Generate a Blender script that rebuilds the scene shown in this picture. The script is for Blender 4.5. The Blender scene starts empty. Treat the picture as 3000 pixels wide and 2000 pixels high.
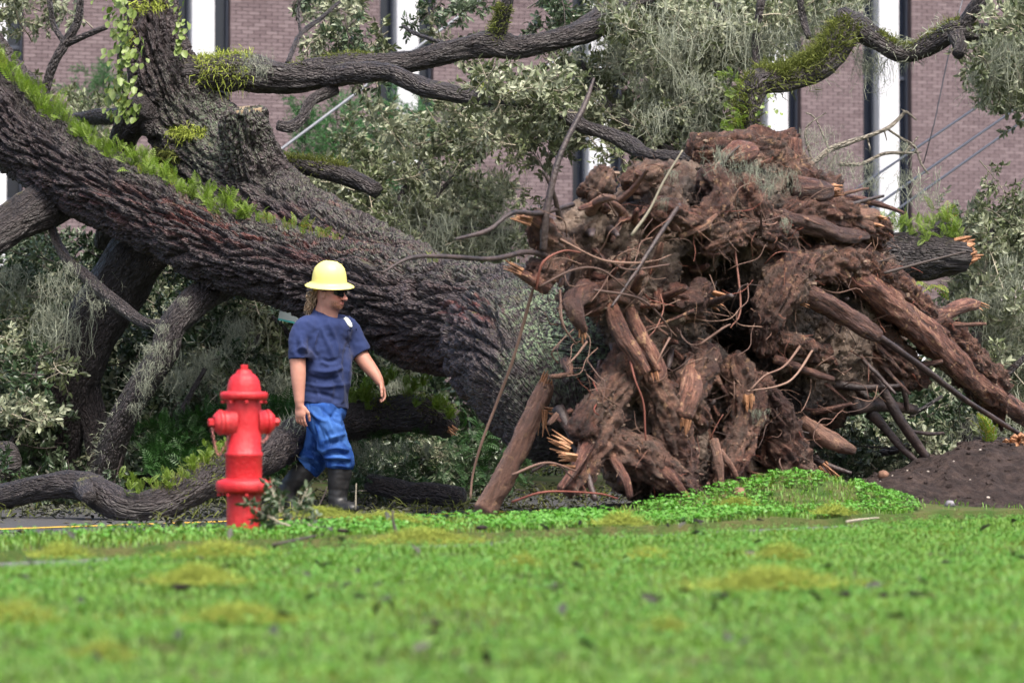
import bpy, math, random
import numpy as np
from mathutils import Vector, Matrix

rng = np.random.default_rng(7)
random.seed(7)
scene = bpy.context.scene
COL = scene.collection

# ------------------------------------------------------------------ camera
F = 8750.0                      # focal length in pixels of the 3000 px wide picture
CAM_H = 0.62
PITCH = math.atan(196.0 / F)
cam_data = bpy.data.cameras.new('camera')
cam_data.sensor_width = 36.0
cam_data.lens = F / 3000.0 * 36.0
cam_data.clip_start = 0.1
cam_data.clip_end = 3000.0
cam_data.dof.use_dof = True
cam_data.dof.focus_distance = 22.3
cam_data.dof.aperture_fstop = 2.8
cam = bpy.data.objects.new('camera', cam_data)
COL.objects.link(cam)
cam.location = (0, 0, CAM_H)
cam.rotation_euler = (math.pi / 2 + PITCH, 0, 0)
scene.camera = cam

# ------------------------------------------------------------------ light
SUN_EL, SUN_AZ = math.radians(62), math.radians(152)     # azimuth clockwise from +Y
world = bpy.data.worlds.new('World')
scene.world = world
world.use_nodes = True
wn = world.node_tree
bg = wn.nodes['Background']
sky = wn.nodes.new('ShaderNodeTexSky')
sky.sky_type = 'NISHITA'
sky.sun_disc = False
sky.sun_elevation = SUN_EL
sky.sun_rotation = SUN_AZ
sky.air_density = 1.0
sky.dust_density = 6.0
sky.ozone_density = 1.0
wn.links.new(sky.outputs[0], bg.inputs[0])
bg.inputs[1].default_value = 0.13
sun_d = bpy.data.lights.new('sun', 'SUN')
sun_d.energy = 1.5
sun_d.angle = math.radians(20)
sun_d.color = (1.0, 0.96, 0.9)
sun = bpy.data.objects.new('sun', sun_d)
COL.objects.link(sun)
_s = Vector((math.sin(SUN_AZ) * math.cos(SUN_EL), math.cos(SUN_AZ) * math.cos(SUN_EL), math.sin(SUN_EL)))
sun.rotation_euler = _s.to_track_quat('Z', 'Y').to_euler()
vs = scene.view_settings
vs.view_transform = 'Standard'
vs.look = 'None'
vs.gamma = 1.0
vs.use_curve_mapping = False
vs.exposure = 1.4
try:
    scene.cycles.use_denoising = True
    scene.cycles.max_bounces = 6
    scene.cycles.diffuse_bounces = 1
    scene.cycles.transparent_max_bounces = 8
except Exception:
    pass

# ------------------------------------------------------------------ helpers
_cp, _sp = math.cos(PITCH), math.sin(PITCH)
def W(px, py, Y):
    """the place at depth Y metres seen at picture pixel (px, py)"""
    a = (px - 1500.0) / F
    b = (1000.0 - py) / F
    dy = _cp - b * _sp
    dz = _sp + b * _cp
    t = Y / dy
    return np.array([a * t, Y, CAM_H + dz * t])

def to_px(P):
    P = np.asarray(P, float)
    x, y, z = P[..., 0], P[..., 1], P[..., 2] - CAM_H
    f = y * _cp + z * _sp
    u = -y * _sp + z * _cp
    return 1500 + F * x / f, 1000 - F * u / f

_perm = np.random.default_rng(3).permutation(256).astype(np.int32)
_perm = np.concatenate([_perm, _perm])
_grad = np.random.default_rng(4).normal(size=(256, 3)).astype(np.float32)
_grad /= np.linalg.norm(_grad, axis=1)[:, None]
def perlin(P):
    P = np.asarray(P, np.float32)
    i = np.floor(P).astype(np.int32)
    f = P - i
    i &= 255
    w = f * f * f * (f * (f * 6 - 15) + 10)
    def g(dx, dy, dz):
        h = _perm[_perm[_perm[(i[..., 0] + dx) & 255] + ((i[..., 1] + dy) & 255)] + ((i[..., 2] + dz) & 255)]
        v = _grad[h]
        return v[..., 0] * (f[..., 0] - dx) + v[..., 1] * (f[..., 1] - dy) + v[..., 2] * (f[..., 2] - dz)
    def L(a, b, t): return a + (b - a) * t
    x0 = L(L(g(0,0,0), g(1,0,0), w[..., 0]), L(g(0,1,0), g(1,1,0), w[..., 0]), w[..., 1])
    x1 = L(L(g(0,0,1), g(1,0,1), w[..., 0]), L(g(0,1,1), g(1,1,1), w[..., 0]), w[..., 1])
    return L(x0, x1, w[..., 2]) * 1.5
def fbm(P, o=4, lac=2.1, gain=0.5):
    P = np.asarray(P, np.float32); s = 0; a = 1.0
    for k in range(o):
        s = s + a * perlin(P + 17.3 * k); P = P * lac; a *= gain
    return s
def sstep(a, b, x):
    t = np.clip((x - a) / (b - a), 0, 1)
    return t * t * (3 - 2 * t)

def mesh_np(name, V, faces, mat=None, attrs=None, smooth=True):
    """faces: list of (n,k) int arrays or one; attrs: {name: per-vertex floats}"""
    if isinstance(faces, np.ndarray): faces = [faces]
    faces = [np.asarray(f, np.int32) for f in faces if len(f)]
    me = bpy.data.meshes.new(name)
    V = np.asarray(V, np.float32)
    me.vertices.add(len(V)); me.vertices.foreach_set('co', V.ravel())
    nl = sum(f.size for f in faces); npl = sum(len(f) for f in faces)
    me.loops.add(nl); me.polygons.add(npl)
    me.loops.foreach_set('vertex_index', np.concatenate([f.ravel() for f in faces]))
    starts = []; off = 0
    for f in faces:
        starts.append(off + np.arange(len(f), dtype=np.int32) * f.shape[1]); off += f.size
    me.polygons.foreach_set('loop_start', np.concatenate(starts).astype(np.int32))
    me.polygons.foreach_set('use_smooth', np.full(npl, bool(smooth)))
    me.update(calc_edges=True)
    for k, a in (attrs or {}).items():
        a = np.asarray(a, np.float32)
        if a.ndim == 2: me.attributes.new(k, 'FLOAT_VECTOR', 'POINT').data.foreach_set('vector', a.ravel())
        else: me.attributes.new(k, 'FLOAT', 'POINT').data.foreach_set('value', a)
    if mat: me.materials.append(mat)
    return me

def link(name, me, parent=None, label=None, cat=None, group=None, kind=None, loc=None):
    o = bpy.data.objects.new(name, me)
    COL.objects.link(o)
    if loc is not None: o.location = loc
    if parent is not None: o.parent = parent
    tag(o, label, cat, group, kind)
    return o
def tag(o, label=None, cat=None, group=None, kind=None):
    if label: o['label'] = label
    if cat: o['category'] = cat
    if group: o['group'] = group
    if kind: o['kind'] = kind
    return o
def thing(name, label, cat, loc=(0, 0, 0), group=None):
    return link(name, None, None, label, cat, group, None, Vector(loc))
def child(name, me, parent, label=None, kind=None):
    """mesh given in world coordinates, kept in place under its thing (things are moved, not turned)"""
    o = link(name, me, parent, label, kind=kind)
    r = parent; off = Vector((0, 0, 0))
    while r is not None:
        off += r.location; r = r.parent
    o.location = -off
    return o

class MB:
    """collects pieces of one mesh"""
    def __init__(s): s.V = []; s.F3 = []; s.F4 = []; s.A = []; s.n = 0
    def add(s, V, F, a=None):
        V = np.asarray(V, np.float32).reshape(-1, 3); F = np.asarray(F, np.int32)
        (s.F3 if F.shape[1] == 3 else s.F4).append(F + s.n)
        s.V.append(V); s.n += len(V)
        s.A.append(np.full(len(V), 0.0 if a is None else a, np.float32) if np.isscalar(a) or a is None else np.asarray(a, np.float32))
        return s
    def more(s, F):          # further faces on the last piece
        F = np.asarray(F, np.int32); b = s.n - len(s.V[-1])
        (s.F3 if F.shape[1] == 3 else s.F4).append(F + b)
    def mesh(s, name, mat=None, smooth=True, attr='rnd'):
        fs = []
        if s.F3: fs.append(np.concatenate(s.F3))
        if s.F4: fs.append(np.concatenate(s.F4))
        return mesh_np(name, np.concatenate(s.V), fs, mat, {attr: np.concatenate(s.A)}, smooth)

_BOXF = np.array([[0,1,3,2],[4,6,7,5],[0,4,5,1],[2,3,7,6],[0,2,6,4],[1,5,7,3]])
def box_v(c, s, R=None):
    c = np.asarray(c, float); s = np.asarray(s, float) / 2
    V = np.array([[x, y, z] for x in (-1, 1) for y in (-1, 1) for z in (-1, 1)], float) * s
    if R is not None: V = V @ np.asarray(R).T
    return V + c
def rotz(a):
    c, s = math.cos(a), math.sin(a); return np.array([[c, -s, 0], [s, c, 0], [0, 0, 1.0]])
def rotx(a):
    c, s = math.cos(a), math.sin(a); return np.array([[1.0, 0, 0], [0, c, -s], [0, s, c]])
def roty(a):
    c, s = math.cos(a), math.sin(a); return np.array([[c, 0, s], [0, 1.0, 0], [-s, 0, c]])

def spline(P, n):
    """Catmull-Rom through rows of P (any number of columns), n samples"""
    P = np.asarray(P, float)
    if len(P) == 2:
        t = np.linspace(0, 1, n)[:, None]; return P[0] * (1 - t) + P[1] * t
    Q = np.vstack([2 * P[0] - P[1], P, 2 * P[-1] - P[-2]])
    d = np.concatenate([[0], np.cumsum(np.linalg.norm(np.diff(P[:, :3], axis=0), axis=1))])
    t = np.interp(np.linspace(0, d[-1], n), d, np.arange(len(P)))
    i = np.minimum(t.astype(int), len(P) - 2); f = (t - i)[:, None]
    a, b, c, e = Q[i], Q[i + 1], Q[i + 2], Q[i + 3]
    return 0.5 * (2 * b + (c - a) * f + (2 * a - 5 * b + 4 * c - e) * f ** 2 + (3 * b - a - 3 * c + e) * f ** 3)

def frames(C):
    T = np.gradient(C, axis=0); T /= np.linalg.norm(T, axis=1)[:, None] + 1e-9
    ref = np.array([0, 0, 1.0]) if abs(T[0][2]) < 0.9 else np.array([0, 1.0, 0])
    N = np.zeros_like(C); n = np.cross(np.cross(T[0], ref), T[0])
    for i in range(len(C)):
        n = n - T[i] * (n @ T[i]); n /= np.linalg.norm(n) + 1e-9; N[i] = n
    return T, N, np.cross(T, N)

def bark_h(s, a, b):
    """bark relief 0..1 in straightened wood coordinates (metres along, two across)"""
    P = np.stack([s, a, b], -1).astype(np.float32)
    w = perlin(P * [1.5, 5, 5] + 5.5) * 0.35
    q = P * [2.8, 17, 17]; q[..., 1] += w * 3.0; q[..., 2] += w * 2.0
    n1 = np.abs(perlin(q)); n2 = np.abs(perlin(P * [5.5, 30, 30] + [0, 2.2 + 0, 9.1] + w[..., None] * 2))
    n3 = np.abs(perlin(P * [15, 12, 12] + 31.7))
    h = 0.6 * sstep(0.0, 0.30, n1) + 0.28 * sstep(0, 0.28, n2) + 0.12 * sstep(0, 0.2, n3)
    return h + 0.12 * perlin(P * [30, 40, 40])

def tube(pts, step=0.03, seg=None, bark=0.3, lump=0.12, seed=0.0, close=True, minseg=5):
    """pts rows: x y z r.  returns V, quads, tris, h"""
    pts = np.asarray(pts, float)
    L = np.linalg.norm(np.diff(pts[:, :3], axis=0), axis=1).sum()
    n = max(4, int(L / step) + 1)
    S = spline(pts, n); C = S[:, :3]; R = np.maximum(S[:, 3], 0.0015)
    T, N, B = frames(C)
    k = seg or max(minseg, int(2 * math.pi * R.max() / step))
    th = np.linspace(0, 2 * math.pi, k, endpoint=False)
    s = np.concatenate([[0], np.cumsum(np.linalg.norm(np.diff(C, axis=0), axis=1))])
    ct, st = np.cos(th)[None], np.sin(th)[None]
    rm = R.mean()
    ss = np.repeat(s[:, None], k, 1) + seed; aa = rm * ct + 0 * ss; bb = rm * st + 0 * ss
    rr = R[:, None] * (1 + lump * perlin(np.stack([ss * 3, aa * 3 / max(rm * 3, .1), bb * 3 / max(rm * 3, .1)], -1)))
    h = bark_h(ss, aa, bb) if bark else np.zeros_like(rr)
    rr = rr + (h - 0.55) * bark * np.minimum(R[:, None], 0.25) ** 0.6 * 0.25
    V = C[:, None, :] + rr[..., None] * (ct[..., None] * N[:, None, :] + st[..., None] * B[:, None, :])
    V = V.reshape(-1, 3); hh = h.ravel(); sc = np.stack([ss, aa, bb], -1).reshape(-1, 3)
    i = np.arange(n - 1)[:, None] * k; j = np.arange(k)[None]; j2 = (j + 1) % k
    Q = np.stack([i + j, i + j2, i + k + j2, i + k + j], -1).reshape(-1, 4)
    tris = np.zeros((0, 3), int)
    if close:
        V = np.vstack([V, C[0] - T[0] * R[0] * 0.25, C[-1] + T[-1] * R[-1] * 0.3]); hh = np.concatenate([hh, [0.5, 0.5]]); sc = np.vstack([sc, [[s[0] + seed, 0, 0], [s[-1] + seed, 0, 0]]])
        a, b = n * k, n * k + 1; jj = np.arange(k); j2 = (jj + 1) % k
        tris = np.concatenate([np.stack([j2, jj, np.full(k, a)], 1), np.stack([(n - 1) * k + jj, (n - 1) * k + j2, np.full(k, b)], 1)])
    return V, Q, tris, hh, sc
def tube_mesh(name, pts, mat, **kw):
    V, Q, T, h, sc = tube(pts, **kw)
    return mesh_np(name, V, [Q, T], mat, {'h': h, 'sc': sc})
def add_tube(mb, pts, a=0.5, **kw):
    kw.setdefault('bark', 0)
    V, Q, T, h, sc = tube(pts, **kw)
    mb.add(V, Q, a)
    if len(T): mb.more(T)
def pxpts(L):
    """[(px, py, depth, radius in picture px)] -> x y z r"""
    return np.array([list(W(p[0], p[1], p[2])) + [p[3] * p[2] / F] for p in L])
def ov(L, s=1.2755):
    return [(p[0] * s, p[1] * s, p[2], p[3] * s) for p in L]

# ---- signed-distance modelling with surface nets
class SDF:
    def __init__(s, lo, hi, h):
        s.lo = np.asarray(lo, float); s.h = h
        s.n = np.ceil((np.asarray(hi) - s.lo) / h).astype(int) + 1
        s.f = np.full(s.n, 1.0, np.float32)
    def _box(s, lo, hi, pad):
        a = np.clip(np.floor((lo - pad - s.lo) / s.h).astype(int), 0, s.n)
        b = np.clip(np.ceil((hi + pad - s.lo) / s.h).astype(int) + 1, 0, s.n)
        if np.any(b <= a): return None, None
        ax = [s.lo[k] + s.h * np.arange(a[k], b[k]) for k in range(3)]
        return tuple(slice(a[k], b[k]) for k in range(3)), np.stack(np.meshgrid(*ax, indexing='ij'), -1).astype(np.float32)
    def _op(s, sl, d, k, op):
        f = s.f[sl]
        if op == 'add':
            h = np.maximum(k - np.abs(f - d), 0) / k if k > 0 else 0
            s.f[sl] = np.minimum(f, d) - h * h * k * 0.25
        else:
            d = -d
            h = np.maximum(k - np.abs(f - d), 0) / k if k > 0 else 0
            s.f[sl] = np.maximum(f, d) + h * h * k * 0.25
    def cone(s, a, b, ra, rb, k=0.02, op='add'):
        a = np.asarray(a, float); b = np.asarray(b, float); r = max(ra, rb)
        sl, P = s._box(np.minimum(a, b) - r, np.maximum(a, b) + r, k + 2 * s.h)
        if sl is None: return
        ab = b - a; t = np.clip(((P - a) @ ab) / max(ab @ ab, 1e-9), 0, 1)
        d = np.linalg.norm(P - a - t[..., None] * ab, axis=-1) - (ra + (rb - ra) * t)
        s._op(sl, d.astype(np.float32), k, op)
    def chain(s, pts, k=0.02, op='add', n=None):
        pts = np.asarray(pts, float)
        if n: pts = spline(pts, n)
        for i in range(len(pts) - 1):
            s.cone(pts[i][:3], pts[i + 1][:3], pts[i][3], pts[i + 1][3], k, op)
    def ell(s, c, r, R=None, k=0.02, op='add'):
        c = np.asarray(c, float); r = np.asarray(r, float)
        m = r.max(); sl, P = s._box(c - m, c + m, k + 2 * s.h)
        if sl is None: return
        q = P - c
        if R is not None: q = q @ np.asarray(R)          # local = R^T q
        k0 = np.linalg.norm(q / r, axis=-1); k1 = np.linalg.norm(q / (r * r), axis=-1) + 1e-6
        s._op(sl, (k0 * (k0 - 1) / k1).astype(np.float32), k, op)
    def plane(s, p, n, k=0.0, lo=None, hi=None):
        """cut away the side n points to (inside the given box)"""
        n = np.asarray(n, float) / np.linalg.norm(n)
        lo = s.lo if lo is None else np.asarray(lo); hi = s.lo + s.h * s.n if hi is None else np.asarray(hi)
        sl, P = s._box(lo, hi, 0)
        if sl is None: return
        d = ((P - np.asarray(p)) @ n).astype(np.float32)
        s.f[sl] = np.maximum(s.f[sl], d)
    def mesh(s):
        f = s.f; n = s.n
        neg = f < 0
        c = [neg[dx:n[0] - 1 + dx, dy:n[1] - 1 + dy, dz:n[2] - 1 + dz] for dx in (0, 1) for dy in (0, 1) for dz in (0, 1)]
        allm = np.logical_and.reduce(c); anym = np.logical_or.reduce(c)
        idx = np.argwhere(anym & ~allm)
        off = np.array([[dx, dy, dz] for dx in (0, 1) for dy in (0, 1) for dz in (0, 1)])
        cv = np.stack([f[idx[:, 0] + o[0], idx[:, 1] + o[1], idx[:, 2] + o[2]] for o in off], 1)
        acc = np.zeros((len(idx), 3)); cnt = np.zeros(len(idx))
        for i in range(8):
            for j in range(i + 1, 8):
                if np.abs(off[i] - off[j]).sum() != 1: continue
                a, b = cv[:, i], cv[:, j]; m = (a < 0) != (b < 0)
                t = np.where(m, a / np.where(m, a - b, 1), 0)
                acc += np.where(m[:, None], off[i] + t[:, None] * (off[j] - off[i]), 0); cnt += m
        V = s.lo + s.h * (idx + acc / np.maximum(cnt, 1)[:, None])
        vid = np.full(np.array(n) - 1, -1, np.int32); vid[tuple(idx.T)] = np.arange(len(idx))
        quads = []
        for ax in range(3):
            u, w = (ax + 1) % 3, (ax + 2) % 3
            sa = [slice(None)] * 3; sb = [slice(None)] * 3
            sa[ax] = slice(0, n[ax] - 1); sb[ax] = slice(1, n[ax])
            e = np.argwhere(neg[tuple(sa)] != neg[tuple(sb)])
            e = e[(e[:, u] > 0) & (e[:, w] > 0) & (e[:, u] < n[u] - 1) & (e[:, w] < n[w] - 1)]
            if not len(e): continue
            flip = neg[tuple(e.T)]
            du = np.zeros(3, int); du[u] = 1; dw = np.zeros(3, int); dw[w] = 1
            q = np.stack([vid[tuple((e - du - dw).T)], vid[tuple((e - dw).T)], vid[tuple(e.T)], vid[tuple((e - du).T)]], 1)
            q[~flip] = q[~flip][:, ::-1]
            quads.append(q)
        Q = np.concatenate(quads)
        return V, Q[(Q >= 0).all(1)]

def vnormals(V, Q):
    a = V[Q[:, 2]] - V[Q[:, 0]]; b = V[Q[:, 3]] - V[Q[:, 1]]
    fn = np.cross(a, b); N = np.zeros_like(V)
    for k in range(4): np.add.at(N, Q[:, k], fn)
    return N / (np.linalg.norm(N, axis=1)[:, None] + 1e-12)
def relax(V, Q, it=1, lam=0.5):
    for _ in range(it):
        S = np.zeros_like(V); c = np.zeros(len(V))
        for k in range(4):
            for m in (1, 3):
                np.add.at(S, Q[:, k], V[Q[:, (k + m) % 4]]); np.add.at(c, Q[:, k], 1)
        V = V + lam * (S / np.maximum(c, 1)[:, None] - V)
    return V
def subdiv(V, Q):
    """one level: each quad into four, with slight smoothing"""
    e = np.concatenate([np.sort(Q[:, [k, (k + 1) % 4]], 1) for k in range(4)])
    key = e[:, 0].astype(np.int64) * (len(V) + 1) + e[:, 1]
    uq, inv = np.unique(key, return_inverse=True)
    a = (uq // (len(V) + 1)).astype(int); b = (uq % (len(V) + 1)).astype(int)
    nV, nE, nF = len(V), len(uq), len(Q)
    V2 = np.vstack([V, (V[a] + V[b]) / 2, V[Q].mean(1)])
    E = inv.reshape(4, nF) + nV; Fc = np.arange(nF) + nV + nE
    q = np.concatenate([np.stack([Q[:, k], E[k], Fc, E[k - 1]], 1) for k in range(4)])
    return relax(V2, q, 1, 0.4), q

# ------------------------------------------------------------------ materials
class NT:
    def __init__(s, name):
        s.m = bpy.data.materials.new(name); s.m.use_nodes = True
        s.t = s.m.node_tree; s.b = s.t.nodes['Principled BSDF']; s.out = s.t.nodes['Material Output']
    def node(s, typ, **kw):
        n = s.t.nodes.new('ShaderNode' + typ)
        for k, v in kw.items(): setattr(n, k, v)
        return n
    def lk(s, a, b): s.t.links.new(a, b)
    def val(s, sock, v):
        if hasattr(v, 'is_linked') or hasattr(v, 'links'): s.lk(v, sock)
        else: sock.default_value = v if not (isinstance(v, tuple) and len(v) == 3 and sock.type == 'RGBA') else (*v, 1)
    def coord(s, scale=(1, 1, 1), kind='Object'):
        tc = s.node('TexCoord'); mp = s.node('Mapping'); mp.inputs['Scale'].default_value = scale
        s.lk(tc.outputs[kind], mp.inputs[0]); return mp.outputs[0]
    def noise(s, scale, detail=4, rough=0.55, co=None, dist=0.0):
        n = s.node('TexNoise'); n.inputs['Scale'].default_value = scale; n.inputs['Detail'].default_value = detail
        n.inputs['Roughness'].default_value = rough; n.inputs['Distortion'].default_value = dist
        s.lk(co if co is not None else s.coord(), n.inputs['Vector']); return n.outputs[0]
    def voro(s, scale, co=None, feature='F1'):
        n = s.node('TexVoronoi', feature=feature); n.inputs['Scale'].default_value = scale
        s.lk(co if co is not None else s.coord(), n.inputs['Vector']); return n.outputs[0]
    def attr(s, name): return s.node('Attribute', attribute_name=name).outputs['Fac']
    def rng(s, v, a, b, c=0.0, d=1.0):
        n = s.node('MapRange'); s.lk(v, n.inputs[0])
        for i, x in enumerate((a, b, c, d)): n.inputs[i + 1].default_value = x
        return n.outputs[0]
    def math(s, op, a, b=0.5):
        n = s.node('Math', operation=op); s.val(n.inputs[0], a); s.val(n.inputs[1], b); return n.outputs[0]
    def mix(s, f, a, b, mode='MIX'):
        n = s.node('Mix', data_type='RGBA', blend_type=mode)
        s.val(n.inputs[0], f); s.val(n.inputs[6], a); s.val(n.inputs[7], b); return n.outputs[2]
    def ramp(s, v, stops):
        n = s.node('ValToRGB'); s.lk(v, n.inputs[0]); cr = n.color_ramp
        while len(cr.elements) < len(stops): cr.elements.new(0.5)
        for e, (p, c) in zip(cr.elements, stops): e.position = p; e.color = (*c, 1)
        return n.outputs[0]
    def bump(s, v, dist=0.01, strength=1.0):
        n = s.node('Bump'); n.inputs['Distance'].default_value = dist; n.inputs['Strength'].default_value = strength
        s.lk(v, n.inputs['Height']); s.lk(n.outputs[0], s.b.inputs['Normal']); return n
    def base(s, c, rough=0.6, spec=0.5):
        s.val(s.b.inputs['Base Color'], c); s.val(s.b.inputs['Roughness'], rough)
        s.b.inputs['Specular IOR Level'].default_value = spec; return s
    def translucent(s, col, f=0.3):
        t = s.node('BsdfTranslucent'); s.val(t.inputs[0], col)
        m = s.node('MixShader'); m.inputs[0].default_value = f
        s.lk(s.b.outputs[0], m.inputs[1]); s.lk(t.outputs[0], m.inputs[2]); s.lk(m.outputs[0], s.out.inputs[0])

def bark_material(name, deep, ridge, red=None, lichen=None, moss=None, relief=0.03):
    n = NT(name)
    h = n.attr('h')
    sc = n.node('Attribute', attribute_name='sc').outputs['Vector']
    def sco(k):
        mp = n.node('Mapping'); mp.inputs['Scale'].default_value = k; n.lk(sc, mp.inputs[0])
        w = n.node('TexNoise'); w.inputs['Scale'].default_value = 6; w.inputs['Detail'].default_value = 2; n.lk(sc, w.inputs['Vector'])
        ad = n.node('VectorMath', operation='MULTIPLY_ADD'); n.lk(w.outputs[1], ad.inputs[0]); ad.inputs[1].default_value = (1.1, 1.1, 1.1); n.lk(mp.outputs[0], ad.inputs[2]); return ad.outputs[0]
    pl = n.rng(n.voro(1, sco((8, 30, 30)), 'DISTANCE_TO_EDGE'), 0.0, 0.22)
    pl2 = n.rng(n.voro(1, sco((22, 62, 62)), 'DISTANCE_TO_EDGE'), 0.0, 0.25)
    fine = n.noise(1, 5, 0.7, co=sco((40, 130, 130)))
    plate = n.math('ADD', n.math('MULTIPLY', pl, 0.6), n.math('MULTIPLY', pl2, 0.4))
    c = n.mix(n.math('MULTIPLY', n.rng(h, 0.15, 0.8), n.rng(plate, 0.1, 0.8, 0.35, 1)), deep, ridge)
    c = n.mix(n.rng(fine, 0.45, 0.75, 0, 0.7), c, tuple(x * 1.7 for x in ridge))
    c = n.mix(n.rng(n.noise(5, 5), 0.4, 0.7, 0, 0.8), c, tuple(x * 0.55 for x in ridge))
    if red is not None:
        f = n.math('MULTIPLY', n.attr('red'), n.rng(n.noise(1, 4, co=sco((3, 22, 22))), 0.5, 0.6))
        c = n.mix(f, c, red)
    if lichen is not None:
        sp = n.rng(n.noise(42, 3, 0.6), 0.46, 0.54)
        f = n.math('MULTIPLY', n.math('MULTIPLY', n.attr('lichen'), sp), n.rng(n.noise(4, 3), 0.3, 0.55))
        c = n.mix(f, c, lichen)
    if moss is not None:
        g = n.node('NewGeometry'); sep = n.node('SeparateXYZ'); n.lk(g.outputs['Normal'], sep.inputs[0])
        f = n.math('MULTIPLY', n.rng(sep.outputs[2], 0.55, 0.95), n.rng(n.noise(6, 6, 0.7), 0.58, 0.68, 0, 0.8))
        c = n.mix(f, c, moss)
    n.base(c, n.rng(n.noise(20, 2), 0.3, 0.7, 0.36, 0.66), 0.55)
    b = n.math('ADD', plate, n.math('MULTIPLY', fine, 0.45))
    n.bump(b, relief, 1.0)
    return n.m

M = {}
M['bark'] = bark_material('oak_bark', (0.011, 0.007, 0.008), (0.072, 0.052, 0.055), red=(0.17, 0.045, 0.035), lichen=(0.23, 0.31, 0.18), moss=(0.15, 0.15, 0.04), relief=0.045)
M['limb'] = bark_material('limb_bark', (0.011, 0.008, 0.008), (0.055, 0.044, 0.044), moss=(0.15, 0.15, 0.04), relief=0.03)
M['pale_branch'] = bark_material('pale_branch_bark', (0.16, 0.13, 0.10), (0.32, 0.29, 0.23))
n = NT('root_bark')
sc = n.node('Attribute', attribute_name='sc').outputs['Vector']
mp = n.node('Mapping'); mp.inputs['Scale'].default_value = (7, 45, 45); n.lk(sc, mp.inputs[0])
fib = n.noise(1, 6, 0.75, co=mp.outputs[0])
c = n.ramp(fib, [(0.36, (0.012, 0.005, 0.005)), (0.47, (0.12, 0.043, 0.030)), (0.58, (0.30, 0.135, 0.09)), (0.72, (0.58, 0.38, 0.26))])
c = n.mix(n.rng(n.noise(6, 6, 0.7), 0.5, 0.66, 0, 0.75), c, (0.07, 0.037, 0.032))
c = n.mix(n.rng(n.noise(21, 4), 0.6, 0.66), c, (0.46, 0.27, 0.15))
oi = n.node('ObjectInfo'); c = n.mix(n.rng(oi.outputs['Random'], 0.45, 0.9, 0, .75), c, (0.05, 0.03, 0.027)); c = n.mix(n.rng(oi.outputs['Random'], 0.0, 0.3, .55, 0), c, (0.33, 0.2, 0.14))
n.base(c, n.rng(n.noise(12, 2), 0.3, 0.7, 0.3, 0.7), 0.55); n.bump(n.math('ADD', fib, n.math('MULTIPLY', n.noise(45, 5, 0.7), .6)), 0.04, 1.0); M['root'] = n.m
n = NT('dark_root_bark')
n.base(n.ramp(n.noise(9, 5), [(0.35, (0.02, 0.014, 0.014)), (0.7, (0.075, 0.05, 0.045))]), 0.5); n.bump(n.noise(50, 4), 0.01, 0.8); M['dark_root'] = n.m
n = NT('split_wood')
n.base(n.ramp(n.noise(14, 5, 0.6, co=n.coord((1, 1, 0.3))), [(0.3, (0.10, 0.045, 0.025)), (0.5, (0.30, 0.14, 0.065)), (0.75, (0.52, 0.31, 0.17))]), 0.7); n.bump(n.noise(60, 4), 0.01, 0.8); M['wood'] = n.m
n = NT('root_mass_soil')
rt = n.attr('root'); sc = n.node('Attribute', attribute_name='sc').outputs['Vector']
def stretched(k):
    mp = n.node('Mapping'); mp.inputs['Scale'].default_value = k; n.lk(sc, mp.inputs[0]); return mp.outputs[0]
soil = n.ramp(n.noise(3.6, 9, 0.72), [(0.36, (0.02, 0.015, 0.013)), (0.45, (0.13, 0.094, 0.074)), (0.52, (0.31, 0.225, 0.17)), (0.64, (0.50, 0.38, 0.30))])
grit = n.rng(n.voro(30), 0.0, 0.2, 1, 0)
soil = n.mix(n.math('MULTIPLY', grit, n.rng(n.noise(4, 2), 0.48, 0.56)), soil, (0.45, 0.33, 0.24))
soil = n.mix(n.rng(n.noise(1.7, 4), 0.52, 0.66, 0, 0.6), soil, (0.15, 0.06, 0.042))
soil = n.mix(n.rng(n.noise(2.3, 5, 0.6), 0.53, 0.66, 0, 0.8), soil, (0.075, 0.068, 0.07))
fib = n.noise(1, 6, 0.75, co=stretched((9, 28, 28)))
wood = n.ramp(fib, [(0.38, (0.010, 0.004, 0.004)), (0.48, (0.085, 0.028, 0.020)), (0.58, (0.24, 0.095, 0.06)), (0.70, (0.55, 0.34, 0.22))])
wood = n.mix(n.rng(n.noise(7, 6, 0.7), 0.48, 0.66, 0, 0.7), wood, (0.05, 0.02, 0.017))
wood = n.mix(n.math('MULTIPLY', n.rng(n.noise(16, 4, 0.65), 0.58, 0.64), n.rng(n.noise(2.5, 2), 0.48, 0.56)), wood, (0.5, 0.29, 0.15))
hollow_shade = n.attr('humus_shade'); soil = n.mix(n.math('MULTIPLY', hollow_shade, n.rng(n.noise(5, 5, .65), .3, .55)), soil, (0.014, 0.010, 0.011))  # shade of the hollow painted into the soil colour, as near-black humus
wood = n.mix(n.math('MULTIPLY', hollow_shade, 0.7), wood, (0.05, 0.014, 0.012))  # the same painted shade on the wood, as dark red roots
n.base(n.mix(rt, soil, wood), n.rng(n.noise(10, 2), 0.35, 0.65, 0.42, 0.9), 0.5)
n.bump(n.math('ADD', n.math('ADD', n.noise(24, 8, 0.8), n.math('MULTIPLY', n.noise(90, 4, 0.7), 0.3)), n.math('MULTIPLY', n.math('MULTIPLY', rt, fib), 0.35)), 0.07, 1.0); M['rootmass'] = n.m
n = NT('loose_dirt')
c = n.ramp(n.noise(9, 8, 0.75), [(0.32, (0.016, 0.011, 0.01)), (0.5, (0.05, 0.034, 0.03)), (0.72, (0.12, 0.084, 0.07))])
c = n.mix(n.math('MULTIPLY', n.rng(n.voro(40), 0.0, 0.14, 1, 0), n.rng(n.noise(6, 2), .5, .56)), c, (0.32, 0.24, 0.2))
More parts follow.
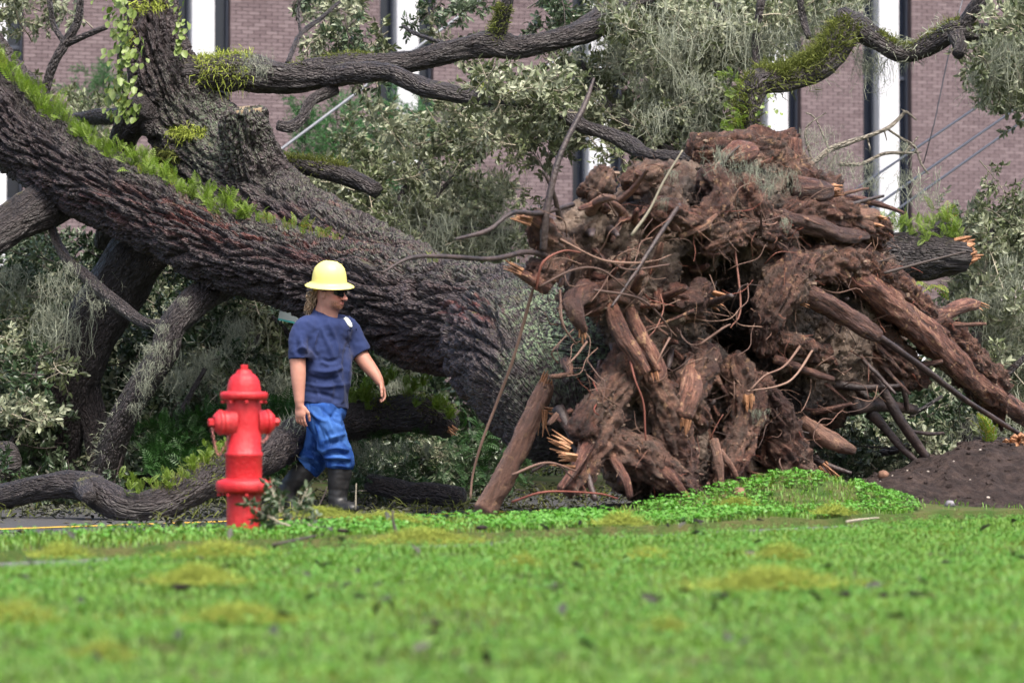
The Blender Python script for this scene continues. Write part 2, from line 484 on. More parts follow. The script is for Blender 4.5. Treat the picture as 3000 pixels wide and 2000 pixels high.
n.base(c, 0.95, 0.3); n.bump(n.noise(40, 6, 0.75), 0.05, 1.0); M['dirt'] = n.m

def leaf_material(name, top, under, var=0.4, rough=0.42, tr=0.25, yellow=None):
    n = NT(name)
    r = n.attr('rnd'); g = n.node('NewGeometry')
    oi = n.node('ObjectInfo')
    c = n.mix(n.rng(r, 0, 1, 0, 1), tuple(x * (1 - var) for x in top), tuple(x * (1 + var) for x in top))
    if yellow: c = n.mix(n.rng(r, 0.86, 0.95), c, yellow)
    c = n.mix(g.outputs['Backfacing'], c, under)
    c = n.mix(n.math('MULTIPLY', oi.outputs['Random'], 0.35), c, tuple(x * 0.55 for x in top))
    n.base(c, rough, 0.5); n.translucent(c, tr)
    return n.m
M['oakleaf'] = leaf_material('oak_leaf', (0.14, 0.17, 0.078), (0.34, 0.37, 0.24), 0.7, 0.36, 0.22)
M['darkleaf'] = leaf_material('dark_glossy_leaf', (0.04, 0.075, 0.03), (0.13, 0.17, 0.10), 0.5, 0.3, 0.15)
M['greenshrub'] = leaf_material('bright_shrub_leaf', (0.05, 0.17, 0.04), (0.08, 0.22, 0.07), 0.4, 0.5, 0.35)
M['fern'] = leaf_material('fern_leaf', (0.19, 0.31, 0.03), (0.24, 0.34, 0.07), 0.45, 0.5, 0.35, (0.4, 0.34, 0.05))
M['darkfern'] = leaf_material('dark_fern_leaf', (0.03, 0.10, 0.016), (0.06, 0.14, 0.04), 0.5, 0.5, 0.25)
M['vine'] = leaf_material('vine_leaf', (0.14, 0.24, 0.035), (0.24, 0.32, 0.09), 0.5, 0.45, 0.3, (0.5, 0.42, 0.09))
M['grass'] = leaf_material('grass_blade', (0.15, 0.305, 0.03), (0.16, 0.32, 0.04), 0.85, 0.5, 0.35, (0.36, 0.34, 0.06))
M['clover'] = leaf_material('clover_leaf', (0.10, 0.31, 0.026), (0.13, 0.33, 0.05), 0.75, 0.45, 0.3)
M['moss'] = leaf_material('yellow_moss', (0.31, 0.37, 0.055), (0.33, 0.39, 0.065), 0.4, 0.9, 0.2)
M['greenmoss'] = leaf_material('green_moss', (0.14, 0.165, 0.03), (0.16, 0.19, 0.04), 0.5, 0.9, 0.2)
M['spanish'] = leaf_material('spanish_moss_fibre', (0.34, 0.365, 0.275), (0.34, 0.365, 0.275), 0.5, 0.9, 0.3)
M['litter'] = leaf_material('dead_leaf', (0.028, 0.034, 0.018), (0.05, 0.052, 0.034), 0.6, 0.6, 0.1, (0.12, 0.085, 0.045))
M['twig'] = NT('pale_twig').base((0.3, 0.27, 0.2), 0.8).m
M['dark_twig'] = NT('dark_twig').base((0.06, 0.045, 0.04), 0.7).m
def plain(name, c, rough=0.5, spec=0.5, metal=0.0, var=0.0, vs=20):
    n = NT(name)
    if var: n.base(n.mix(n.rng(n.noise(vs, 4), 0.3, 0.7), tuple(x * (1 - var) for x in c), tuple(min(1, x * (1 + var)) for x in c)), rough, spec)
    else: n.base(c, rough, spec)
    n.b.inputs['Metallic'].default_value = metal
    M[name] = n.m; return n.m
# ================================================================== setting
S2 = math.sqrt(0.5)
def uv2xy(u, v): return (u + v) * S2, (u - v) * S2          # u along the street, v across it (towards the lawn)
def xy2uv(x, y): return (x + y) * S2, (x - y) * S2
V_LAWN, V_WALK, V_KERB, V_FAR = -9.75, -10.75, -11.9, -18.6
def gauss(x, y, cx, cy, sx, sy, a):
    return a * np.exp(-((x - cx) / sx) ** 2 - ((y - cy) / sy) ** 2)
def lawn_z(x, y):
    P = np.stack([x * 1.3, y * 1.3, 0 * x], -1)
    return 0.02 * fbm(P, 3) + 0.01 * perlin(P * 5)
def verge_z(x, y):
    P = np.stack([x * 2, y * 2, 0 * x + 4], -1)
    z = 0.02 * fbm(P, 3)
    z = z + gauss(x, y, 1.75, 18.35, 0.62, 0.55, 0.19) + gauss(x, y, 1.0, 18.0, 0.6, 0.6, 0.07)
    return z
def grid_mesh(name, u0, u1, v0, v1, du, dv, zf, mat, skirt=0.2):
    us = np.linspace(u0, u1, max(2, int((u1 - u0) / du) + 1)); vs_ = np.linspace(v0, v1, max(2, int((v1 - v0) / dv) + 1))
    U, V_ = np.meshgrid(us, vs_, indexing='ij'); X, Y = uv2xy(U, V_)
    Z = zf(X, Y)
    n, m = U.shape
    P = np.stack([X, Y, Z], -1)
    if skirt:
        low = P.copy(); low[..., 2] = -skirt
        big = np.empty((n + 2, m + 2, 3)); big[1:-1, 1:-1] = P
        big[0, 1:-1] = low[0]; big[-1, 1:-1] = low[-1]; big[1:-1, 0] = low[:, 0]; big[1:-1, -1] = low[:, -1]
        big[0, 0] = low[0, 0]; big[0, -1] = low[0, -1]; big[-1, 0] = low[-1, 0]; big[-1, -1] = low[-1, -1]
        P = big; n += 2; m += 2
    i, j = np.meshgrid(np.arange(n - 1), np.arange(m - 1), indexing='ij')
    a = (i * m + j).ravel()
    return mesh_np(name, P.reshape(-1, 3), np.stack([a, a + 1, a + m + 1, a + m], 1)[:, ::-1], mat)

n = NT('lawn_soil')
n.base(n.mix(n.rng(n.noise(6, 5), 0.35, 0.65), (0.035, 0.075, 0.014), (0.085, 0.085, 0.03)), 0.95, 0.2); n.bump(n.noise(60, 4), 0.02, 0.8); M['lawnsoil'] = n.m
n = NT('asphalt')
n.base(n.mix(n.rng(n.noise(120, 3), 0.3, 0.7), (0.032, 0.032, 0.034), (0.07, 0.068, 0.066)), 0.75, 0.4); n.bump(n.noise(200, 2), 0.006, 0.6); M['asphalt'] = n.m
n = NT('concrete')
n.base(n.mix(n.rng(n.noise(9, 6), 0.3, 0.7), (0.16, 0.155, 0.15), (0.27, 0.26, 0.25)), 0.85, 0.3); n.bump(n.noise(90, 3), 0.004, 0.6); M['concrete'] = n.m
n = NT('far_ground')
n.base(n.mix(n.rng(n.noise(2, 5), 0.35, 0.65), (0.03, 0.06, 0.014), (0.07, 0.065, 0.035)), 0.95, 0.2); M['farground'] = n.m
plain('yellow_paint', (0.6, 0.36, 0.03), 0.7, var=0.3, vs=40)

# the ground under everything, out to the horizon
link('ground', mesh_np('ground', [[-1500, -300, -.3], [1500, -300, -.3], [1500, 2500, -.3], [-1500, 2500, -.3]], np.array([[0, 1, 2, 3]]), M['farground']), kind='structure')
flat = lambda z: (lambda x, y: z + 0 * x)
link('lawn', grid_mesh('lawn', -14, 46, V_LAWN, 26, 0.25, 0.25, lawn_z, M['lawnsoil']), kind='structure')
link('verge', grid_mesh('verge', -20, 50, V_KERB, V_WALK, 0.12, 0.1, verge_z, M['lawnsoil']), kind='structure')
walk = link('sidewalk', None, kind='structure')
for k in range(-9, 34):
    child('slab', grid_mesh('slab', k * 1.5, k * 1.5 + 1.485, V_WALK + .006, V_LAWN - .006, 2, 2, flat(-0.055 + 0.004 * (k % 3)), M['concrete']), walk)
kerb = link('kerb', None, kind='structure')
for k in range(-5, 15):
    child('kerbstone', grid_mesh('kerbstone', k * 3, k * 3 + 2.985, V_KERB - .165, V_KERB - .005, 4, 4, flat(-0.005), M['concrete']), kerb)
link('road', grid_mesh('road', -60, 90, V_FAR, V_KERB - .17, 1, 1, flat(-0.13), M['asphalt'], 0.25), kind='structure')
link('road_line', grid_mesh('road_line', -60, 90, -15.42, -15.30, 5, 5, flat(-0.126), M['yellow_paint'], 0), kind='structure')
link('far_verge', grid_mesh('far_verge', -60, 90, -60, V_FAR - .01, 2, 2, lambda x, y: -0.02 + 0.06 * perlin(np.stack([x * .5, y * .5, 0 * x], -1)), M['farground'], 0.25), kind='structure')

# ------------------------------------------------------------------ the brick building
plain('mortar', (0.085, 0.066, 0.07), 0.95, 0.2)
n = NT('brick')
oi = n.node('ObjectInfo'); r = n.attr('rnd')
f = n.math('FRACT', n.math('ADD', r, oi.outputs['Random']))
c = n.ramp(f, [(0.0, (0.132, 0.096, 0.104)), (0.5, (0.178, 0.133, 0.143)), (0.85, (0.215, 0.165, 0.175)), (1.0, (0.105, 0.074, 0.083))])
c = n.mix(n.rng(n.noise(0.8, 4), 0.3, 0.7, 0, 0.5), c, (0.215, 0.166, 0.176))
n.base(c, 0.85, 0.3); n.bump(n.noise(80, 3), 0.004, 0.5); M['brick'] = n.m
plain('fin_paint', (0.72, 0.72, 0.76), 0.6, 0.3, var=0.05, vs=3)
n = NT('dark_glass'); n.base((0.012, 0.016, 0.028), 0.12, 0.5); M['glass'] = n.m
plain('window_metal', (0.06, 0.07, 0.10), 0.4, 0.5)
plain('canopy_metal', (0.30, 0.24, 0.27), 0.5, 0.5)
plain('canopy_trim', (0.62, 0.58, 0.62), 0.5)
A_, B_ = np.array([-12.5, 50.3]), np.array([12.5, 57.9])           # the wall in plan
wd = (B_ - A_) / np.linalg.norm(B_ - A_); wnrm = np.array([wd[1], -wd[0]])
WR = np.array([[wd[0], -wnrm[0], 0], [wd[1], -wnrm[1], 0], [0, 0, 1.0]])     # columns: along, into wall, up
def wall_pt(s, q, z):                       # s along, q out towards the street
    p = A_ + wd * s + wnrm * q; return np.array([p[0], p[1], z])
def wall_s(px):
    a = (px - 1500) / F                     # x = a*y on the wall line
    return (a * A_[1] - A_[0]) / (wd[0] - a * wd[1])
WLEN = np.linalg.norm(B_ - A_)
bld = thing('brick_building', 'long mauve brick building with white vertical fins and narrow dark windows', 'building', wall_pt(WLEN / 2, 0, -0.3))
ZT = 11.0
fins = [wall_s(x) for x in (-20, 590, 1190, 1752, 2275, 2601)] + [WLEN + 1.0]
hw = 0.20; gw = 0.30                          # half fin, window width
edges = [-3.0]
for s in fins: edges += [s - hw - gw, s + hw + gw]
edges.append(WLEN + 6)
def wbox(s0, s1, q0, q1, z0, z1):
    return box_v(wall_pt((s0 + s1) / 2, (q0 + q1) / 2, (z0 + z1) / 2), (s1 - s0, abs(q1 - q0), z1 - z0), WR)
BR_L, BR_H, RL, RH = 0.203, 0.057, 0.214, 0.0677
proto_b = MB(); bv = box_v((0, 0, 0), (BR_L, 0.03, BR_H), WR)
proto_b.add(bv, _BOXF); brick_me = proto_b.mesh('brick', M['brick'], smooth=False)
cands = []
for k in range(0, len(edges) - 1, 2):
    s0, s1 = edges[k], edges[k + 1]
    if s1 - s0 < 0.1: continue
    m_ = MB(); m_.add(wbox(s0, s1, -0.4, 0.0, -0.3, ZT), _BOXF)
    wall = child('wall', m_.mesh('wall', M['mortar'], False), bld)
    cands.append((s0, s1, wall))
single, rest = [], {}
for s0, s1, wall in cands:
    rows = int((ZT - 1.0) / RH)
    for r_ in range(rows):
        z = 1.0 + (r_ + 0.5) * RH
        o = 0.5 * RL * (r_ % 2)
        x = s0 - o
        while x < s1:
            a, b = max(x, s0), min(x + BR_L, s1)
            if b - a > 0.03:
                full = b - a > BR_L - .001
                p = wall_pt((a + b) / 2, 0.008 + 0.003 * random.random(), z)
                px, py = to_px(p)
                rest.setdefault(wall, []).append((p, b - a, full, float(px), float(py)))
            x += RL
def want(px, py):                            # stretches of wall the photograph shows clear
    return (2700 < px < 2990 and 150 < py < 560) or (2420 < px < 2520 and 230 < py < 480) or (1250 < px < 1420 and 20 < py < 100)
pool = [(w, i) for w, L in rest.items() for i, q in enumerate(L) if q[2] and want(q[3], q[4])]
random.Random(1).shuffle(pool); pool.sort(key=lambda t: 0 if rest[t[0]][t[1]][3] > 2600 else 1)
chosen = set(pool[:300])
for w, i in pool[:300]:
    o = bpy.data.objects.new('brick', brick_me); COL.objects.link(o); o.parent = w
    o.location = Vector(rest[w][i][0])
BF5 = _BOXF
for w, L in rest.items():
    m_ = MB()
    for i, q in enumerate(L):
        if (w, i) in chosen or not (-500 < q[3] < 3500 and q[4] > -500): continue
        m_.add(box_v(q[0], (q[1], 0.03, BR_H), WR), BF5[[0, 1, 2, 3, 4, 5]], random.random())
    if m_.n: child('brick', m_.mesh('brick_rest', M['brick'], False), w, kind='stuff')
for s in fins:
    f_ = MB()                                # white fin: a V-shaped prow
    pr = [(-hw, -0.3), (-hw, 0.10), (0.02, 0.26), (hw, 0.10), (hw, -0.3)]
    P = np.array([wall_pt(s + a, q, z) for z in (-0.3, ZT) for a, q in pr])
    f_.add(P, np.array([[i, (i + 1) % 5, (i + 1) % 5 + 5, i + 5] for i in range(5)]))
    child('fin', f_.mesh('fin', M['fin_paint'], False), bld)
    for sg in (-1, 1):
        a, b = sorted((s + sg * (hw + .003), s + sg * (hw + gw - .003)))
        g_ = MB(); g_.add(wbox(a + .035, b - .035, -0.30, -0.26, -0.3, ZT), _BOXF)
        fr = MB()
        for (x0, x1) in ((a, a + .035), (b - .035, b)): fr.add(wbox(x0, x1, -0.34, -0.16, -0.3, ZT), _BOXF)
        for z in (1.55, 4.2, 6.85): fr.add(wbox(a + .036, b - .036, -0.33, -0.22, z, z + .06), _BOXF)
        wo = child('window', fr.mesh('window_frame', M['window_metal'], False), bld)
        child('pane', g_.mesh('pane', M['glass'], False), wo)
# metal canopy over the entrance, low at the far end
s0, s1 = wall_s(2790), wall_s(3200); zc = W(2900, 678, 57)[2]
cp = MB(); P = np.array([wall_pt(s, q, z) for s in (s0, s1) for q, z in ((.06, zc), (2.2, zc - 1.5), (2.2, zc - 1.62), (.06, zc - .12))])
cp.add(P, np.array([[0, 1, 5, 4], [1, 2, 6, 5], [2, 3, 7, 6], [3, 0, 4, 7], [0, 3, 2, 1], [4, 5, 6, 7]]))
can = child('canopy', cp.mesh('canopy', M['canopy_metal'], False), bld)
tr = MB(); tr.add(wbox(s0 - .05, s1 + .05, 0.062, 0.28, zc + .003, zc + .14), _BOXF); child('trim', tr.mesh('canopy_trim', M['canopy_trim'], False), can)
for k in range(9):
    s = s0 + (s1 - s0) * (k + .5) / 9; rb = MB()
    P = np.array([wall_pt(s + d, q, z) for d in (-.03, .03) for q, z in ((.29, zc - .12), (2.2, zc - 1.49), (2.2, zc - 1.43), (.29, zc - .06))])
    rb.add(P, np.array([[0, 1, 5, 4], [1, 2, 6, 5], [2, 3, 7, 6], [3, 0, 4, 7], [0, 3, 2, 1], [4, 5, 6, 7]]))
    child('seam', rb.mesh('seam', M['canopy_trim'], False), can)
# ================================================================== the uprooted oak
oak = thing('fallen_oak', 'huge uprooted oak with its torn root mass in the air, lying across the street', 'tree', W(2050, 1450, 19.6))
A_px = [(1800, 1020, 19.9, 215), (1660, 990, 20.5, 190), (1500, 962, 21.1, 172), (1330, 932, 21.7, 156), (1150, 886, 22.2, 144), (1020, 843, 22.6, 122), (893, 800, 22.9, 108), (670, 732, 23.4, 106),
        (446, 618, 24.0, 106), (330, 560, 24.3, 104), (223, 508, 24.6, 106), (100, 415, 25.0, 116), (0, 325, 25.3, 130), (-120, 195, 25.7, 138), (-280, -20, 26.2, 140), (-450, -260, 26.8, 135)]
B_px = [(1330, 905, 22.1, 110), (1150, 822, 22.8, 118), (980, 735, 23.4, 120), (860, 665, 23.9, 120), (772, 598, 24.25, 124), (680, 505, 24.6, 130), (590, 405, 24.85, 122),
        (522, 300, 24.95, 104), (472, 185, 24.95, 84), (452, 60, 25.0, 64), (440, -80, 25.1, 58), (425, -260, 25.3, 52)]
ST_px = [(765, 560, 24.2, 95), (738, 460, 24.1, 66), (722, 380, 24.02, 55), (717, 322, 23.98, 54)]
FL_px = [(1500, 1000, 20.9, 190), (1560, 1060, 20.35, 200), (1600, 1130, 20.0, 190), (1640, 1200, 19.8, 150)]
FL2_px = [(1180, 960, 22.0, 110), (1290, 1080, 21.5, 90), (1330, 1180, 21.2, 70), (1320, 1300, 21.1, 60), (1300, 1420, 21.1, 55)]
curves = [spline(pxpts(p), 60) for p in (A_px, B_px, ST_px, FL_px)]
allp = np.vstack(curves)
clip_lo = np.array([-6.6, 19.0, -0.2]); clip_hi = np.array([1.1, 27.5, 5.2])
sd = SDF(clip_lo, clip_hi, 0.028)
for c in curves: sd.chain(c, k=0.05)
sd.plane(curves[2][-1][:3], curves[2][-1][:3] - curves[2][-5][:3], lo=curves[2][-1][:3] - .4, hi=curves[2][-1][:3] + .4)
V, Q = sd.mesh(); V = relax(V, Q, 2)
V, Q = subdiv(V, Q)
def straight(V, curve):
    """distance to the curve's surface and straightened coordinates"""
    C, R = curve[:, :3], curve[:, 3]
    s = np.concatenate([[0], np.cumsum(np.linalg.norm(np.diff(C, axis=0), axis=1))])
    T, N, B = frames(C)
    from mathutils import kdtree
    best = np.full(len(V), 1e9); bi = np.zeros(len(V), int); bt = np.zeros(len(V))
    for i in range(len(C) - 1):
        ab = C[i + 1] - C[i]; t = np.clip(((V - C[i]) @ ab) / (ab @ ab), 0, 1)
        d = np.linalg.norm(V - C[i] - t[:, None] * ab, axis=1)
        m = d < best; best[m] = d[m]; bi[m] = i; bt[m] = t[m]
    ss = s[bi] + bt * (s[bi + 1] - s[bi]); rad = R[bi] + bt * (R[bi + 1] - R[bi])
    c0 = C[bi] + bt[:, None] * (C[bi + 1] - C[bi]); q = V - c0
    nn = N[bi]; bb = B[bi]
    th = np.arctan2((q * bb).sum(1), (q * nn).sum(1))
    return best - rad, ss, th, rad
Nn = vnormals(V, Q)
num = 0; den = 0; SC = np.zeros((len(V), 3)); wb = np.zeros(len(V))
for ci, c in enumerate(curves):
    d, s, th, rad = straight(V, c)
    rr = c[:, 3].mean()
    hh = bark_h(s + 11.0 * ci, rr * np.cos(th + 0.12 * s), rr * np.sin(th + 0.12 * s))
    w = np.exp(-np.maximum(d, -0.02) / 0.035) + 1e-9
    num = num + w * hh; den = den + w; m = w > wb; wb[m] = w[m]
    SC[m] = np.stack([s + 11.0 * ci, rr * np.cos(th + .12 * s), rr * np.sin(th + .12 * s)], 1)[m]
h = num / den
px, py = to_px(V)
flare = np.clip(sstep(1420, 1560, px) * sstep(790, 880, py) + sstep(1250, 1480, px) * sstep(1060, 1200, py), 0, 1)
amp = 0.085 * (1 - 0.68 * flare)
cob = np.abs(perlin(V * 26)) + 0.5 * np.abs(perlin(V * 55 + 9))
hmix = h * (1 - flare) + flare * np.clip(cob * 1.1, 0, 1)
V = V + Nn * ((hmix - 0.55) * amp)[:, None] + Nn * (0.035 * fbm(V * 2.2, 2))[:, None]
fw = flare * (1 - .85 * sstep(1030, 1190, py)) * sstep(-.25, .35, fbm(V * 3, 3) + sstep(1480, 1660, px))
lich = np.clip(fw * 1.1 + 0.45 * np.exp(-((px - 620) / 170) ** 2 - ((py - 380) / 170) ** 2) + 0.25 * sstep(0.5, 1, Nn[:, 2]), 0, 1)
redm = np.exp(-((px - 700) / 420) ** 2 - ((py - 640 - (px - 560) * .2) / 60) ** 2) + np.exp(-((px - 1380) / 70) ** 2 - ((py - 900) / 45) ** 2) * 1.3 + 0.8*np.exp(-((px - 950) / 60) ** 2 - ((py - 640) / 40) ** 2)
child('trunk', mesh_np('trunk', V, Q, M['bark'], {'h': hmix, 'lichen': lich, 'red': redm, 'sc': SC}), oak)
trunk_V, trunk_N = V, Nn
# sawn face of the stub
e0 = curves[2][-1]; ex = (curves[2][-1] - curves[2][-4])[:3]; ex /= np.linalg.norm(ex)
Tn = ex; Na = np.cross(Tn, [0, 1, 0]); Na /= np.linalg.norm(Na); Nb = np.cross(Tn, Na)
th = np.linspace(0, 2 * math.pi, 28, endpoint=False)
rad = e0[3] * 0.93 * (1 + .05 * np.sin(th * 3))
ring = e0[:3] + Tn * .012 + np.cos(th)[:, None] * Na * rad[:, None] + np.sin(th)[:, None] * Nb * rad[:, None]
mb = MB(); mb.add(np.vstack([ring, ring - Tn * .03, [e0[:3] + Tn * .006]]), np.array([[i, (i + 1) % 28, (i + 1) % 28 + 28, i + 28][::-1] for i in range(28)]))
mb.more(np.array([[i, (i + 1) % 28, 56] for i in range(28)]))
n = NT('sawn_grey_wood'); n.base(n.mix(n.rng(n.noise(30, 3), .3, .7), (0.16, .11, .06), (0.36, .28, .18)), .85); M['sawn'] = n.m
child('sawn_face', mb.mesh('sawn_face', M['sawn']), oak)

# ---- limbs of the oak and branches around it (overview pixels, depth, radius)
LIMBS = {
 'C':  ([(470, 250, 24.9, 70), (580, 222, 24.8, 50), (660, 216, 24.8, 52), (737, 214, 24.8, 52), (848, 230, 24.8, 42), (940, 215, 24.8, 44), (1010, 196, 24.8, 42), (1100, 192, 24.8, 36), (1180, 184, 24.8, 30), (1268, 165, 24.8, 30), (1370, 140, 24.8, 33), (1446, 130, 24.8, 40), (1510, 140, 24.8, 34), (1580, 127, 24.8, 29), (1714, 94, 24.9, 32), (1804, 49, 25, 25), (1900, -10, 25.1, 21), (2050, -110, 25.3, 16)], 0.3),
 'C2': ([(950, 225, 24.75, 32), (1050, 212, 24.6, 32), (1134, 214, 24.5, 27), (1200, 238, 24.4, 26), (1268, 263, 24.3, 27), (1402, 286, 24.2, 23), (1536, 304, 24.0, 24), (1625, 322, 23.9, 23), (1714, 371, 23.8, 20), (1781, 393, 23.7, 20), (1848, 424, 23.6, 25), (1893, 453, 23.4, 20), (1982, 462, 23.2, 17), (2080, 470, 23.0, 15)], 0.28),
 'C3': (ov([(1140, 105, 24.8, 22), (1150, 60, 24.75, 17), (1165, 10, 24.7, 14), (1180, -80, 24.7, 12)]), 0.2),
 'C4': (ov([(1290, 92, 24.9, 18), (1360, 45, 25.1, 19), (1420, 5, 25.3, 17), (1520, -60, 25.6, 14)]), 0.2),
 'J':  (ov([(360, 290, 24.7, 30), (270, 268, 25.2, 20), (180, 275, 25.8, 17), (60, 300, 26.4, 14)]), 0.2),
 'J2': (ov([(340, 240, 24.7, 40), (300, 290, 24.9, 34), (275, 350, 25.2, 30), (260, 430, 25.6, 28), (240, 560, 26, 26)]), 0.2),
 'I':  (ov([(190, 420, 24.9, 62), (110, 465, 24.7, 55), (30, 510, 24.5, 48), (-70, 570, 24.2, 44), (-200, 650, 24.0, 40)]), 0.25),
 'V1': (ov([(560, 610, 23.8, 62), (490, 655, 23.6, 40), (435, 705, 23.4, 34), (392, 755, 23.3, 32), (372, 820, 23.3, 32), (310, 910, 23.4, 29), (265, 1000, 23.5, 33), (246, 1080, 23.6, 34), (240, 1130, 23.7, 34)]), 0.22),
 'H':  (ov([(378, 748, 23.3, 14), (330, 742, 23.5, 13), (275, 703, 23.7, 15), (215, 652, 24.0, 14), (150, 590, 24.4, 13), (125, 540, 24.6, 10), (105, 470, 24.8, 7)]), 0.2),
 'L':  (ov([(770, 205, 24.75, 14), (715, 232, 24.6, 13), (695, 270, 24.5, 12), (668, 292, 24.45, 13), (638, 288, 24.4, 11)]), 0.2),
}
for key, (pp, bk) in LIMBS.items():
    child('limb', tube_mesh('limb', pxpts(pp), M['limb'], step=0.022, bark=bk, lump=0.18, seed=len(key) + pp[0][0] * .01), oak)
G_px = ov([(400, 520, 24.7, 62), (330, 570, 24.75, 66), (255, 680, 24.8, 66), (190, 800, 24.8, 66), (150, 910, 24.8, 62), (130, 1010, 24.8, 56), (120, 1130, 24.8, 52)])
child('limb', tube_mesh('limb', pxpts(G_px), M['limb'], step=0.03, bark=.25, lump=.15, seed=3), oak)
G2 = ov([(180, 840, 24.9, 40), (205, 930, 24.8, 34), (225, 1010, 24.7, 30), (235, 1100, 24.6, 30)])
for pp in [ov([(185, 0, 25.2, 8), (178, 50, 25.2, 9), (150, 100, 25.2, 11), (118, 160, 25.2, 11), (100, 240, 25.2, 10), (90, 330, 25.2, 10)]),
           ov([(150, 102, 25.2, 9), (195, 82, 25.15, 7), (245, 62, 25.1, 6)]),
           ov([(150, 100, 25.2, 7), (125, 60, 25.3, 6), (115, 10, 25.3, 6), (108, -60, 25.4, 5)]),
           ov([(660, 145, 25.0, 6), (690, 80, 25.3, 6), (740, 40, 25.6, 5), (780, 5, 25.8, 4)]),
           ov([(690, 80, 25.3, 4), (685, 30, 25.4, 4), (690, -20, 25.4, 3)]),
           ov([(1050, 110, 24.9, 6), (960, 80, 25.3, 5), (925, 60, 25.5, 4)]), G2]:
    child('branch', tube_mesh('branch', pxpts(pp), M['limb'], step=0.02, bark=.2, seed=pp[0][0]), oak)

# ---- root mass: plate facing (+x, -y), modelled as one lump of soil and roots
nrm = np.array([S2, -S2, 0]); alg = np.array([S2, S2, 0])
def plate_depth(px, q=0.0):
    """depth of the plate's face (pushed q metres along its normal) under picture column px"""
    a = (px - 1500) / F; c0 = W(2060, 930, 19.35) + nrm * q
    # (x - c0x)*S2 - (y - c0y)*S2 = 0 with x = a*y
    return (c0[0] - c0[1]) / (a - 1)
def PP(px, py, q=0.0): return W(px, py, plate_depth(px, q))
Rp = np.array([[alg[0], -nrm[0], 0], [alg[1], -nrm[1], 0], [0, 0, 1.0]])
lo = np.array([-0.15, 17.2, -0.35]); hi = np.array([3.6, 22.6, 2.9])
sd = SDF(lo, hi, 0.025)
r2 = np.random.default_rng(5)
soil = [  # px, py, q (centre depth along normal), radius px
 (1980, 800, -.30, 300), (2160, 770, -.25, 320), (1880, 790, -.30, 240), (2240, 700, -.3, 250), (2080, 980, -.35, 340), (2330, 900, -.3, 290), (2060, 1180, -.25, 260),
 (1800, 765, -.25, 160), (1720, 720, -.2, 125), (1680, 830, -.15, 75), (2440, 1000, -.25, 230), (2500, 860, -.3, 190), (2230, 1180, -.2, 220), (1900, 1250, -.15, 200), (2040, 1330, -.1, 170),
 (1890, 1140, -.15, 130), (2250, 1320, -.2, 150), (2160, 575, -.28, 150), (2300, 570, -.3, 140), (2010, 640, -.28, 110), (2560, 1000, -.35, 130), (2400, 650, -.3, 110), (2600, 1060, -.4, 80), (2080, 900, -.75, 330), (2230, 960, -.75, 300), (2330, 1100, -.7, 220), (1950, 800, -.7, 260)]
for (px_, py_, q, r) in soil:
    d = plate_depth(px_, q); c = W(px_, py_, d)
    sd.ell(c, (r * d / F, r * d / F * 0.42, r * d / F), Rp, k=0.12)
for (px_, py_, q, r, rz) in [(2560, 1230, -.1, 140, 90), (1700, 800, .06, 70, 60), (1640, 1090, .1, 60, 60), (2080, 800, .1, 70, 60), (1860, 1010, .1, 60, 90), (2340, 1210, .08, 90, 60), (1985, 1290, .1, 40, 70), (2330, 1130, .18, 90, 55), (2010, 1090, .16, 60, 50), (2170, 1290, .15, 45, 80), (1990, 690, .14, 60, 70), (2120, 640, .2, 80, 50), (1950, 930, .16, 70, 40), (2400, 800, .2, 60, 40)]:
    d = plate_depth(px_, q); sd.ell(W(px_, py_, d), (r * d / F, 0.42, rz * d / F), Rp, k=0.06, op='sub')
for k in range(210):
    px_ = r2.uniform(1640, 2600); py_ = r2.uniform(560, 1400)
    if ((px_ - 2080) / 560) ** 2 + ((py_ - 950) / 500) ** 2 > 1: continue
    d = plate_depth(px_, r2.uniform(-.02, .13)); r = r2.uniform(.02, .075)
    sd.ell(W(px_, py_, d), (r * r2.uniform(1.6, 3.4), r, r * r2.uniform(.5, .9)), Rp @ rotz(r2.uniform(-.6, .6)) @ roty(r2.uniform(-1.5, 1.5)), k=0.03, op='sub')
for (px_, py_, q, r, rz, dp) in [(2125, 830, -.1, 95, 95, .62), (2130, 950, -.1, 110, 90, .62), (2230, 1040, -.1, 130, 80, .62), (2340, 1150, -.05, 120, 66, .55), (2430, 1255, .0, 120, 55, .5), (1960, 900, .0, 55, 45, .35), (1800, 970, .02, 45, 70, .3), (2080, 790, .08, 60, 50, .35), (2130, 1240, .1, 40, 110, .3), (2280, 1300, .1, 50, 90, .3), (1850, 990, .1, 55, 60, .3)]:
    d = plate_depth(px_, q); sd.ell(W(px_, py_, d), (r * d / F, dp, rz * d / F), Rp @ roty(-.35), k=0.05, op='sub')
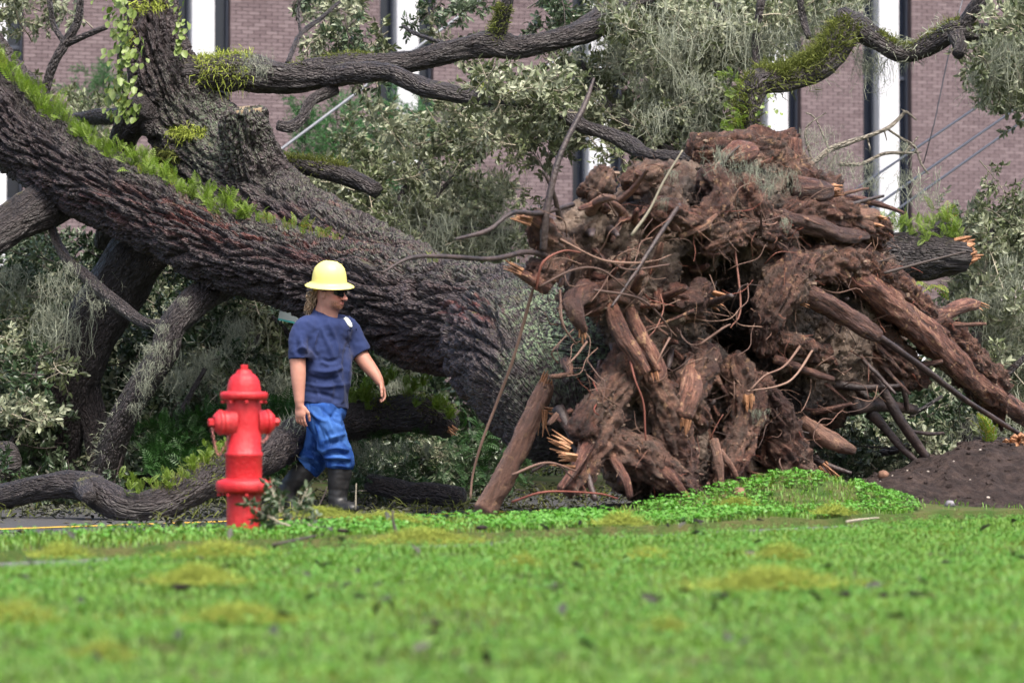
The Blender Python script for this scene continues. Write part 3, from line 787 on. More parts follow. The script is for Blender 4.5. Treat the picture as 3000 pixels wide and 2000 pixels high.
# thick roots welded into the mass  (px, py, q, r px)
WELD = [
 [(1712, 1230, .04, 30), (1705, 1265, .1, 30), (1745, 1195, .12, 28), (1810, 1125, .12, 24)],
 [(1830, 1060, .0, 60), (1795, 1150, .08, 54), (1765, 1240, .1, 48), (1730, 1330, .12, 38), (1680, 1430, .14, 20)],
 [(1780, 1300, .08, 62), (1860, 1330, .16, 66), (1950, 1390, .22, 46), (2010, 1440, .24, 28)],
 [(1900, 1100, .08, 52), (1960, 1220, .16, 60), (1985, 1330, .18, 52), (2000, 1430, .18, 40)],
 [(2060, 1040, .1, 48), (2040, 1100, .18, 46), (2010, 1180, .2, 42), (2050, 1240, .18, 38)],
 [(2160, 1080, .1, 50), (2190, 1200, .16, 52), (2150, 1330, .16, 54), (2110, 1430, .16, 44)],
 [(2220, 1130, .1, 46), (2290, 1240, .12, 44), (2330, 1330, .1, 40), (2380, 1420, .08, 20)],
 [(2280, 1320, .06, 66), (2330, 1370, .1, 50), (2400, 1430, .1, 20)],
 [(2330, 790, .1, 70), (2290, 850, .16, 66), (2250, 930, .14, 50), (2230, 1010, .06, 40)],
 [(2500, 780, .05, 62), (2420, 770, .1, 58), (2340, 790, .1, 50)],
 [(2480, 750, -.02, 58), (2570, 820, .02, 55), (2660, 900, .02, 50), (2770, 1005, .0, 52), (2880, 1110, -.02, 52), (2990, 1220, -.05, 60), (3120, 1330, -.1, 60), (3300, 1450, -.2, 55)],
 [(2310, 640, .0, 58), (2400, 620, .02, 56), (2480, 640, .0, 54), (2560, 690, -.05, 50)],
 [(2050, 440, -.28, 45), (2150, 440, -.25, 60), (2230, 450, -.22, 60), (2300, 420, -.2, 26), (2318, 408, -.2, 18)],
 [(2180, 430, -.25, 40), (2240, 410, -.25, 26), (2300, 500, -.15, 55), (2400, 560, -.1, 45), (2430, 550, -.1, 30)],
 [(1740, 560, -.12, 40), (1760, 530, -.06, 26), (1768, 515, -.05, 20)],
 [(1850, 530, -.1, 40), (1900, 510, -.06, 26), (1930, 505, -.05, 12)],
 [(1580, 680, -.0, 44), (1640, 740, .02, 46), (1600, 800, .02, 34), (1570, 790, .02, 22)],
 [(1930, 620, .08, 26), (2000, 640, .12, 24), (2080, 670, .12, 22), (2110, 690, .12, 12)],
 [(1990, 870, .1, 30), (2040, 880, .14, 32), (2060, 850, .16, 20)],
 [(2560, 1010, -.1, 60), (2640, 1080, -.1, 46), (2700, 1110, -.1, 20)],
 [(2250, 980, .1, 18), (2330, 1010, .16, 20), (2430, 1040, .14, 16)],
 [(1720, 890, .0, 40), (1790, 860, .08, 36), (1860, 900, .1, 40)],
 [(2300, 700, .06, 30), (2180, 680, .1, 28), (2080, 720, .1, 34)],
 [(2080, 520, .0, 34), (2110, 590, .06, 40), (2060, 640, .08, 30)],
 [(2190, 540, .0, 30), (2220, 620, .06, 32), (2290, 660, .06, 28)],
]
wl = []
for path in WELD:
    p = np.array([list(PP(a, b, q)) + [(.78 if r > 30 and a < 2560 else 1) * r * plate_depth(a, q) / F] for a, b, q, r in path])
    c = spline(p, 6 * len(path)); wl.append(c)
    sd.chain(c, k=0.035)
sd.plane((0, 0, -.3), (0, 0, -1))
V, Q = sd.mesh(); V = relax(V, Q, 1)
V, Q = subdiv(V, Q)
Nn = vnormals(V, Q)
SC = V * [3, 1, 1]; rootd = np.full(len(V), 9.0); barkd = np.zeros(len(V))
for ci, c in enumerate(wl):
    d, s, th, rad = straight(V, c)
    m = d < rootd
    rr = c[:, 3].mean()
    barkd[m] = bark_h(s[m] + 3 * ci, rr * np.cos(th[m]), rr * np.sin(th[m])); rootd = np.minimum(rootd, d); SC[m] = np.stack([s[m] + 3 * ci, rr * np.cos(th[m]), rr * np.sin(th[m])], 1)
rootm = 1 - sstep(0.005, 0.05, rootd)
rug = 0.06 * fbm(V * 3.2, 4) + 0.05 * (0.3 - np.abs(fbm(V * 9.0 + 40, 3))) + 0.046 * (0.3 - np.abs(fbm(V * 22, 2))) + 0.022 * (.3 - np.abs(perlin(V * 38 + 3)))
px, py = to_px(V); hollow_shade = np.clip(np.exp(-((px - 2140) / 120) ** 2 - ((py - 920) / 150) ** 2) * 1.3 + np.exp(-((px - 2350) / 150) ** 2 - ((py - 1190) / 80) ** 2) * 1.1 + np.exp(-((px - 2060) / 60) ** 2 - ((py - 560) / 50) ** 2) * .7, 0, 1)  # last mask: where the hollow's shade is painted into the colour
stri = 0.012 * (0.5 - np.abs(perlin(V * [3, 3, 14] + perlin(V * 2)[:, None] * 2.5)))
disp = (1 - rootm) * (rug + stri) + rootm * ((barkd - .55) * 0.05 + 0.03 * fbm(V * 9, 3) + 0.02 * (.3 - np.abs(perlin(V * 28))) + 0.032 * (.3 - np.abs(perlin(SC * [5, 26, 26]))))
V = V + Nn * disp[:, None]
child('root_mass', mesh_np('root_mass', V, Q, M['rootmass'], {'root': np.clip(rootm * .8, 0, 1), 'humus_shade': hollow_shade, 'lump': rug, 'sc': SC}), oak)

root_V, root_N = V, vnormals(V, Q)
# crumbling soil and matted hair roots clinging to the face
q = np.random.default_rng(23); face = np.where((root_N @ nrm > .1) & (V[:, 2] > .05))[0]
i = face[q.integers(0, len(face), 3200)]; mb = MB()
for j in i:
    s_ = q.uniform(.006, .017) * (2.0 if q.random() < .05 else 1); bv_ = box_v((0, 0, 0), (s_ * q.uniform(.8, 1.8), s_, s_ * q.uniform(.4, .9)), rotz(q.uniform(0, 6)) @ rotx(q.uniform(0, 6))) * q.uniform(.55, 1.15, (8, 1)); mb.add(bv_ + root_V[j] + root_N[j] * s_ * .2, _BOXF, q.random())
n = NT('crumb_soil'); r_ = n.attr('rnd'); n.base(n.ramp(r_, [(0, (.025, .017, .014)), (.5, (.085, .057, .043)), (.85, (.20, .14, .105)), (1, (.34, .25, .19))]), .95, .3); M['crumb'] = n.m
child('soil_crumbs', mb.mesh('soil_crumbs', M['crumb'], False), oak, kind='stuff')
def ribbons(name, P, D, Ln, m, width, mat, parent, curl=.6, sag=.25):
    c_ = len(P); A = np.zeros((c_, m, 3)); A[:, 0] = P; v = D.copy()
    for j in range(1, m):
        v = v + q.normal(size=(c_, 3)) * curl + [0, 0, -sag]; A[:, j] = A[:, j - 1] + v / np.linalg.norm(v, axis=1)[:, None] * (Ln / m)[:, None]
    s_ = q.normal(size=(c_, 1, 3)); s_ /= np.linalg.norm(s_, axis=2)[..., None]; wv = width[:, None, None] * np.linspace(1, .4, m)[None, :, None]
    Vv = np.stack([A - s_ * wv / 2, A + s_ * wv / 2], 2).reshape(-1, 3); k_ = (np.arange(c_)[:, None] * m + np.arange(m - 1)[None]).ravel() * 2
    mb = MB(); mb.add(Vv, np.stack([k_, k_ + 1, k_ + 3, k_ + 2], 1), np.repeat(q.random(c_), m * 2)); child(name, mb.mesh(name, mat), parent, kind='stuff')
n = NT('hair_root'); r_ = n.attr('rnd'); n.base(n.ramp(r_, [(0, (.02, .012, .011)), (.5, (.09, .05, .038)), (.8, (.25, .15, .10)), (1, (.20, .05, .03))]), .7, .4); M['hairroot'] = n.m
i = face[q.integers(0, len(face), 3000)]
ribbons('root_fibres', root_V[i], root_N[i] * .8 + q.normal(size=(3000, 3)) * .5, q.uniform(.06, .30, 3000) , 7, q.uniform(.002, .006, 3000), M['hairroot'], oak)
# ---- single roots
def root_pts(path): return np.array([list(PP(a, b, q)) + [r * plate_depth(a, q) / F] for a, b, q, r in path])
ROOTS = [
 [(2480, 790, .06, 36), (2560, 850, .1, 40), (2640, 915, .1, 42), (2730, 1000, .1, 40), (2850, 1110, .06, 34), (2960, 1190, .02, 28), (3100, 1280, -.02, 24)],
 [(2350, 850, .2, 30), (2420, 890, .24, 30), (2500, 940, .26, 30), (2560, 975, .26, 24), (2575, 985, .26, 12)],
 [(1840, 900, .12, 20), (1870, 970, .2, 24), (1900, 1030, .25, 23), (1930, 1090, .28, 20), (1905, 1115, .28, 10)],
 [(1790, 890, .1, 18), (1810, 950, .18, 24), (1850, 1020, .24, 24), (1890, 1090, .27, 20)],
 [(1720, 850, .06, 34), (1680, 880, .14, 30), (1690, 930, .18, 24), (1710, 970, .19, 15)],
 [(2030, 1060, .16, 14), (2020, 1150, .26, 34), (2000, 1220, .28, 28)],
 [(1730, 1270, .1, 26), (1690, 1360, .2, 14), (1640, 1430, .24, 8)],
 [(1790, 1330, .14, 16), (1830, 1400, .26, 15), (1845, 1455, .28, 9)],
 [(1900, 1330, .22, 26), (1960, 1390, .3, 18), (2000, 1440, .33, 9)],
 [(2090, 1290, .2, 16), (2105, 1350, .26, 14), (2115, 1430, .28, 7)],
 [(2110, 1320, .22, 12), (2140, 1360, .27, 9), (2160, 1400, .28, 6)],
 [(2160, 1260, .2, 12), (2162, 1330, .22, 9)],
 [(2640, 970, .05, 16), (2740, 930, .1, 22), (2830, 895, .12, 20), (2860, 890, .12, 15)],
 [(1990, 690, .1, 10), (2060, 660, .18, 9), (2100, 630, .2, 5)],
 [(2280, 640, .05, 30), (2380, 660, .14, 26), (2470, 690, .16, 22), (2540, 690, .12, 10)],
 [(2330, 560, .0, 36), (2390, 560, .06, 34), (2430, 555, .06, 20)],
 [(2380, 690, .0, 30), (2470, 650, .03, 34), (2550, 640, .03, 30)],
 [(2390, 720, .0, 26), (2480, 690, .05, 26), (2556, 670, .05, 22)],
 [(2350, 1230, .1, 16), (2430, 1290, .14, 26), (2500, 1320, .12, 10)],
 [(2270, 1050, .14, 12), (2350, 1080, .2, 12), (2440, 1110, .2, 8)],
 [(1560, 640, .02, 26), (1585, 650, .08, 22), (1545, 630, .09, 12)],
 [(1600, 840, .04, 22), (1560, 820, .08, 18), (1515, 795, .1, 11)],
 [(2120, 470, -.12, 24), (2170, 450, -.06, 40), (2200, 440, -.06, 28)],
 [(2310, 500, -.12, 30), (2318, 450, -.12, 28), (2322, 408, -.12, 24)],
]
for k, p in enumerate(ROOTS):
    child('root', tube_mesh('root', root_pts(p), M['root'], step=0.018, bark=.35, lump=.35, seed=k * 3.1, minseg=8), oak)
DARK = [
 ([(1590, 735, .1, 10), (1602, 620, .14, 11), (1640, 460, .16, 9), (1712, 310, .16, 8), (1740, 230, .15, 4)], 'thin dark root standing upright'),
 ([(1680, 600, .02, 7), (1580, 625, .14, 7), (1500, 625, .2, 7), (1430, 675, .22, 7), (1335, 702, .22, 5)], None),
 ([(1600, 750, .04, 9), (1540, 740, .14, 8), (1430, 758, .22, 7), (1225, 752, .26, 6), (1120, 797, .26, 3)], None),
 ([(1640, 640, .06, 9), (1620, 560, .12, 7), (1590, 500, .12, 3)], None),
 ([(2575, 985, .26, 12), (2680, 1060, .3, 10), (2800, 1150, .3, 9), (2920, 1230, .28, 8), (3060, 1310, .25, 5)], None),
 ([(2560, 1090, .0, 14), (2630, 1220, .06, 16), (2700, 1320, .1, 13), (2772, 1418, .14, 9)], None),
 ([(2655, 1260, .07, 6), (2720, 1270, .1, 6), (2765, 1268, .1, 4)], None),
 ([(2500, 1190, -.1, 26), (2580, 1185, -.1, 20), (2680, 1200, -.1, 14)], None),
 ([(1990, 600, .16, 8), (1930, 690, .24, 7), (1860, 800, .26, 6), (1790, 900, .24, 4)], None),
]
for k, (p, lab) in enumerate(DARK):
    child('root', tube_mesh('root', root_pts(p), M['dark_root'], step=0.02, bark=.1, lump=.3, seed=k, minseg=6), oak, lab)
# torn stumps of small roots sticking out all over the mass
r4 = np.random.default_rng(19); cnt = 0
ctr = PP(2130, 900, -.4)
while cnt < 130:
    x = r4.uniform(1610, 2640); y = r4.uniform(500, 1420); e = ((x - 2090) / 540) ** 2 + ((y - 950) / 490) ** 2
    if e > 1 or ((x - 2160) / 140) ** 2 + ((y - 940) / 190) ** 2 < 1: continue
    p0 = PP(x, y, -.12); out = p0 - ctr; out /= np.linalg.norm(out); d0 = out * (.5 + .8 * e) + nrm * .8 + r4.normal(size=3) * .45 + [0, 0, -.25]; d0 /= np.linalg.norm(d0)
    r0 = r4.uniform(.008, .03) * (1.3 if r4.random() < .2 else 1); L_ = r4.uniform(.16, .5); bend = r4.normal(size=3) * .22
    pts = [list(p0) + [r0 * 1.5], list(p0 + d0 * L_ * .4) + [r0], list(p0 + d0 * L_ * .75 + bend * L_ * .5) + [r0 * .8], list(p0 + d0 * L_ + bend * L_) + [r0 * .55]]
    child('root', tube_mesh('root', pts, M['root'] if r4.random() < .75 else M['dark_root'], step=.03, bark=.3, lump=.5, seed=cnt * 1.7, minseg=6), oak); cnt += 1
# thin rootlets: every one a curl of its own
RL = [
 [(1570, 850, .1), (1590, 770, .16), (1650, 735, .2), (1700, 740, .2)], [(1580, 840, .1), (1680, 790, .2), (1760, 790, .24), (1840, 850, .26), (1900, 900, .26)],
 [(1740, 850, .2), (1860, 870, .28), (1920, 910, .3), (1965, 970, .3), (1962, 1000, .28)], [(1962, 990, .3), (1935, 1040, .32), (1918, 1085, .3)],
 [(2060, 1390, .2), (2000, 1380, .3), (1990, 1380, .3)], [(1640, 700, .1), (1760, 760, .22), (1850, 770, .26), (1910, 765, .26)], [(1780, 760, .2), (1840, 790, .26), (1960, 775, .26)],
 [(2360, 990, .2), (2300, 1070, .3), (2240, 1100, .34), (2200, 1140, .34)], [(2390, 1010, .2), (2330, 1100, .32), (2280, 1130, .34), (2190, 1145, .33)],
 [(2150, 700, .1), (2170, 900, .2), (2140, 960, .2)], [(2050, 1010, .2), (2120, 960, .26), (2140, 950, .26)], [(1640, 850, .1), (1650, 950, .2), (1690, 1010, .2)],
 [(1720, 1000, .2), (1690, 1040, .2), (1660, 1070, .2)], [(1840, 1030, .2), (1860, 1110, .28), (1885, 1180, .3), (1890, 1260, .3), (1892, 1290, .3)],
 [(1500, 1470, .1), (1600, 1440, .3), (1750, 1445, .35), (1810, 1460, .33)], [(1560, 1380, .1), (1620, 1355, .25), (1680, 1400, .3)], [(1500, 1390, .2), (1600, 1355, .28), (1690, 1380, .3)],
]
r3 = np.random.default_rng(11)
for k in range(125):
    x = r3.uniform(1580, 2500); y = r3.uniform(620, 1380)
    if ((x - 2060) / 520) ** 2 + ((y - 980) / 450) ** 2 > 1: continue
    p = [(x, y, .08)]; a = r3.uniform(0, 6.28)
    for j in range(3):
        a += r3.uniform(-1.2, 1.2); l_ = r3.uniform(20, 65); x += l_ * math.cos(a); y += l_ * math.sin(a); p.append((x, y, .14 + .05 * r3.random() + .03 * j))
    RL.append(p)
n = NT('rootlet_bark'); n.base(n.ramp(n.node('ObjectInfo').outputs['Random'], [(0, (0.05, .03, .026)), (.5, (.16, .09, .065)), (.8, (.24, .15, .11)), (1, (.17, .04, .025))]), .7); M['rootlet'] = n.m
for k, p in enumerate(RL):
    r0 = (4.2 if k < 17 else r3.uniform(1.1, 2.8))
    pts = [(a, b, q, r0 * (1 - .6 * i / len(p))) for i, (a, b, q) in enumerate(p)]
    child('rootlet', tube_mesh('rootlet', root_pts(pts), M['rootlet'], step=0.035, bark=0, lump=.5, seed=k, seg=5), oak)
# pale splintered ends
def splinters(name, centre, axis, rad, ln, count, parent, seed, mat='wood'):
    q = np.random.default_rng(seed); axis = np.asarray(axis, float); axis /= np.linalg.norm(axis)
    a = np.cross(axis, [0.3, 0.9, 0.2]); a /= np.linalg.norm(a); b = np.cross(axis, a); mb = MB()
    for _ in range(count):
        t, r = q.uniform(0, 6.28), rad * math.sqrt(q.random())
        c = np.asarray(centre) + a * r * math.cos(t) + b * r * math.sin(t)
        e = c + axis * ln * q.uniform(.3, 1) + q.normal(size=3) * ln * .12
        add_tube(mb, [list(c - axis * ln * .3) + [rad * .22], list((c + e) / 2) + [rad * .17], list(e) + [rad * .03]], step=.05, seg=4)
    me = mb.mesh(name, M[mat], False)
    return child(name, me, parent) if parent is not None else me
for (x, y, q, ax, r, ln, cnt) in [(1708, 975, .2, (-.05, 0, -1), .028, .08, 7), (1515, 795, .1, (-1, 0, .5), .03, .1, 9), (1545, 640, .1, (-1, 0, .3), .04, .1, 12), (2862, 890, .12, (1, 0, -.3), .03, .09, 7),
        (1655, 1300, .2, (-.8, -.2, .4), .04, .12, 10), (1670, 1345, .22, (-1, -.2, .1), .05, .12, 10), (2555, 655, .05, (1, 0, -.1), .07, .1, 14), (2440, 560, .05, (1, 0, .1), .05, .08, 10),
        (2000, 1440, .3, (.6, 0, -.8), .03, .1, 8), (2350, 880, .22, (1, -.1, -.2), .03, .06, 5), (2000, 1240, .28, (-.2, 0, -1), .05, .1, 10), (2190, 1170, .24, (.1, -.3, -1), .05, .09, 9), (1920, 1100, .3, (0.2, -.3, -1), .03, .06, 6), (2090, 875, .2, (1, -.3, -.3), .06, .08, 10), (2420, 1370, .14, (.7, 0, -.8), .04, .12, 8), (1870, 1310, .22, (.5, -.3, -1), .05, .09, 9)]:
    splinters('splintered_end', PP(x, y, q), ax, r, ln, cnt, oak, int(x))
# stones and soil clods caught in the mass
cl = MB(); q = np.random.default_rng(8)
ico = None
def blob(mb, c, r, seed, a=0.5, flat=1.0):
    u = np.linspace(0, math.pi, 6)[1:-1]; t = np.linspace(0, 2 * math.pi, 8, endpoint=False)
    D = np.array([[0, 0, 1]] + [[math.sin(x) * math.cos(y), math.sin(x) * math.sin(y), math.cos(x)] for x in u for y in t] + [[0, 0, -1]])
    rr = r * (1 + .35 * perlin(D * 1.3 + seed))
    Vv = np.asarray(c) + D * rr[:, None] * [1, 1, flat]
    k = 8; T = [[0, 1 + i, 1 + (i + 1) % k] for i in range(k)] + [[33, 25 + (i + 1) % k, 25 + i] for i in range(k)]
    Qd = [[1 + a_ * k + i, 1 + (a_ + 1) * k + i, 1 + (a_ + 1) * k + (i + 1) % k, 1 + a_ * k + (i + 1) % k] for a_ in range(3) for i in range(k)]
    mb.add(Vv, np.array(Qd), a); mb.more(np.array(T))
# ================================================================== the hydrant
n = NT('red_paint')
c = n.mix(n.rng(n.noise(14, 6, 0.7), 0.35, 0.7), (0.46, 0.008, 0.014), (0.58, 0.018, 0.026))
c = n.mix(n.rng(n.noise(5, 7, 0.75, co=n.coord((1, 1, .4))), 0.6, 0.74), c, (0.3, 0.010, 0.012))
c = n.mix(n.rng(n.noise(55, 4, .7), .62, .68, 0, .7), c, (0.2, .03, .02)); c = n.mix(n.rng(n.noise(3, 5, .7), .5, .7, 0, .35), c, (.62, .12, .12))
n.base(c, n.rng(n.noise(18, 4), .3, .7, 0.32, 0.62), 0.5); n.bump(n.noise(45, 6, .7), 0.006, 0.8); M['red'] = n.m
plain('chain_steel', (0.32, 0.12, 0.11), 0.5, 0.5, 0.4, var=.5, vs=90)
HD = 15.1; HC = W(714, 1535, HD); HC[2] = 0.0
hs = HD / F
def hz(py): return W(714, py, HD)[2]
def lathe(mb, prof, c, k=40, a=0.5, flute=None):
    """prof: [(radius, z)] about the vertical through c"""
    th = np.linspace(0, 2 * math.pi, k, endpoint=False); R = []
    for r, z in prof:
        rr = np.full(k, r)
        if flute and flute[0] < z < flute[1]: rr = rr * (1 + 0.022 * np.abs(np.cos(th * 4)) ** 0.5 - .012)
        R.append(np.stack([c[0] + rr * np.cos(th), c[1] + rr * np.sin(th), np.full(k, z)], 1))
    Vv = np.concatenate(R); m = len(prof)
    Qd = [[i * k + j, i * k + (j + 1) % k, (i + 1) * k + (j + 1) % k, (i + 1) * k + j] for i in range(m - 1) for j in range(k)]
    mb.add(Vv, np.array(Qd), a)
def axis_lathe(prof, c, ax, k=28, hexa=None):
    ax = np.asarray(ax, float); ax /= np.linalg.norm(ax); s = np.cross(ax, [0, 0, 1]); s /= np.linalg.norm(s); u = np.cross(s, ax)
    mb = MB(); th = np.linspace(0, 2 * math.pi, k, endpoint=False); R = []
    for r, d in prof: R.append(np.asarray(c) + ax * d + r * np.cos(th)[:, None] * s + r * np.sin(th)[:, None] * u)
    m = len(prof)
    Qd = [[i * k + j, i * k + (j + 1) % k, (i + 1) * k + (j + 1) % k, (i + 1) * k + j] for i in range(m - 1) for j in range(k)]
    mb.add(np.concatenate(R), np.array(Qd)); return mb
hyd = thing('fire_hydrant', 'bright red fire hydrant standing on the grass verge in front of the worker', 'fire hydrant', HC)
def hpart(name, prof, flute=None, k=44, parent=None, sm=True):
    mb = MB(); lathe(mb, [(r * hs, hz(y)) for r, y in prof], HC, k, flute=flute)
    return child(name, mb.mesh(name, M['red'], sm), parent or hyd)
hpart('base_pipe', [(50, 1560), (50, 1452), (49, 1441)])
hpart('ground_flange', [(49, 1443), (76, 1441), (80, 1437), (82, 1425), (81, 1412), (76, 1407), (62, 1403), (54, 1400)])
barrel = hpart('barrel', [(53, 1404), (53.5, 1338), (55, 1336), (56, 1331), (55, 1326), (51, 1323), (50.5, 1250), (49.5, 1180), (49, 1166)])
hpart('bonnet_flange', [(48, 1170), (66, 1169), (69, 1166), (70.5, 1157), (69, 1150), (63, 1147), (50, 1146.5)])
bon = hpart('bonnet', [(50, 1148), (49, 1142), (47.5, 1128), (44, 1115), (38, 1104), (31, 1097), (24, 1093), (24, 1090), (21, 1088), (20.5, 1084), (17, 1083)], flute=(hz(1145), hz(1094)), k=64)
mb = MB(); lathe(mb, [(11.5 * hs, hz(1086)), (11 * hs, hz(1070)), (9.5 * hs, hz(1068.5)), (0.001, hz(1068))], HC, 5); child('operating_nut', mb.mesh('operating_nut', M['red'], False), hyd)
hexp = lambda r: [(r, 0), (r, .016), (r * .8, .02), (.001, .021)]
for k in range(8):
    t = math.radians(k * 45 + 12)
    for (rad, y, up) in ((61, 1172, -1), (72, 1443, -1)):
        p = HC + np.array([rad * hs * math.cos(t), rad * hs * math.sin(t), 0]); p[2] = hz(y)
        m_ = axis_lathe([(.011, 0), (.011, .014), (.001, .0145)], p, (0, 0.001, up), 6)
        child('bolt', m_.mesh('bolt', M['red'], False), hyd)
def nozzle(ang, cy, lab):
    ax = np.array([math.cos(ang), math.sin(ang), 0]); c = HC.copy(); c[2] = hz(cy)
    st = hs
    nz = child('nozzle', axis_lathe([(46 * st, 34 * st), (42 * st, 46 * st), (37 * st, 52 * st), (35 * st, 60 * st), (34 * st, 66 * st)], c, ax).mesh('nozzle', M['red']), hyd)
    cap = child('nozzle_cap', axis_lathe([(33 * st, 67 * st), (36.5 * st, 68 * st), (37 * st, 76 * st), (35 * st, 78 * st), (31 * st, 79 * st), (30 * st, 84 * st), (24 * st, 90 * st), (17 * st, 92 * st), (16 * st, 93 * st)], c, ax).mesh('nozzle_cap', M['red']), hyd)
    child('cap_nut', axis_lathe([(12.5 * st, 92 * st), (12 * st, 107 * st), (10 * st, 108.5 * st), (.0008, 109 * st)], c, ax, 5).mesh('cap_nut', M['red'], False), cap)
    return c, ax
cL, aL = nozzle(math.radians(180 + 24), 1237, '')
cR, aR = nozzle(math.radians(24), 1236, '')
cP, aP = nozzle(math.radians(114), 1240, '')
def chain(p0, p1, p2, cnt=16):
    """links hanging from p0 through p1 to p2"""
    C = spline(np.array([p0, p1, p2]), cnt); mb = MB()
    for i in range(cnt - 1):
        d = C[i + 1] - C[i]; L = np.linalg.norm(d); d /= L
        s = np.cross(d, [0.2, 1, 0.1] if i % 2 else [1, .2, .3]); s /= np.linalg.norm(s)
        t = np.linspace(0, 2 * math.pi, 9)
        ring = [list((C[i] + C[i + 1]) / 2 + d * L * .72 * math.cos(x) + s * .0095 * math.sin(x)) + [.0032] for x in t]
        add_tube(mb, ring, step=.02, seg=4, close=False)
    return mb.mesh('chain', M['chain_steel'])
q0 = cL + aL * 100 * hs + np.array([0, 0, -14 * hs]); q2 = cL + aL * 58 * hs + [0.03, -.02, -34 * hs]
child('chain', chain(q0, [(q0[0] + q2[0]) / 2 - .012, q0[1], hz(1332)], list(q2), 24), hyd)
q0 = cR + aR * 82 * hs + np.array([0, 0, -30 * hs]); q2 = cR + aR * 50 * hs + [0, -.03, -36 * hs]
child('chain', chain(q0, [HC[0] + 60 * hs, HC[1] - .02, hz(1292)], list(q2 + [-.02, 0, -.05]), 16), hyd)

# ================================================================== the worker
MD = 21.6; ms = MD / F
YAW = math.radians(-35); RY = rotz(YAW)               # local x forward, local y to his own left
def MP(px, py, dy=0.0): return W(px, py, MD + dy)
n = NT('skin')
c = n.mix(n.rng(n.noise(16, 4), 0.3, 0.7), (0.47, 0.235, 0.17), (0.56, 0.29, 0.215))
c = n.mix(n.attr('ruddy'), c, (0.58, 0.2, 0.15)); c = n.mix(n.math('MULTIPLY', n.attr('beard'), n.rng(n.noise(140, 3), .35, .6, .45, 1)), c, (0.16, 0.075, 0.04)); c = n.mix(n.attr('lip'), c, (0.5, 0.17, 0.15))
n.base(c, 0.55, 0.4); n.b.inputs['Subsurface Weight'].default_value = 0.08; n.b.inputs['Subsurface Radius'].default_value = (0.01, .004, .002); n.bump(n.noise(180, 3), 0.002, 0.4); M['skin'] = n.m
n = NT('navy_cotton')
c = n.mix(n.rng(n.noise(7, 5), 0.3, 0.7), (0.017, 0.028, 0.09), (0.028, 0.044, 0.125)); c = n.mix(n.rng(n.noise(3.2, 4), .56, .72, 0, .6), c, (0.055, 0.058, .10))
n.base(c, 0.9, 0.2); n.bump(n.noise(320, 2), 0.002, 0.5); n.b.inputs['Sheen Weight'].default_value = 0.05; M['shirt'] = n.m
n = NT('blue_denim')
c = n.mix(n.rng(n.noise(9, 5), 0.35, 0.65), (0.006, 0.033, 0.155), (0.015, 0.07, 0.28)); c = n.mix(n.attr('worn'), c, (0.07, 0.19, 0.5)); c = n.mix(n.rng(n.noise(60, 2, co=n.coord((1, 1, .3))), .55, .75, 0, .35), c, (0.09, .2, .48))
n.base(c, 0.85, 0.25); n.bump(n.noise(350, 2), 0.002, 0.5); M['denim'] = n.m
n = NT('boot_rubber'); n.base(n.mix(n.rng(n.noise(11, 5), .35, .7), (0.012, .013, .015), (0.035, .035, .037)), 0.45, 0.5); n.bump(n.noise(25, 3), .006, .5); M['boot'] = n.m
n = NT('hat_plastic'); n.base(n.mix(n.rng(n.noise(10, 5), .4, .75), (0.82, 0.74, 0.22), (0.8, 0.71, 0.25)), 0.42, 0.5); M['hat'] = n.m
plain('strap_yellow', (0.65, .42, .03), .6); plain('dark_lens', (0.008, .009, .01), .12, .5); plain('shades_frame', (0.012, .012, .012), .35)
plain('patch_white', (0.72, .76, .70), .8, var=.06, vs=120); plain('patch_ring', (0.42, .5, .42), .8); plain('stitch', (0.25, .3, .42), .9)
n = NT('fair_hair'); n.base(n.mix(n.attr('rnd'), (0.2, .12, .06), (0.6, .43, .27)), .6, .5); M['hair'] = n.m

man = thing('person', 'worker in yellow hard hat, navy T-shirt, jeans and rubber boots walking past the trunk', 'person', MP(955, 1497))
VOX = 0.0052
c0 = MP(955, 1130)
bd = SDF(c0 + [-.42, -.45, -1.0], c0 + [.62, .45, 1.0], VOX)
HS = np.array([1.12, 1.12, 1.0]); hc = MP(968, 858, -.05); HYAW = math.radians(-27); HR = rotz(HYAW) @ roty(math.radians(5))
def H(x, y, z): return hc + HR @ (np.array([x, y, z]) * HS)
def hell(c, r, k=.02, op='add', R=None): bd.ell(H(*c), np.array(r) * HS, HR if R is None else HR @ R, k, op)
# skull, face
hell((-.012, 0, .035), (.098, .076, .098)); hell((.03, 0, -.005), (.066, .064, .085), .03); hell((.028, 0, -.058), (.058, .055, .052), .03)
hell((.07, 0, -.098), (.024, .03, .02), .03); hell((.05, .034, -.075), (.03, .02, .028), .03); hell((.05, -.034, -.075), (.03, .02, .028), .03)
hell((.066, 0, .028), (.03, .05, .014), .02)                                     # brow
hell((.058, .035, -.022), (.03, .026, .022), .02); hell((.058, -.035, -.022), (.03, .026, .022), .02)   # cheeks
for s in (-1, 1): hell((.092, s * .031, .004), (.014, .017, .012), .012, 'sub'); hell((.078, s * .031, .003), (.013, .013, .012), .006)
bd.cone(H(.086, 0, .01), H(.116, 0, -.034), .0105, .0165, .012)                 # nose
for s in (-1, 1): hell((.105, s * .013, -.037), (.012, .009, .009), .008)
hell((.091, 0, -.062), (.013, .024, .0065), .006); hell((.089, 0, -.074), (.013, .021, .007), .006); hell((.1, 0, -.0675), (.012, .022, .0018), .003, 'sub')
for s in (-1, 1):
    hell((-.008, s * .079, -.008), (.021, .009, .034), .008, R=rotz(-s * .35)); hell((-.002, s * .087, -.004), (.010, .006, .018), .006, 'sub')
bd.cone(H(-.022, 0, -.05), MP(952, 925, .0), .066, .068, .04); bd.cone(MP(952, 920, .0), MP(948, 960, .0), .07, .11, .04)
bd.cone(H(.03, 0, -.085), MP(972, 925, -.04), .03, .04, .04)
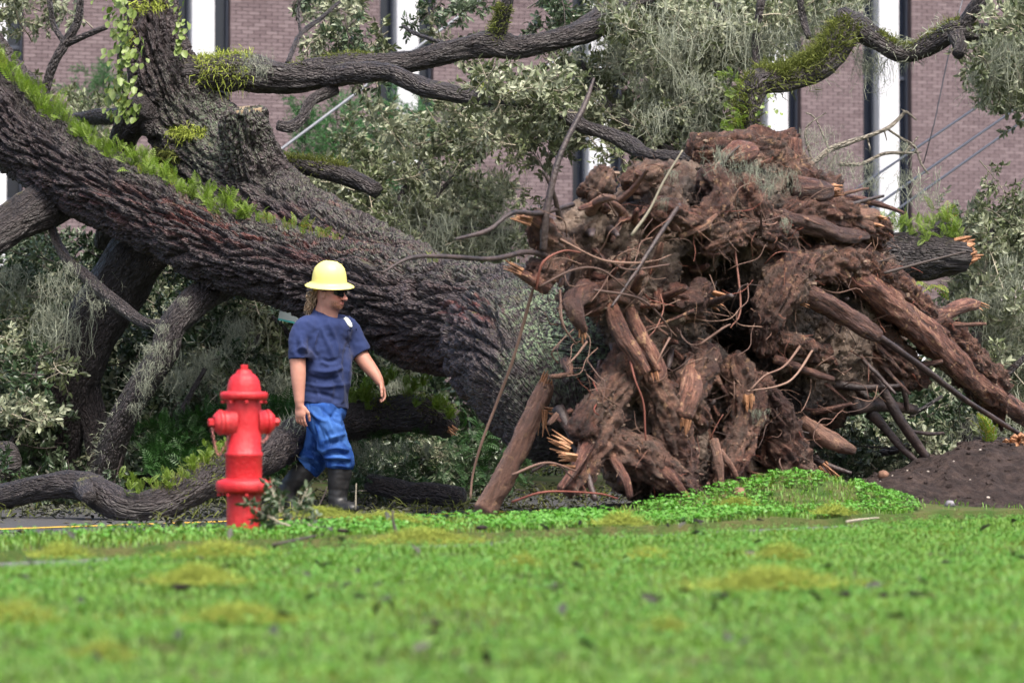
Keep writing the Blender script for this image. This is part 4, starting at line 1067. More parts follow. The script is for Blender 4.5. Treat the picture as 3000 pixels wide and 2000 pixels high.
# trunk and legs under the clothes
cw = lambda px, py, dy=0.: MP(px, py, dy)
for (p, r) in (((948, 1010), (.11, .15, .17)), ((955, 1095), (.13, .17, .16)), ((942, 1190), (.13, .17, .14))): bd.ell(cw(*p), r, RY, .08)
HIP_R, HIP_L = (925, 1205, -.09), (948, 1205, .09)
LEG_R = [(925, 1200, -.09, .095), (972, 1290, -.12, .075), (990, 1385, -.11, .06), (990, 1470, -.11, .05)]
LEG_L = [(945, 1200, .09, .095), (948, 1300, .10, .072), (905, 1365, .11, .058), (850, 1425, .12, .05)]
for LG in (LEG_R, LEG_L):
    for a, b in zip(LG[:-1], LG[1:]): bd.cone(cw(*a[:3]), cw(*b[:3]), a[3] * .8, b[3] * .8, .03)
# near (right) arm, hanging; far (left) arm swung forward
AR = [(884, 968, -.16, .062), (872, 1030, -.2, .056), (873, 1072, -.215, .05), (874, 1105, -.22, .048), (876, 1150, -.225, .036), (878, 1186, -.23, .028)]
AL = [(1018, 968, .17, .062), (1046, 1020, .16, .055), (1064, 1052, .14, .05), (1082, 1075, .12, .045), (1102, 1100, .09, .034), (1114, 1120, .07, .027)]
for A in (AR, AL): bd.chain(np.array([list(cw(*a[:3])) + [a[3]] for a in A]), k=.02, n=16)
def hand(wr, dirv, back, thumbside, curl, seed, size=1.0):
    """palm and five bent fingers; dirv: towards the fingertips, back: out of the back of the hand"""
    d = np.asarray(dirv, float); d /= np.linalg.norm(d); b = np.asarray(back, float); b -= d * (b @ d); b /= np.linalg.norm(b)
    s = np.asarray(thumbside, float); s -= d * (s @ d) + b * (s @ b); s /= np.linalg.norm(s)
    wr = np.asarray(wr); R = np.stack([d, s, b], 1); z = size
    bd.ell(wr + d * .043 * z, (.05 * z, .04 * z, .017 * z), R, .02); bd.ell(wr + d * .066 * z + s * .004, (.026 * z, .041 * z, .014 * z), R, .012)
    for i, (off, L) in enumerate(((.031, .072), (.0105, .08), (-.0105, .074), (-.031, .058))):
        p = wr + d * .082 * z + s * off * z; ang = 0; r = .0098 * z
        dd = d + s * off * 1.2; dd /= np.linalg.norm(dd)
        for j, f in enumerate((.45, .32, .25)):
            ang += curl[j] + .07 * i * (j + 1) * .5
            v = dd * math.cos(ang) - b * math.sin(ang); e = p + v * L * f * z
            bd.cone(p, e, r, r * .9, .003); p = e; r *= .9
    p = wr + d * .022 * z + s * .032 * z - b * .006
    for v, L, r in ((d * .8 + s * .5 - b * .3, .042, .0135), (d * .97 + s * .08 - b * .3, .032, .0115), (d * .98 - s * .1 - b * .3, .026, .0105)):
        v = v / np.linalg.norm(v); e = p + v * L * z; bd.cone(p, e, r * z, r * .9 * z, .006); p = e
hand(cw(878, 1186, -.23), (0.05, .02, -1), (-.45, -.9, 0), (.9, -.4, 0), (.12, .35, .3), 1, 1.02)
hand(cw(1114, 1120, .07), (0.3, -.15, -.8), (.62, .25, .5), (-.3, -1, 0), (.2, .45, .35), 2, 1.0)
V, Q = bd.mesh(); V = relax(V, Q, 2, .5)
L = (V - hc) @ HR / HS
lx, ly, lz = L[:, 0], L[:, 1], L[:, 2]
isf = (np.abs(ly) < .09) & (lx > -.03)
beard = np.where(isf, sstep(-.04, -.068, lz) * sstep(-.14, -.10, lz) * sstep(.02, .065, lx), 0) * (1 - np.exp(-((lz + .068) / .012) ** 2 - (ly / .025) ** 2) * (lx > .08))
beard = np.clip(beard + np.where(isf, 0.7 * np.exp(-((lz + .051) / .007) ** 2 - (ly / .03) ** 2) * (lx > .08), 0), 0, 1)
lip = np.where(isf & (lx > .085), np.exp(-((lz + .068) / .009) ** 2 - (ly / .022) ** 2), 0)
rud = np.where(isf, np.clip(np.exp(-((lz + .025) / .03) ** 2 - ((lx - .09) / .04) ** 2) * .7, 0, 1), 0.1)
child('body', mesh_np('body', V, Q, M['skin'], {'beard': beard, 'lip': lip, 'ruddy': rud}), man)

# ---- shirt
sh = SDF(c0 + [-.35, -.45, -.3], c0 + [.36, .45, .7], .006)
for (p, r, k) in (((951, 962), (.12, .19, .085), .1), ((953, 1015), (.155, .2, .15), .1), ((958, 1085), (.165, .21, .17), .1), ((978, 958), (.11, .155, .09), .08), ((950, 1160), (.155, .195, .14), .1), ((944, 1195), (.165, .215, .1), .06)): sh.ell(cw(*p), r, RY, k)
for path, ro in (((((908, 950, -.12), .058), ((888, 974, -.155), .069), ((880, 1015, -.19), .067), ((880, 1056, -.205), .068)), .058), ((((1002, 952, .11), .07), ((1018, 968, .15), .072), ((1038, 1008, .16), .069), ((1058, 1041, .15), .07)), .059)):
    sv = SDF(c0 + [-.35, -.45, -.3], c0 + [.36, .45, .7], .006)
    pts = np.array([list(cw(*a)) + [r] for a, r in path]); sv.chain(pts, k=.045, n=12)
    e = pts[-1][:3]; ed = e - pts[-2][:3]; sv.plane(e - ed * .06, ed); sv.cone(e - ed * .45, e + ed * .6, ro, ro + .004, .004, 'sub')
    h_ = np.maximum(.05 - np.abs(sh.f - sv.f), 0) / .05; sh.f = np.minimum(sh.f, sv.f) - h_ * h_ * .05 * .25
sh.cone(MP(950, 945, 0), MP(952, 912, 0), .13, .086, .05)
nk = np.array([.32, -.2, 1.0]); nk = nk / np.linalg.norm(nk)
sh.plane(MP(955, 915, 0), nk, lo=MP(955, 915, 0) - [.15, .15, .12], hi=MP(955, 915, 0) + [.15, .15, .2])
sh.cone(MP(955, 890, 0), MP(951, 935, 0), .078, .07, .004, 'sub')
hm = MP(950, 1186, 0); hn = np.array([-.18, .0, -1.0]); sh.plane(hm, hn, lo=c0 + [-.4, -.5, -.5], hi=c0 + [.4, .5, .0])
sh.ell(MP(946, 1200, 0), (.15, .2, .08), RY, .004, 'sub')
V, Q = sh.mesh(); V = relax(V, Q, 2, .5); N_ = vnormals(V, Q)
px, py = to_px(V)
def fold(V, px, py, lines, N_, amp, wid):
    """cloth folds: soft ridges along drawn lines, on the side that faces the street"""
    a = np.zeros(len(V)); front = sstep(.1, -.25, N_[:, 1])
    for ln, s in lines:
        P = spline(np.array([[x, y, 0] for x, y in ln]), 24)[:, :2]
        d = np.full(len(V), 1e9); tt = np.zeros(len(V))
        for i in range(len(P) - 1):
            ab = P[i + 1] - P[i]; q = np.stack([px, py], 1) - P[i]; t = np.clip((q @ ab) / (ab @ ab), 0, 1)
            dd = np.linalg.norm(q - t[:, None] * ab, axis=1); m = dd < d; d[m] = dd[m]; tt[m] = (i + t[m]) / (len(P) - 1)
        a += s * np.exp(-(d / wid) ** 2) * np.sin(np.clip(tt, .04, 1) * math.pi) ** .5
    return V + N_ * (a * front * amp)[:, None]
SF = [([(930, 975), (918, 1010), (928, 1040)], 1), ([(905, 1005), (925, 1040), (940, 1062)], -1.2), ([(900, 1010), (930, 1050), (965, 1070)], 1), ([(935, 1055), (975, 1058), (1000, 1045)], -1.0), ([(915, 1085), (960, 1088), (1010, 1075)], 1), ([(905, 1100), (950, 1112), (1000, 1102)], -1), ([(900, 1125), (950, 1132), (1015, 1125)], .9), ([(905, 1150), (950, 1155), (1000, 1175)], -.9),
      ([(940, 960), (965, 1020), (975, 1050)], .8), ([(960, 940), (985, 1000), (990, 1060)], .7), ([(1020, 1000), (1010, 1060), (1015, 1120)], -.8), ([(1028, 1040), (1020, 1100), (1022, 1150)], .8), ([(985, 1090), (1000, 1130), (1004, 1180)], .9), ([(880, 990), (890, 1020), (905, 1030)], 1), ([(868, 1000), (872, 1030), (892, 1042)], -.8), ([(862, 1030), (880, 1020), (900, 1024)], .8), ([(905, 985), (910, 1010), (900, 1030)], -1),
      ([(870, 950), (900, 945), (930, 965)], .5), ([(975, 1100), (985, 1140), (980, 1180)], -.8), ([(925, 1140), (935, 1160), (930, 1180)], .7)]
V = fold(V, px, py, SF, N_, .018, 7.0)
V = V + N_ * (.006 * fbm(V * [7, 7, 11], 2) + .0025 * perlin(V * 30))[:, None]
sho = child('t_shirt', mesh_np('t_shirt', V, Q, M['shirt']), man)
shirtV, shirtN = V, N_
def on_shirt(px_, py_):
    x, y = to_px(shirtV); d = (x - px_) ** 2 + (y - py_) ** 2 + np.where(shirtN[:, 1] > 0, 1e6, 0); i = np.argmin(d + shirtV[:, 1] * 1e-3)
    m = d < d[i] + 120; nn = shirtN[m].mean(0); nn /= np.linalg.norm(nn); return shirtV[i], nn
def collar():
    c, r = MP(955, 915, 0), .082
    mb = MB(); t = np.linspace(0, 2 * math.pi, 36); a = np.cross(nk, [0, 1, 0]); a /= np.linalg.norm(a); b = np.cross(nk, a)
    pts = [list(MP(952.5, 917, 0) + a * .083 * math.cos(x) + b * .083 * math.sin(x) - nk * .004) + [.0095] for x in t]
    add_tube(mb, pts, step=.014, seg=8, close=False); return mb.mesh('collar', M['shirt'])
child('collar', collar(), sho)
def disc_on(name, px_, py_, ra, rb, mat, lift, parent, k=28):
    """flat printed emblem lying on the chest"""
    x, y = to_px(shirtV); m = ((x - px_) ** 2 + (y - py_) ** 2 < 15 ** 2) & (shirtN[:, 1] < -.1)
    c = shirtV[m].mean(0); nn = shirtN[m].mean(0); nn /= np.linalg.norm(nn); c = c + nn * np.max((shirtV[m] - c) @ nn) * .75
    s_ = np.cross([0, 0, 1.], nn); s_ /= np.linalg.norm(s_); u_ = np.cross(nn, s_); mb = MB(); t = np.linspace(0, 2 * math.pi, k, endpoint=False)
    q = c + nn * lift + np.cos(t)[:, None] * s_ * ra + np.sin(t)[:, None] * u_ * rb
    q = np.vstack([q, q - nn * .016, [q.mean(0)]])
    mb.add(q, np.array([[i, (i + 1) % k, (i + 1) % k + k, i + k] for i in range(k)])); mb.more(np.array([[i, (i + 1) % k, 2 * k] for i in range(k)]))
    return child(name, mb.mesh(name, M[mat], False), parent)
bdg = disc_on('badge', 1018, 946, .037, .043, 'patch_white', .002, man)
disc_on('badge_ring', 1018, 946, .0325, .038, 'patch_ring', .003, bdg); disc_on('badge_field', 1018, 946, .0305, .036, 'patch_white', .004, bdg)
mb = MB()
pk = [on_shirt(*p)[0] + on_shirt(*p)[1] * .004 for p in ((1017, 966), (1043, 963), (1043, 1010), (1033, 1024), (1022, 1016), (1018, 990), (1017, 966))]
add_tube(mb, [list(p) + [.0022] for p in pk], step=.01, seg=5); child('pocket', mb.mesh('pocket_seam', M['shirt']), sho)

# ---- jeans
jn = SDF(c0 + [-.36, -.45, -.82], c0 + [.3, .45, 0.02], .006)
jn.ell(cw(944, 1190), (.152, .185, .13), RY, .06); jn.ell(cw(950, 1212), (.14, .17, .10), RY, .06)
JR = [(936, 1205, -.09, .106), (960, 1255, -.11, .096), (981, 1305, -.12, .083), (992, 1340, -.118, .082), (996, 1368, -.112, .087)]
JL = [(948, 1205, .09, .1), (944, 1260, .10, .088), (928, 1310, .105, .08), (916, 1345, .11, .086), (900, 1368, .112, .09)]
for J in (JR, JL): jn.chain(np.array([list(cw(*a[:3])) + [a[3]] for a in J]), k=.05, n=14)
e = cw(995, 1373, -.112); jn.plane(e, (-.12, 0, -1), lo=e - [.14, .1, .12], hi=e + [.14, .12, .05]); jn.cone(e + [0, 0, .03], e - [0, 0, .2], .075, .08, .004, 'sub')
e = cw(903, 1374, .112); ed = np.array([-.75, .05, -.75]); jn.plane(e, ed, lo=e - [.18, .09, .16], hi=e + [.12, .15, .1]); jn.cone(e - ed * .03, e + ed * .2, .074, .08, .004, 'sub')
V, Q = jn.mesh(); V = relax(V, Q, 2, .5); N_ = vnormals(V, Q); px, py = to_px(V)
z = np.clip((py - 1280) / 90, 0, 1)
JF = [([(900, 1195), (930, 1225), (960, 1235)], .8), ([(905, 1215), (935, 1250), (950, 1290)], -.8), ([(985, 1200), (975, 1225), (1005, 1250)], -1), ([(1000, 1200), (995, 1240), (1008, 1280)], .7), ([(955, 1318), (985, 1312), (1022, 1318)], 1.1), ([(953, 1330), (985, 1326), (1024, 1332)], -1.2), ([(951, 1341), (990, 1340), (1028, 1345)], 1.3), ([(950, 1352), (990, 1352), (1028, 1354)], -1),
      ([(955, 1300), (980, 1296), (1015, 1290)], -.8), ([(960, 1285), (985, 1278), (1012, 1270)], .7), ([(890, 1340), (920, 1345), (945, 1375)], 1), ([(886, 1352), (910, 1362), (935, 1392)], -1), ([(900, 1318), (925, 1325), (950, 1350)], -.9), ([(910, 1300), (930, 1310), (955, 1330)], .8), ([(930, 1240), (935, 1280), (940, 1320)], .7), ([(955, 1215), (975, 1260), (990, 1290)], .5)]
V = fold(V, px, py, JF, N_, .019, 6.0)
V = fold(V, px, py, [([(965, 1365), (990, 1362), (1020, 1368)], 1), ([(940, 1195), (965, 1215), (1000, 1222)], -.7), ([(915, 1235), (925, 1270), (930, 1300)], -.7), ([(975, 1230), (990, 1265), (998, 1290)], -.6), ([(945, 1250), (962, 1285), (970, 1300)], -.7), ([(892, 1330), (905, 1338), (925, 1340)], .8)], N_, .014, 5.0)
V = V + N_ * (.008 * fbm(V * [7, 7, 9], 2) + z * .004 * fbm(V * [9, 9, 26], 2))[:, None]
fr = np.clip(sstep(.02, .3, perlin(V * [10, 10, 14])) * .4 + np.exp(-((px - 985) / 22) ** 2 - ((py - 1262) / 50) ** 2) * .45 + np.exp(-((px - (905 + .22 * (py - 1190) + 0 * px)) / 2.2) ** 2) * .5 * (py < 1270), 0, 1)
jo = child('jeans', mesh_np('jeans', V, Q, M['denim'], {'worn': fr}), man)
# ---- boots
def boot(path, foot, lab, sole_dir):
    b = SDF(np.min(path[:, :3], 0) - [.28, .3, .22], np.max(path[:, :3], 0) + [.28, .25, .14], .006)
    b.chain(path, k=.02, n=10)
    for (p, r, R) in foot: b.ell(p, r, R, .04)
    a = path[0][:3]; d = path[0][:3] - path[1][:3]; d /= np.linalg.norm(d)
    b.plane(a, d, lo=a - .14, hi=a + .14)
    V, Q = b.mesh(); V = relax(V, Q, 2, .5); N_ = vnormals(V, Q)
    V = V + N_ * (.005 * fbm(V * [7, 7, 15], 2))[:, None]
    return child('boot', mesh_np('boot', V, Q, M['boot']), man, lab)
gz = -0.128
pr = np.array([list(cw(995, 1356, -.112)) + [.079], list(cw(994, 1400, -.112)) + [.075], list(cw(990, 1440, -.112)) + [.064], list(cw(988, 1472, -.112)) + [.058]])
hp = cw(988, 1480, -.112); fdir = RY @ np.array([1, 0, 0]); RYf = rotz(math.radians(-48))
ff = RYf @ np.array([1., 0, 0]); hp[2] = gz + .05
bo = boot(pr, [(hp + ff * .01, (.07, .05, .05), RYf), (hp + ff * .10 - [0, 0, .008], (.10, .05, .042), RYf), (hp + ff * .16 - [0, 0, .016], (.06, .048, .034), RYf)], None, None)
ps = np.array([list(cw(905, 1366, .112)) + [.078], list(cw(880, 1392, .116)) + [.074], list(cw(858, 1412, .12)) + [.064], list(cw(838, 1436, .125)) + [.058]])
RT = rotz(math.radians(-30)) @ roty(math.radians(58)); t0 = cw(836, 1444, .125)
tv = RT @ np.array([1., 0, 0])
boot(ps, [(t0 + tv * .01, (.07, .05, .05), RT), (t0 + tv * .09, (.095, .048, .04), RT)], None, None)
# ---- hard hat: dome with low ridges and a full drooping brim
hat_c = MP(964.5, 831, -.045); HT = rotx(math.radians(11)) @ roty(math.radians(2)) @ rotz(HYAW)
mb = MB(); k = 64; prof = [(.001, .171), (.03, .169), (.06, .160), (.09, .142), (.112, .115), (.124, .085), (.130, .05), (.133, .022), (.136, .012), (.150, .004), (.168, -.004), (.183, -.012), (.187, -.016), (.187, -.020), (.183, -.020), (.15, -.006), (.130, .0), (.12, .06), (.08, .13), (.001, .15)]
th = np.linspace(0, 2 * math.pi, k, endpoint=False); Rr = []
for r, zz in prof:
    up = np.clip((zz - .02) / .1, 0, 1) if zz > .02 else 0
    rid = .0045 * up * (np.exp(-(np.sin(th) * r / .012) ** 2) + np.exp(-((np.abs(np.sin(th)) * r - .05) / .010) ** 2)) * (r > .02)
    ecc = 1 + .05 * np.cos(th) ** 2 * (1 + (0.5 * (zz < .0) * np.sign(np.cos(th))))
    Rr.append(np.stack([r * ecc * np.cos(th), r * np.sin(th), zz + rid], 1))
Vv = np.concatenate(Rr) * [.93, .93, .97] @ HT.T + hat_c
mb.add(Vv, np.array([[i * k + j, i * k + (j + 1) % k, (i + 1) * k + (j + 1) % k, (i + 1) * k + j][::-1] for i in range(len(prof) - 1) for j in range(k)]))
hat = child('hard_hat', mb.mesh('hard_hat', M['hat']), man)
mb = MB(); t = np.linspace(math.radians(110), math.radians(250), 14)
pts = [list(hc + HR @ (np.array([.112 * math.cos(x) - .005, .088 * math.sin(x), .045 - .05 * max(0, -math.cos(x))]) * HS)) + [.012] for x in t]
add_tube(mb, pts, step=.02, seg=6); child('head_band', mb.mesh('head_band', M['strap_yellow']), hat)
# ---- sunglasses
mb = MB(); cols = []
for s in (-1, 1):
    A = np.linspace(0.10, 1.0, 9); up, lo_ = [], []
    for a in A:
        x = .112 - .045 * a ** 2.2; y = s * (.012 + .062 * a)
        hgt = .017 * (1 - .35 * a ** 3)
        up.append(H(x, y, .019)); lo_.append(H(x + .001, y, .019 - .043 * math.sin(min(1, .35 + a * 1.1) * math.pi * .62) * (1 - .45 * a ** 4)))
    P = np.array(up + lo_); nA = len(A)
    mb.add(P, np.array([[i, i + 1, nA + i + 1, nA + i] for i in range(nA - 1)]))
sg = child('sunglasses', mb.mesh('sunglass_lens', M['dark_lens']), man)
mb = MB(); pts = [list(H(x, y, z)) + [.004] for x, y, z in ((-.02, -.084, .004), (.03, -.082, .018), (.066, -.075, .021), (.095, -.045, .023), (.113, -.01, .022), (.113, .01, .022), (.095, .045, .023), (.066, .075, .021), (.03, .082, .018), (-.02, .084, .004))]
add_tube(mb, pts, step=.012, seg=6); child('frame', mb.mesh('sunglass_frame', M['shades_frame']), sg)
# ---- pony tail and hair at the nape: many strands
mb = MB(); q = np.random.default_rng(21)
for i in range(150):
    a = H(-.085 + q.normal() * .012, -.03 + q.normal() * .035, -.005 + q.normal() * .02)
    m1 = MP(912 + q.normal() * 6, 872 + q.normal() * 7, .0 + q.normal() * .03); m2 = MP(908 + q.normal() * 6, 895 + q.normal() * 6, .0 + q.normal() * .03); e = MP(901 + q.normal() * 6, 915 + q.normal() * 8, .0 + q.normal() * .03)
    add_tube(mb, [list(a) + [.004], list(m1) + [.0045], list(m2) + [.004], list(e) + [.001]], step=.03, seg=3, a=q.random())
for i in range(60):
    y = q.uniform(-.085, .03); x = -.05 - .045 * q.random()
    a = H(x, math.copysign(math.sqrt(max(0, 1 - ((x + .012) / .105) ** 2)) * .08, -1) if q.random() < .6 else y * .9, .03); b = H(x - .02, -.05 - .02 * q.random(), -.025); c = H(-.088, -.03, -.012)
    add_tube(mb, [list(a) + [.004], list(b) + [.004], list(c) + [.003]], step=.03, seg=3, a=q.random() * .5)
child('hair', mb.mesh('hair', M['hair']), man)
# ================================================================== foliage
def leaf_batch(P, D, U, Ln, Wd, curl=0.15):
    """leaves at P along D with up U: 6 points and 2 folded quads each"""
    P = np.asarray(P); D = D / np.linalg.norm(D, axis=1)[:, None]
    S = np.cross(D, U); S /= np.linalg.norm(S, axis=1)[:, None] + 1e-9; N = np.cross(S, D)
    Ln = np.asarray(Ln)[:, None]; Wd = np.asarray(Wd)[:, None]
    base = P; tip = P + D * Ln - N * Ln * curl
    l1 = P + D * Ln * .38 + S * Wd * .5 + N * Wd * .15; l2 = P + D * Ln * .78 + S * Wd * .36 - N * Ln * curl * .5
    r1 = P + D * Ln * .38 - S * Wd * .5 + N * Wd * .15; r2_ = P + D * Ln * .78 - S * Wd * .36 - N * Ln * curl * .5
    V = np.stack([base, l1, l2, tip, r2_, r1], 1).reshape(-1, 3)
    i = np.arange(len(P))[:, None] * 6
    return V, np.concatenate([i + [0, 3, 2, 1], i + [0, 5, 4, 3]])

def make_spray(seed, L=1.0, leaf=(.05, .08), droop=.25, nside=15, lw=.42, mats=('oakleaf', 'twig'), name='leaf_spray', dens=.02):
    q = np.random.default_rng(seed)
    tw = []; P, D, U = [], [], []
    def twig(p, d, ln, r, lvl):
        m = 5; pts = [p]; dd = d.copy()
        for j in range(m):
            dd = dd + q.normal(size=3) * .16 + np.array([0, 0, -droop * .12]); dd /= np.linalg.norm(dd); pts.append(pts[-1] + dd * ln / m)
        pts = np.array(pts); tw.append(np.column_stack([pts, np.linspace(r, r * .45, m + 1)]))
        return pts, dd
    main, _ = twig(np.zeros(3), np.array([1., 0, .15]), L, .007, 0)
    subs = []
    for i in range(nside):
        t = .12 + .88 * i / (nside - 1); k = t * (len(main) - 1); a = int(min(k, len(main) - 2)); p = main[a] + (main[a + 1] - main[a]) * (k - a)
        d = main[a + 1] - main[a]; d /= np.linalg.norm(d); o = q.normal(size=3); o -= d * (o @ d); o /= np.linalg.norm(o)
        d2 = d * .6 + o * .8; pts, _ = twig(p, d2 / np.linalg.norm(d2), L * q.uniform(.18, .42) * (1.15 - .5 * t), .0036, 1); subs.append(pts)
        for _ in range(1):
            k2 = q.integers(1, 4); o = q.normal(size=3); pts2, _ = twig(pts[k2], (pts[k2 + 1] - pts[k2]) / np.linalg.norm(pts[k2 + 1] - pts[k2]) + o * .5, L * .15, .0025, 2); subs.append(pts2)
    for pts in subs:
        ln = np.linalg.norm(np.diff(pts, axis=0), axis=1).sum(); c = int(ln / dens) + 2
        S = spline(pts, 20)
        for j in range(c):
            t = .15 + .85 * (j + q.random()) / c; k = min(int(t * 19), 18); d = S[k + 1] - S[k]; d /= np.linalg.norm(d) + 1e-9
            o = q.normal(size=3); o -= d * (o @ d); o /= np.linalg.norm(o)
            P.append(S[k]); D.append(d * .7 + o * .8 + np.array([0, 0, -.1])); U.append(np.array([0, 0, 1.]) + q.normal(size=3) * .6)
    P, D, U = map(np.array, (P, D, U)); Ln = q.uniform(*leaf, len(P)); V, Fq = leaf_batch(P, D, U, Ln, Ln * lw * q.uniform(.8, 1.15, len(P)))
    mb = MB(); mb.add(V, Fq, np.repeat(q.random(len(P)), 6)); nleaf = len(Fq)
    for t in tw: add_tube(mb, t, step=.08, seg=3, close=False)
    me = mb.mesh(name, None, True)
    me.materials.append(M[mats[0]]); me.materials.append(M[mats[1]])
    mi = np.zeros(len(me.polygons), np.int32); mi[nleaf:] = 1; me.polygons.foreach_set('material_index', mi)
    return me

def make_moss(seed, L=.6, spread=.12, count=70, width=.0065, mat='spanish', name='spanish_moss', curly=1.0):
    """tangle of grey strands hanging from the origin"""
    q = np.random.default_rng(seed); m = 12
    st = q.normal(size=(count, 3)) * [spread, spread * .6, spread * .25]
    ln = L * q.uniform(.25, 1, count) ** 1.0
    P = np.zeros((count, m, 3)); P[:, 0] = st; v = np.tile([0, 0, -1.], (count, 1)) + q.normal(size=(count, 3)) * .3
    for j in range(1, m):
        v = v * .75 + np.array([0, 0, -.3]) - P[:, j - 1] * [.22, .22, 0] / max(spread, .05) * .25 + q.normal(size=(count, 3)) * .35 * curly
        P[:, j] = P[:, j - 1] + v / np.linalg.norm(v, axis=1)[:, None] * (ln / m)[:, None]
    # side curls
    c2 = count * 4; bi = q.integers(0, count, c2); bj = q.integers(1, m, c2); k = 5
    P2 = np.zeros((c2, k, 3)); P2[:, 0] = P[bi, bj]; v = q.normal(size=(c2, 3))
    for j in range(1, k):
        v = v + q.normal(size=(c2, 3)) * .6; P2[:, j] = P2[:, j - 1] + v / np.linalg.norm(v, axis=1)[:, None] * L * .03 * q.uniform(.6, 1.6, c2)[:, None]
    mb = MB()
    for A, w in ((P, width), (P2, width * .75)):
        n_, m_ = A.shape[:2]; s = q.normal(size=(n_, 1, 3)); s /= np.linalg.norm(s, axis=2)[..., None]
        wv = w * np.linspace(1, .5, m_)[None, :, None]
        Vv = np.stack([A - s * wv / 2, A + s * wv / 2], 2).reshape(-1, 3)
        i = (np.arange(n_)[:, None] * m_ + np.arange(m_ - 1)[None]).ravel() * 2
        mb.add(Vv, np.stack([i, i + 1, i + 3, i + 2], 1), np.repeat(q.random(n_), m_ * 2))
    return mb.mesh(name, M[mat])

SPR = [make_spray(100 + i, .62, leaf=(.045, .072), nside=13 + i, dens=.019) for i in range(5)]
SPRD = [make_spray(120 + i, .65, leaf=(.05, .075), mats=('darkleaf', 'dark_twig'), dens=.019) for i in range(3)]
SPRS = [make_spray(140 + i, .9, leaf=(.03, .05), nside=20, lw=.22, droop=-.6, mats=('greenshrub', 'dark_twig'), dens=.012) for i in range(2)]
MOSS = [make_moss(200 + i, L=(.45, .7, .9, .6)[i], spread=(.10, .13, .15, .25)[i], count=(34, 44, 50, 60)[i]) for i in range(4)]
fq = np.random.default_rng(31)
def rot_euler(d, roll):
    """turns +x to d"""
    d = Vector(d).normalized(); return (d.to_track_quat('X', 'Z') @ Matrix.Rotation(roll, 4, 'X').to_quaternion()).to_euler()
def bough(name, label, cat, wood, areas, kinds=SPR, group=None, scale=(.75, 1.15), dirv=None, mosses=0, mlabel=None, wmat='limb'):
    """a bough: woody limb(s) and its leaf sprays; areas: (cx, cy, rx, ry, d0, d1, count)"""
    a0 = areas[0]; org = W(a0[0], a0[1], (a0[4] + a0[5]) / 2)
    t = thing(name, label, cat, org, group)
    for w in wood: child('branch', tube_mesh('branch', pxpts(w), M[wmat], step=.03, bark=.15, lump=.3, seed=w[0][0]), t)
    for (cx, cy, rx, ry, d0, d1, cnt) in areas:
        for _ in range(cnt):
            r, a = math.sqrt(fq.random()), fq.uniform(0, 6.283)
            x, y = cx + rx * r * math.cos(a), cy + ry * r * math.sin(a)
            if kinds is not SPRS and any(c[0] < x < c[2] and c[1] < y < c[3] for c in CLEAR): continue
            p = W(x, y, fq.uniform(d0, d1))
            d = fq.normal(size=3) * [1, .8, .55] + (np.zeros(3) if dirv is None else np.array(dirv))
            o = link('leaf_spray', kinds[fq.integers(len(kinds))], t); s = fq.uniform(*scale)
            o.location = Vector(p - org) - Vector(d).normalized() * .4 * s; o.rotation_euler = rot_euler(d, fq.uniform(0, 6.28)); o.scale = (s, s, s)
    return t
ORD = 'first second third fourth fifth sixth seventh eighth ninth tenth'.split()
def moss_at(label, pts, group, rows=None):
    pts = sorted(pts)
    for i_, (x, y, d, s, k) in enumerate(pts):
        lb = label if len(pts) == 1 else f'{label}, {ORD[i_] if i_ < 10 else str(i_ + 1) + "th"} from the hydrant side'
        o = link('spanish_moss', MOSS[k], None, lb, 'spanish moss', group, None, Vector(W(x, y, d)))
        o.rotation_euler = (0, 0, fq.uniform(0, 6.28)); o.scale = (s, s, s * fq.uniform(.85, 1.15))
def moss_area(label, group, areas):
    for (cx, cy, rx, ry, d0, d1, cnt, lb) in areas:
        moss_at(lb, [(cx + rx * fq.uniform(-1, 1), cy + ry * fq.uniform(-1, 1), fq.uniform(d0, d1), fq.uniform(.5, 1.1), int(fq.integers(4))) for _ in range(cnt)], group)

TW = lambda *a: list(a)
# stretches where the photograph shows the bare wall
CLEAR = [(0, 70, 330, 290), (640, 20, 880, 210), (1290, 40, 1600, 230), (860, 230, 1120, 360), (1270, 420, 1620, 520), (1690, 360, 1790, 500), (2240, 140, 2600, 600), (2630, 150, 2890, 640), (1960, 380, 2050, 440), (2120, 190, 2300, 420)]
bough('oak_bough', 'leafy oak bough with pale twigs filling the gap between trunk and root mass', 'bough',
      [TW((1190, 760, 25.5, 14), (1240, 680, 25.6, 16), (1330, 678, 25.8, 14), (1530, 682, 26, 8)), TW((1110, 720, 26, 10), (1180, 560, 26.3, 9), (1260, 430, 26.5, 6)), TW((1240, 690, 25.6, 8), (1290, 560, 25.9, 7), (1420, 440, 26, 4))],
      [(1180, 640, 270, 150, 25.6, 28.5, 44), (1330, 700, 230, 90, 25.2, 27.5, 26), (1240, 470, 260, 130, 25.5, 28.5, 40), (1420, 400, 150, 110, 24.5, 26.5, 22), (1010, 590, 130, 90, 26, 29, 12), (1330, 830, 170, 60, 26, 28, 14)], dirv=(-.3, 0, .45))
bough('oak_bough', 'oak bough in full leaf draping over the thin limb above the root mass', 'bough',
      [TW((2040, 480, 24.6, 20), (1930, 430, 24.8, 16), (1800, 330, 25, 12), (1700, 180, 25.2, 8)), TW((2230, 0, 24.5, 14), (2215, 120, 24.5, 13), (2220, 260, 24.4, 9))],
      [(1520, 300, 120, 50, 23.4, 24.2, 13), (1760, 330, 200, 90, 24.3, 26.5, 22), (1930, 330, 150, 120, 24.5, 26.5, 22), (1700, 190, 150, 70, 25, 26.5, 10), (1560, 400, 110, 60, 24.5, 26.5, 10)], dirv=(-.4, 0, .0))
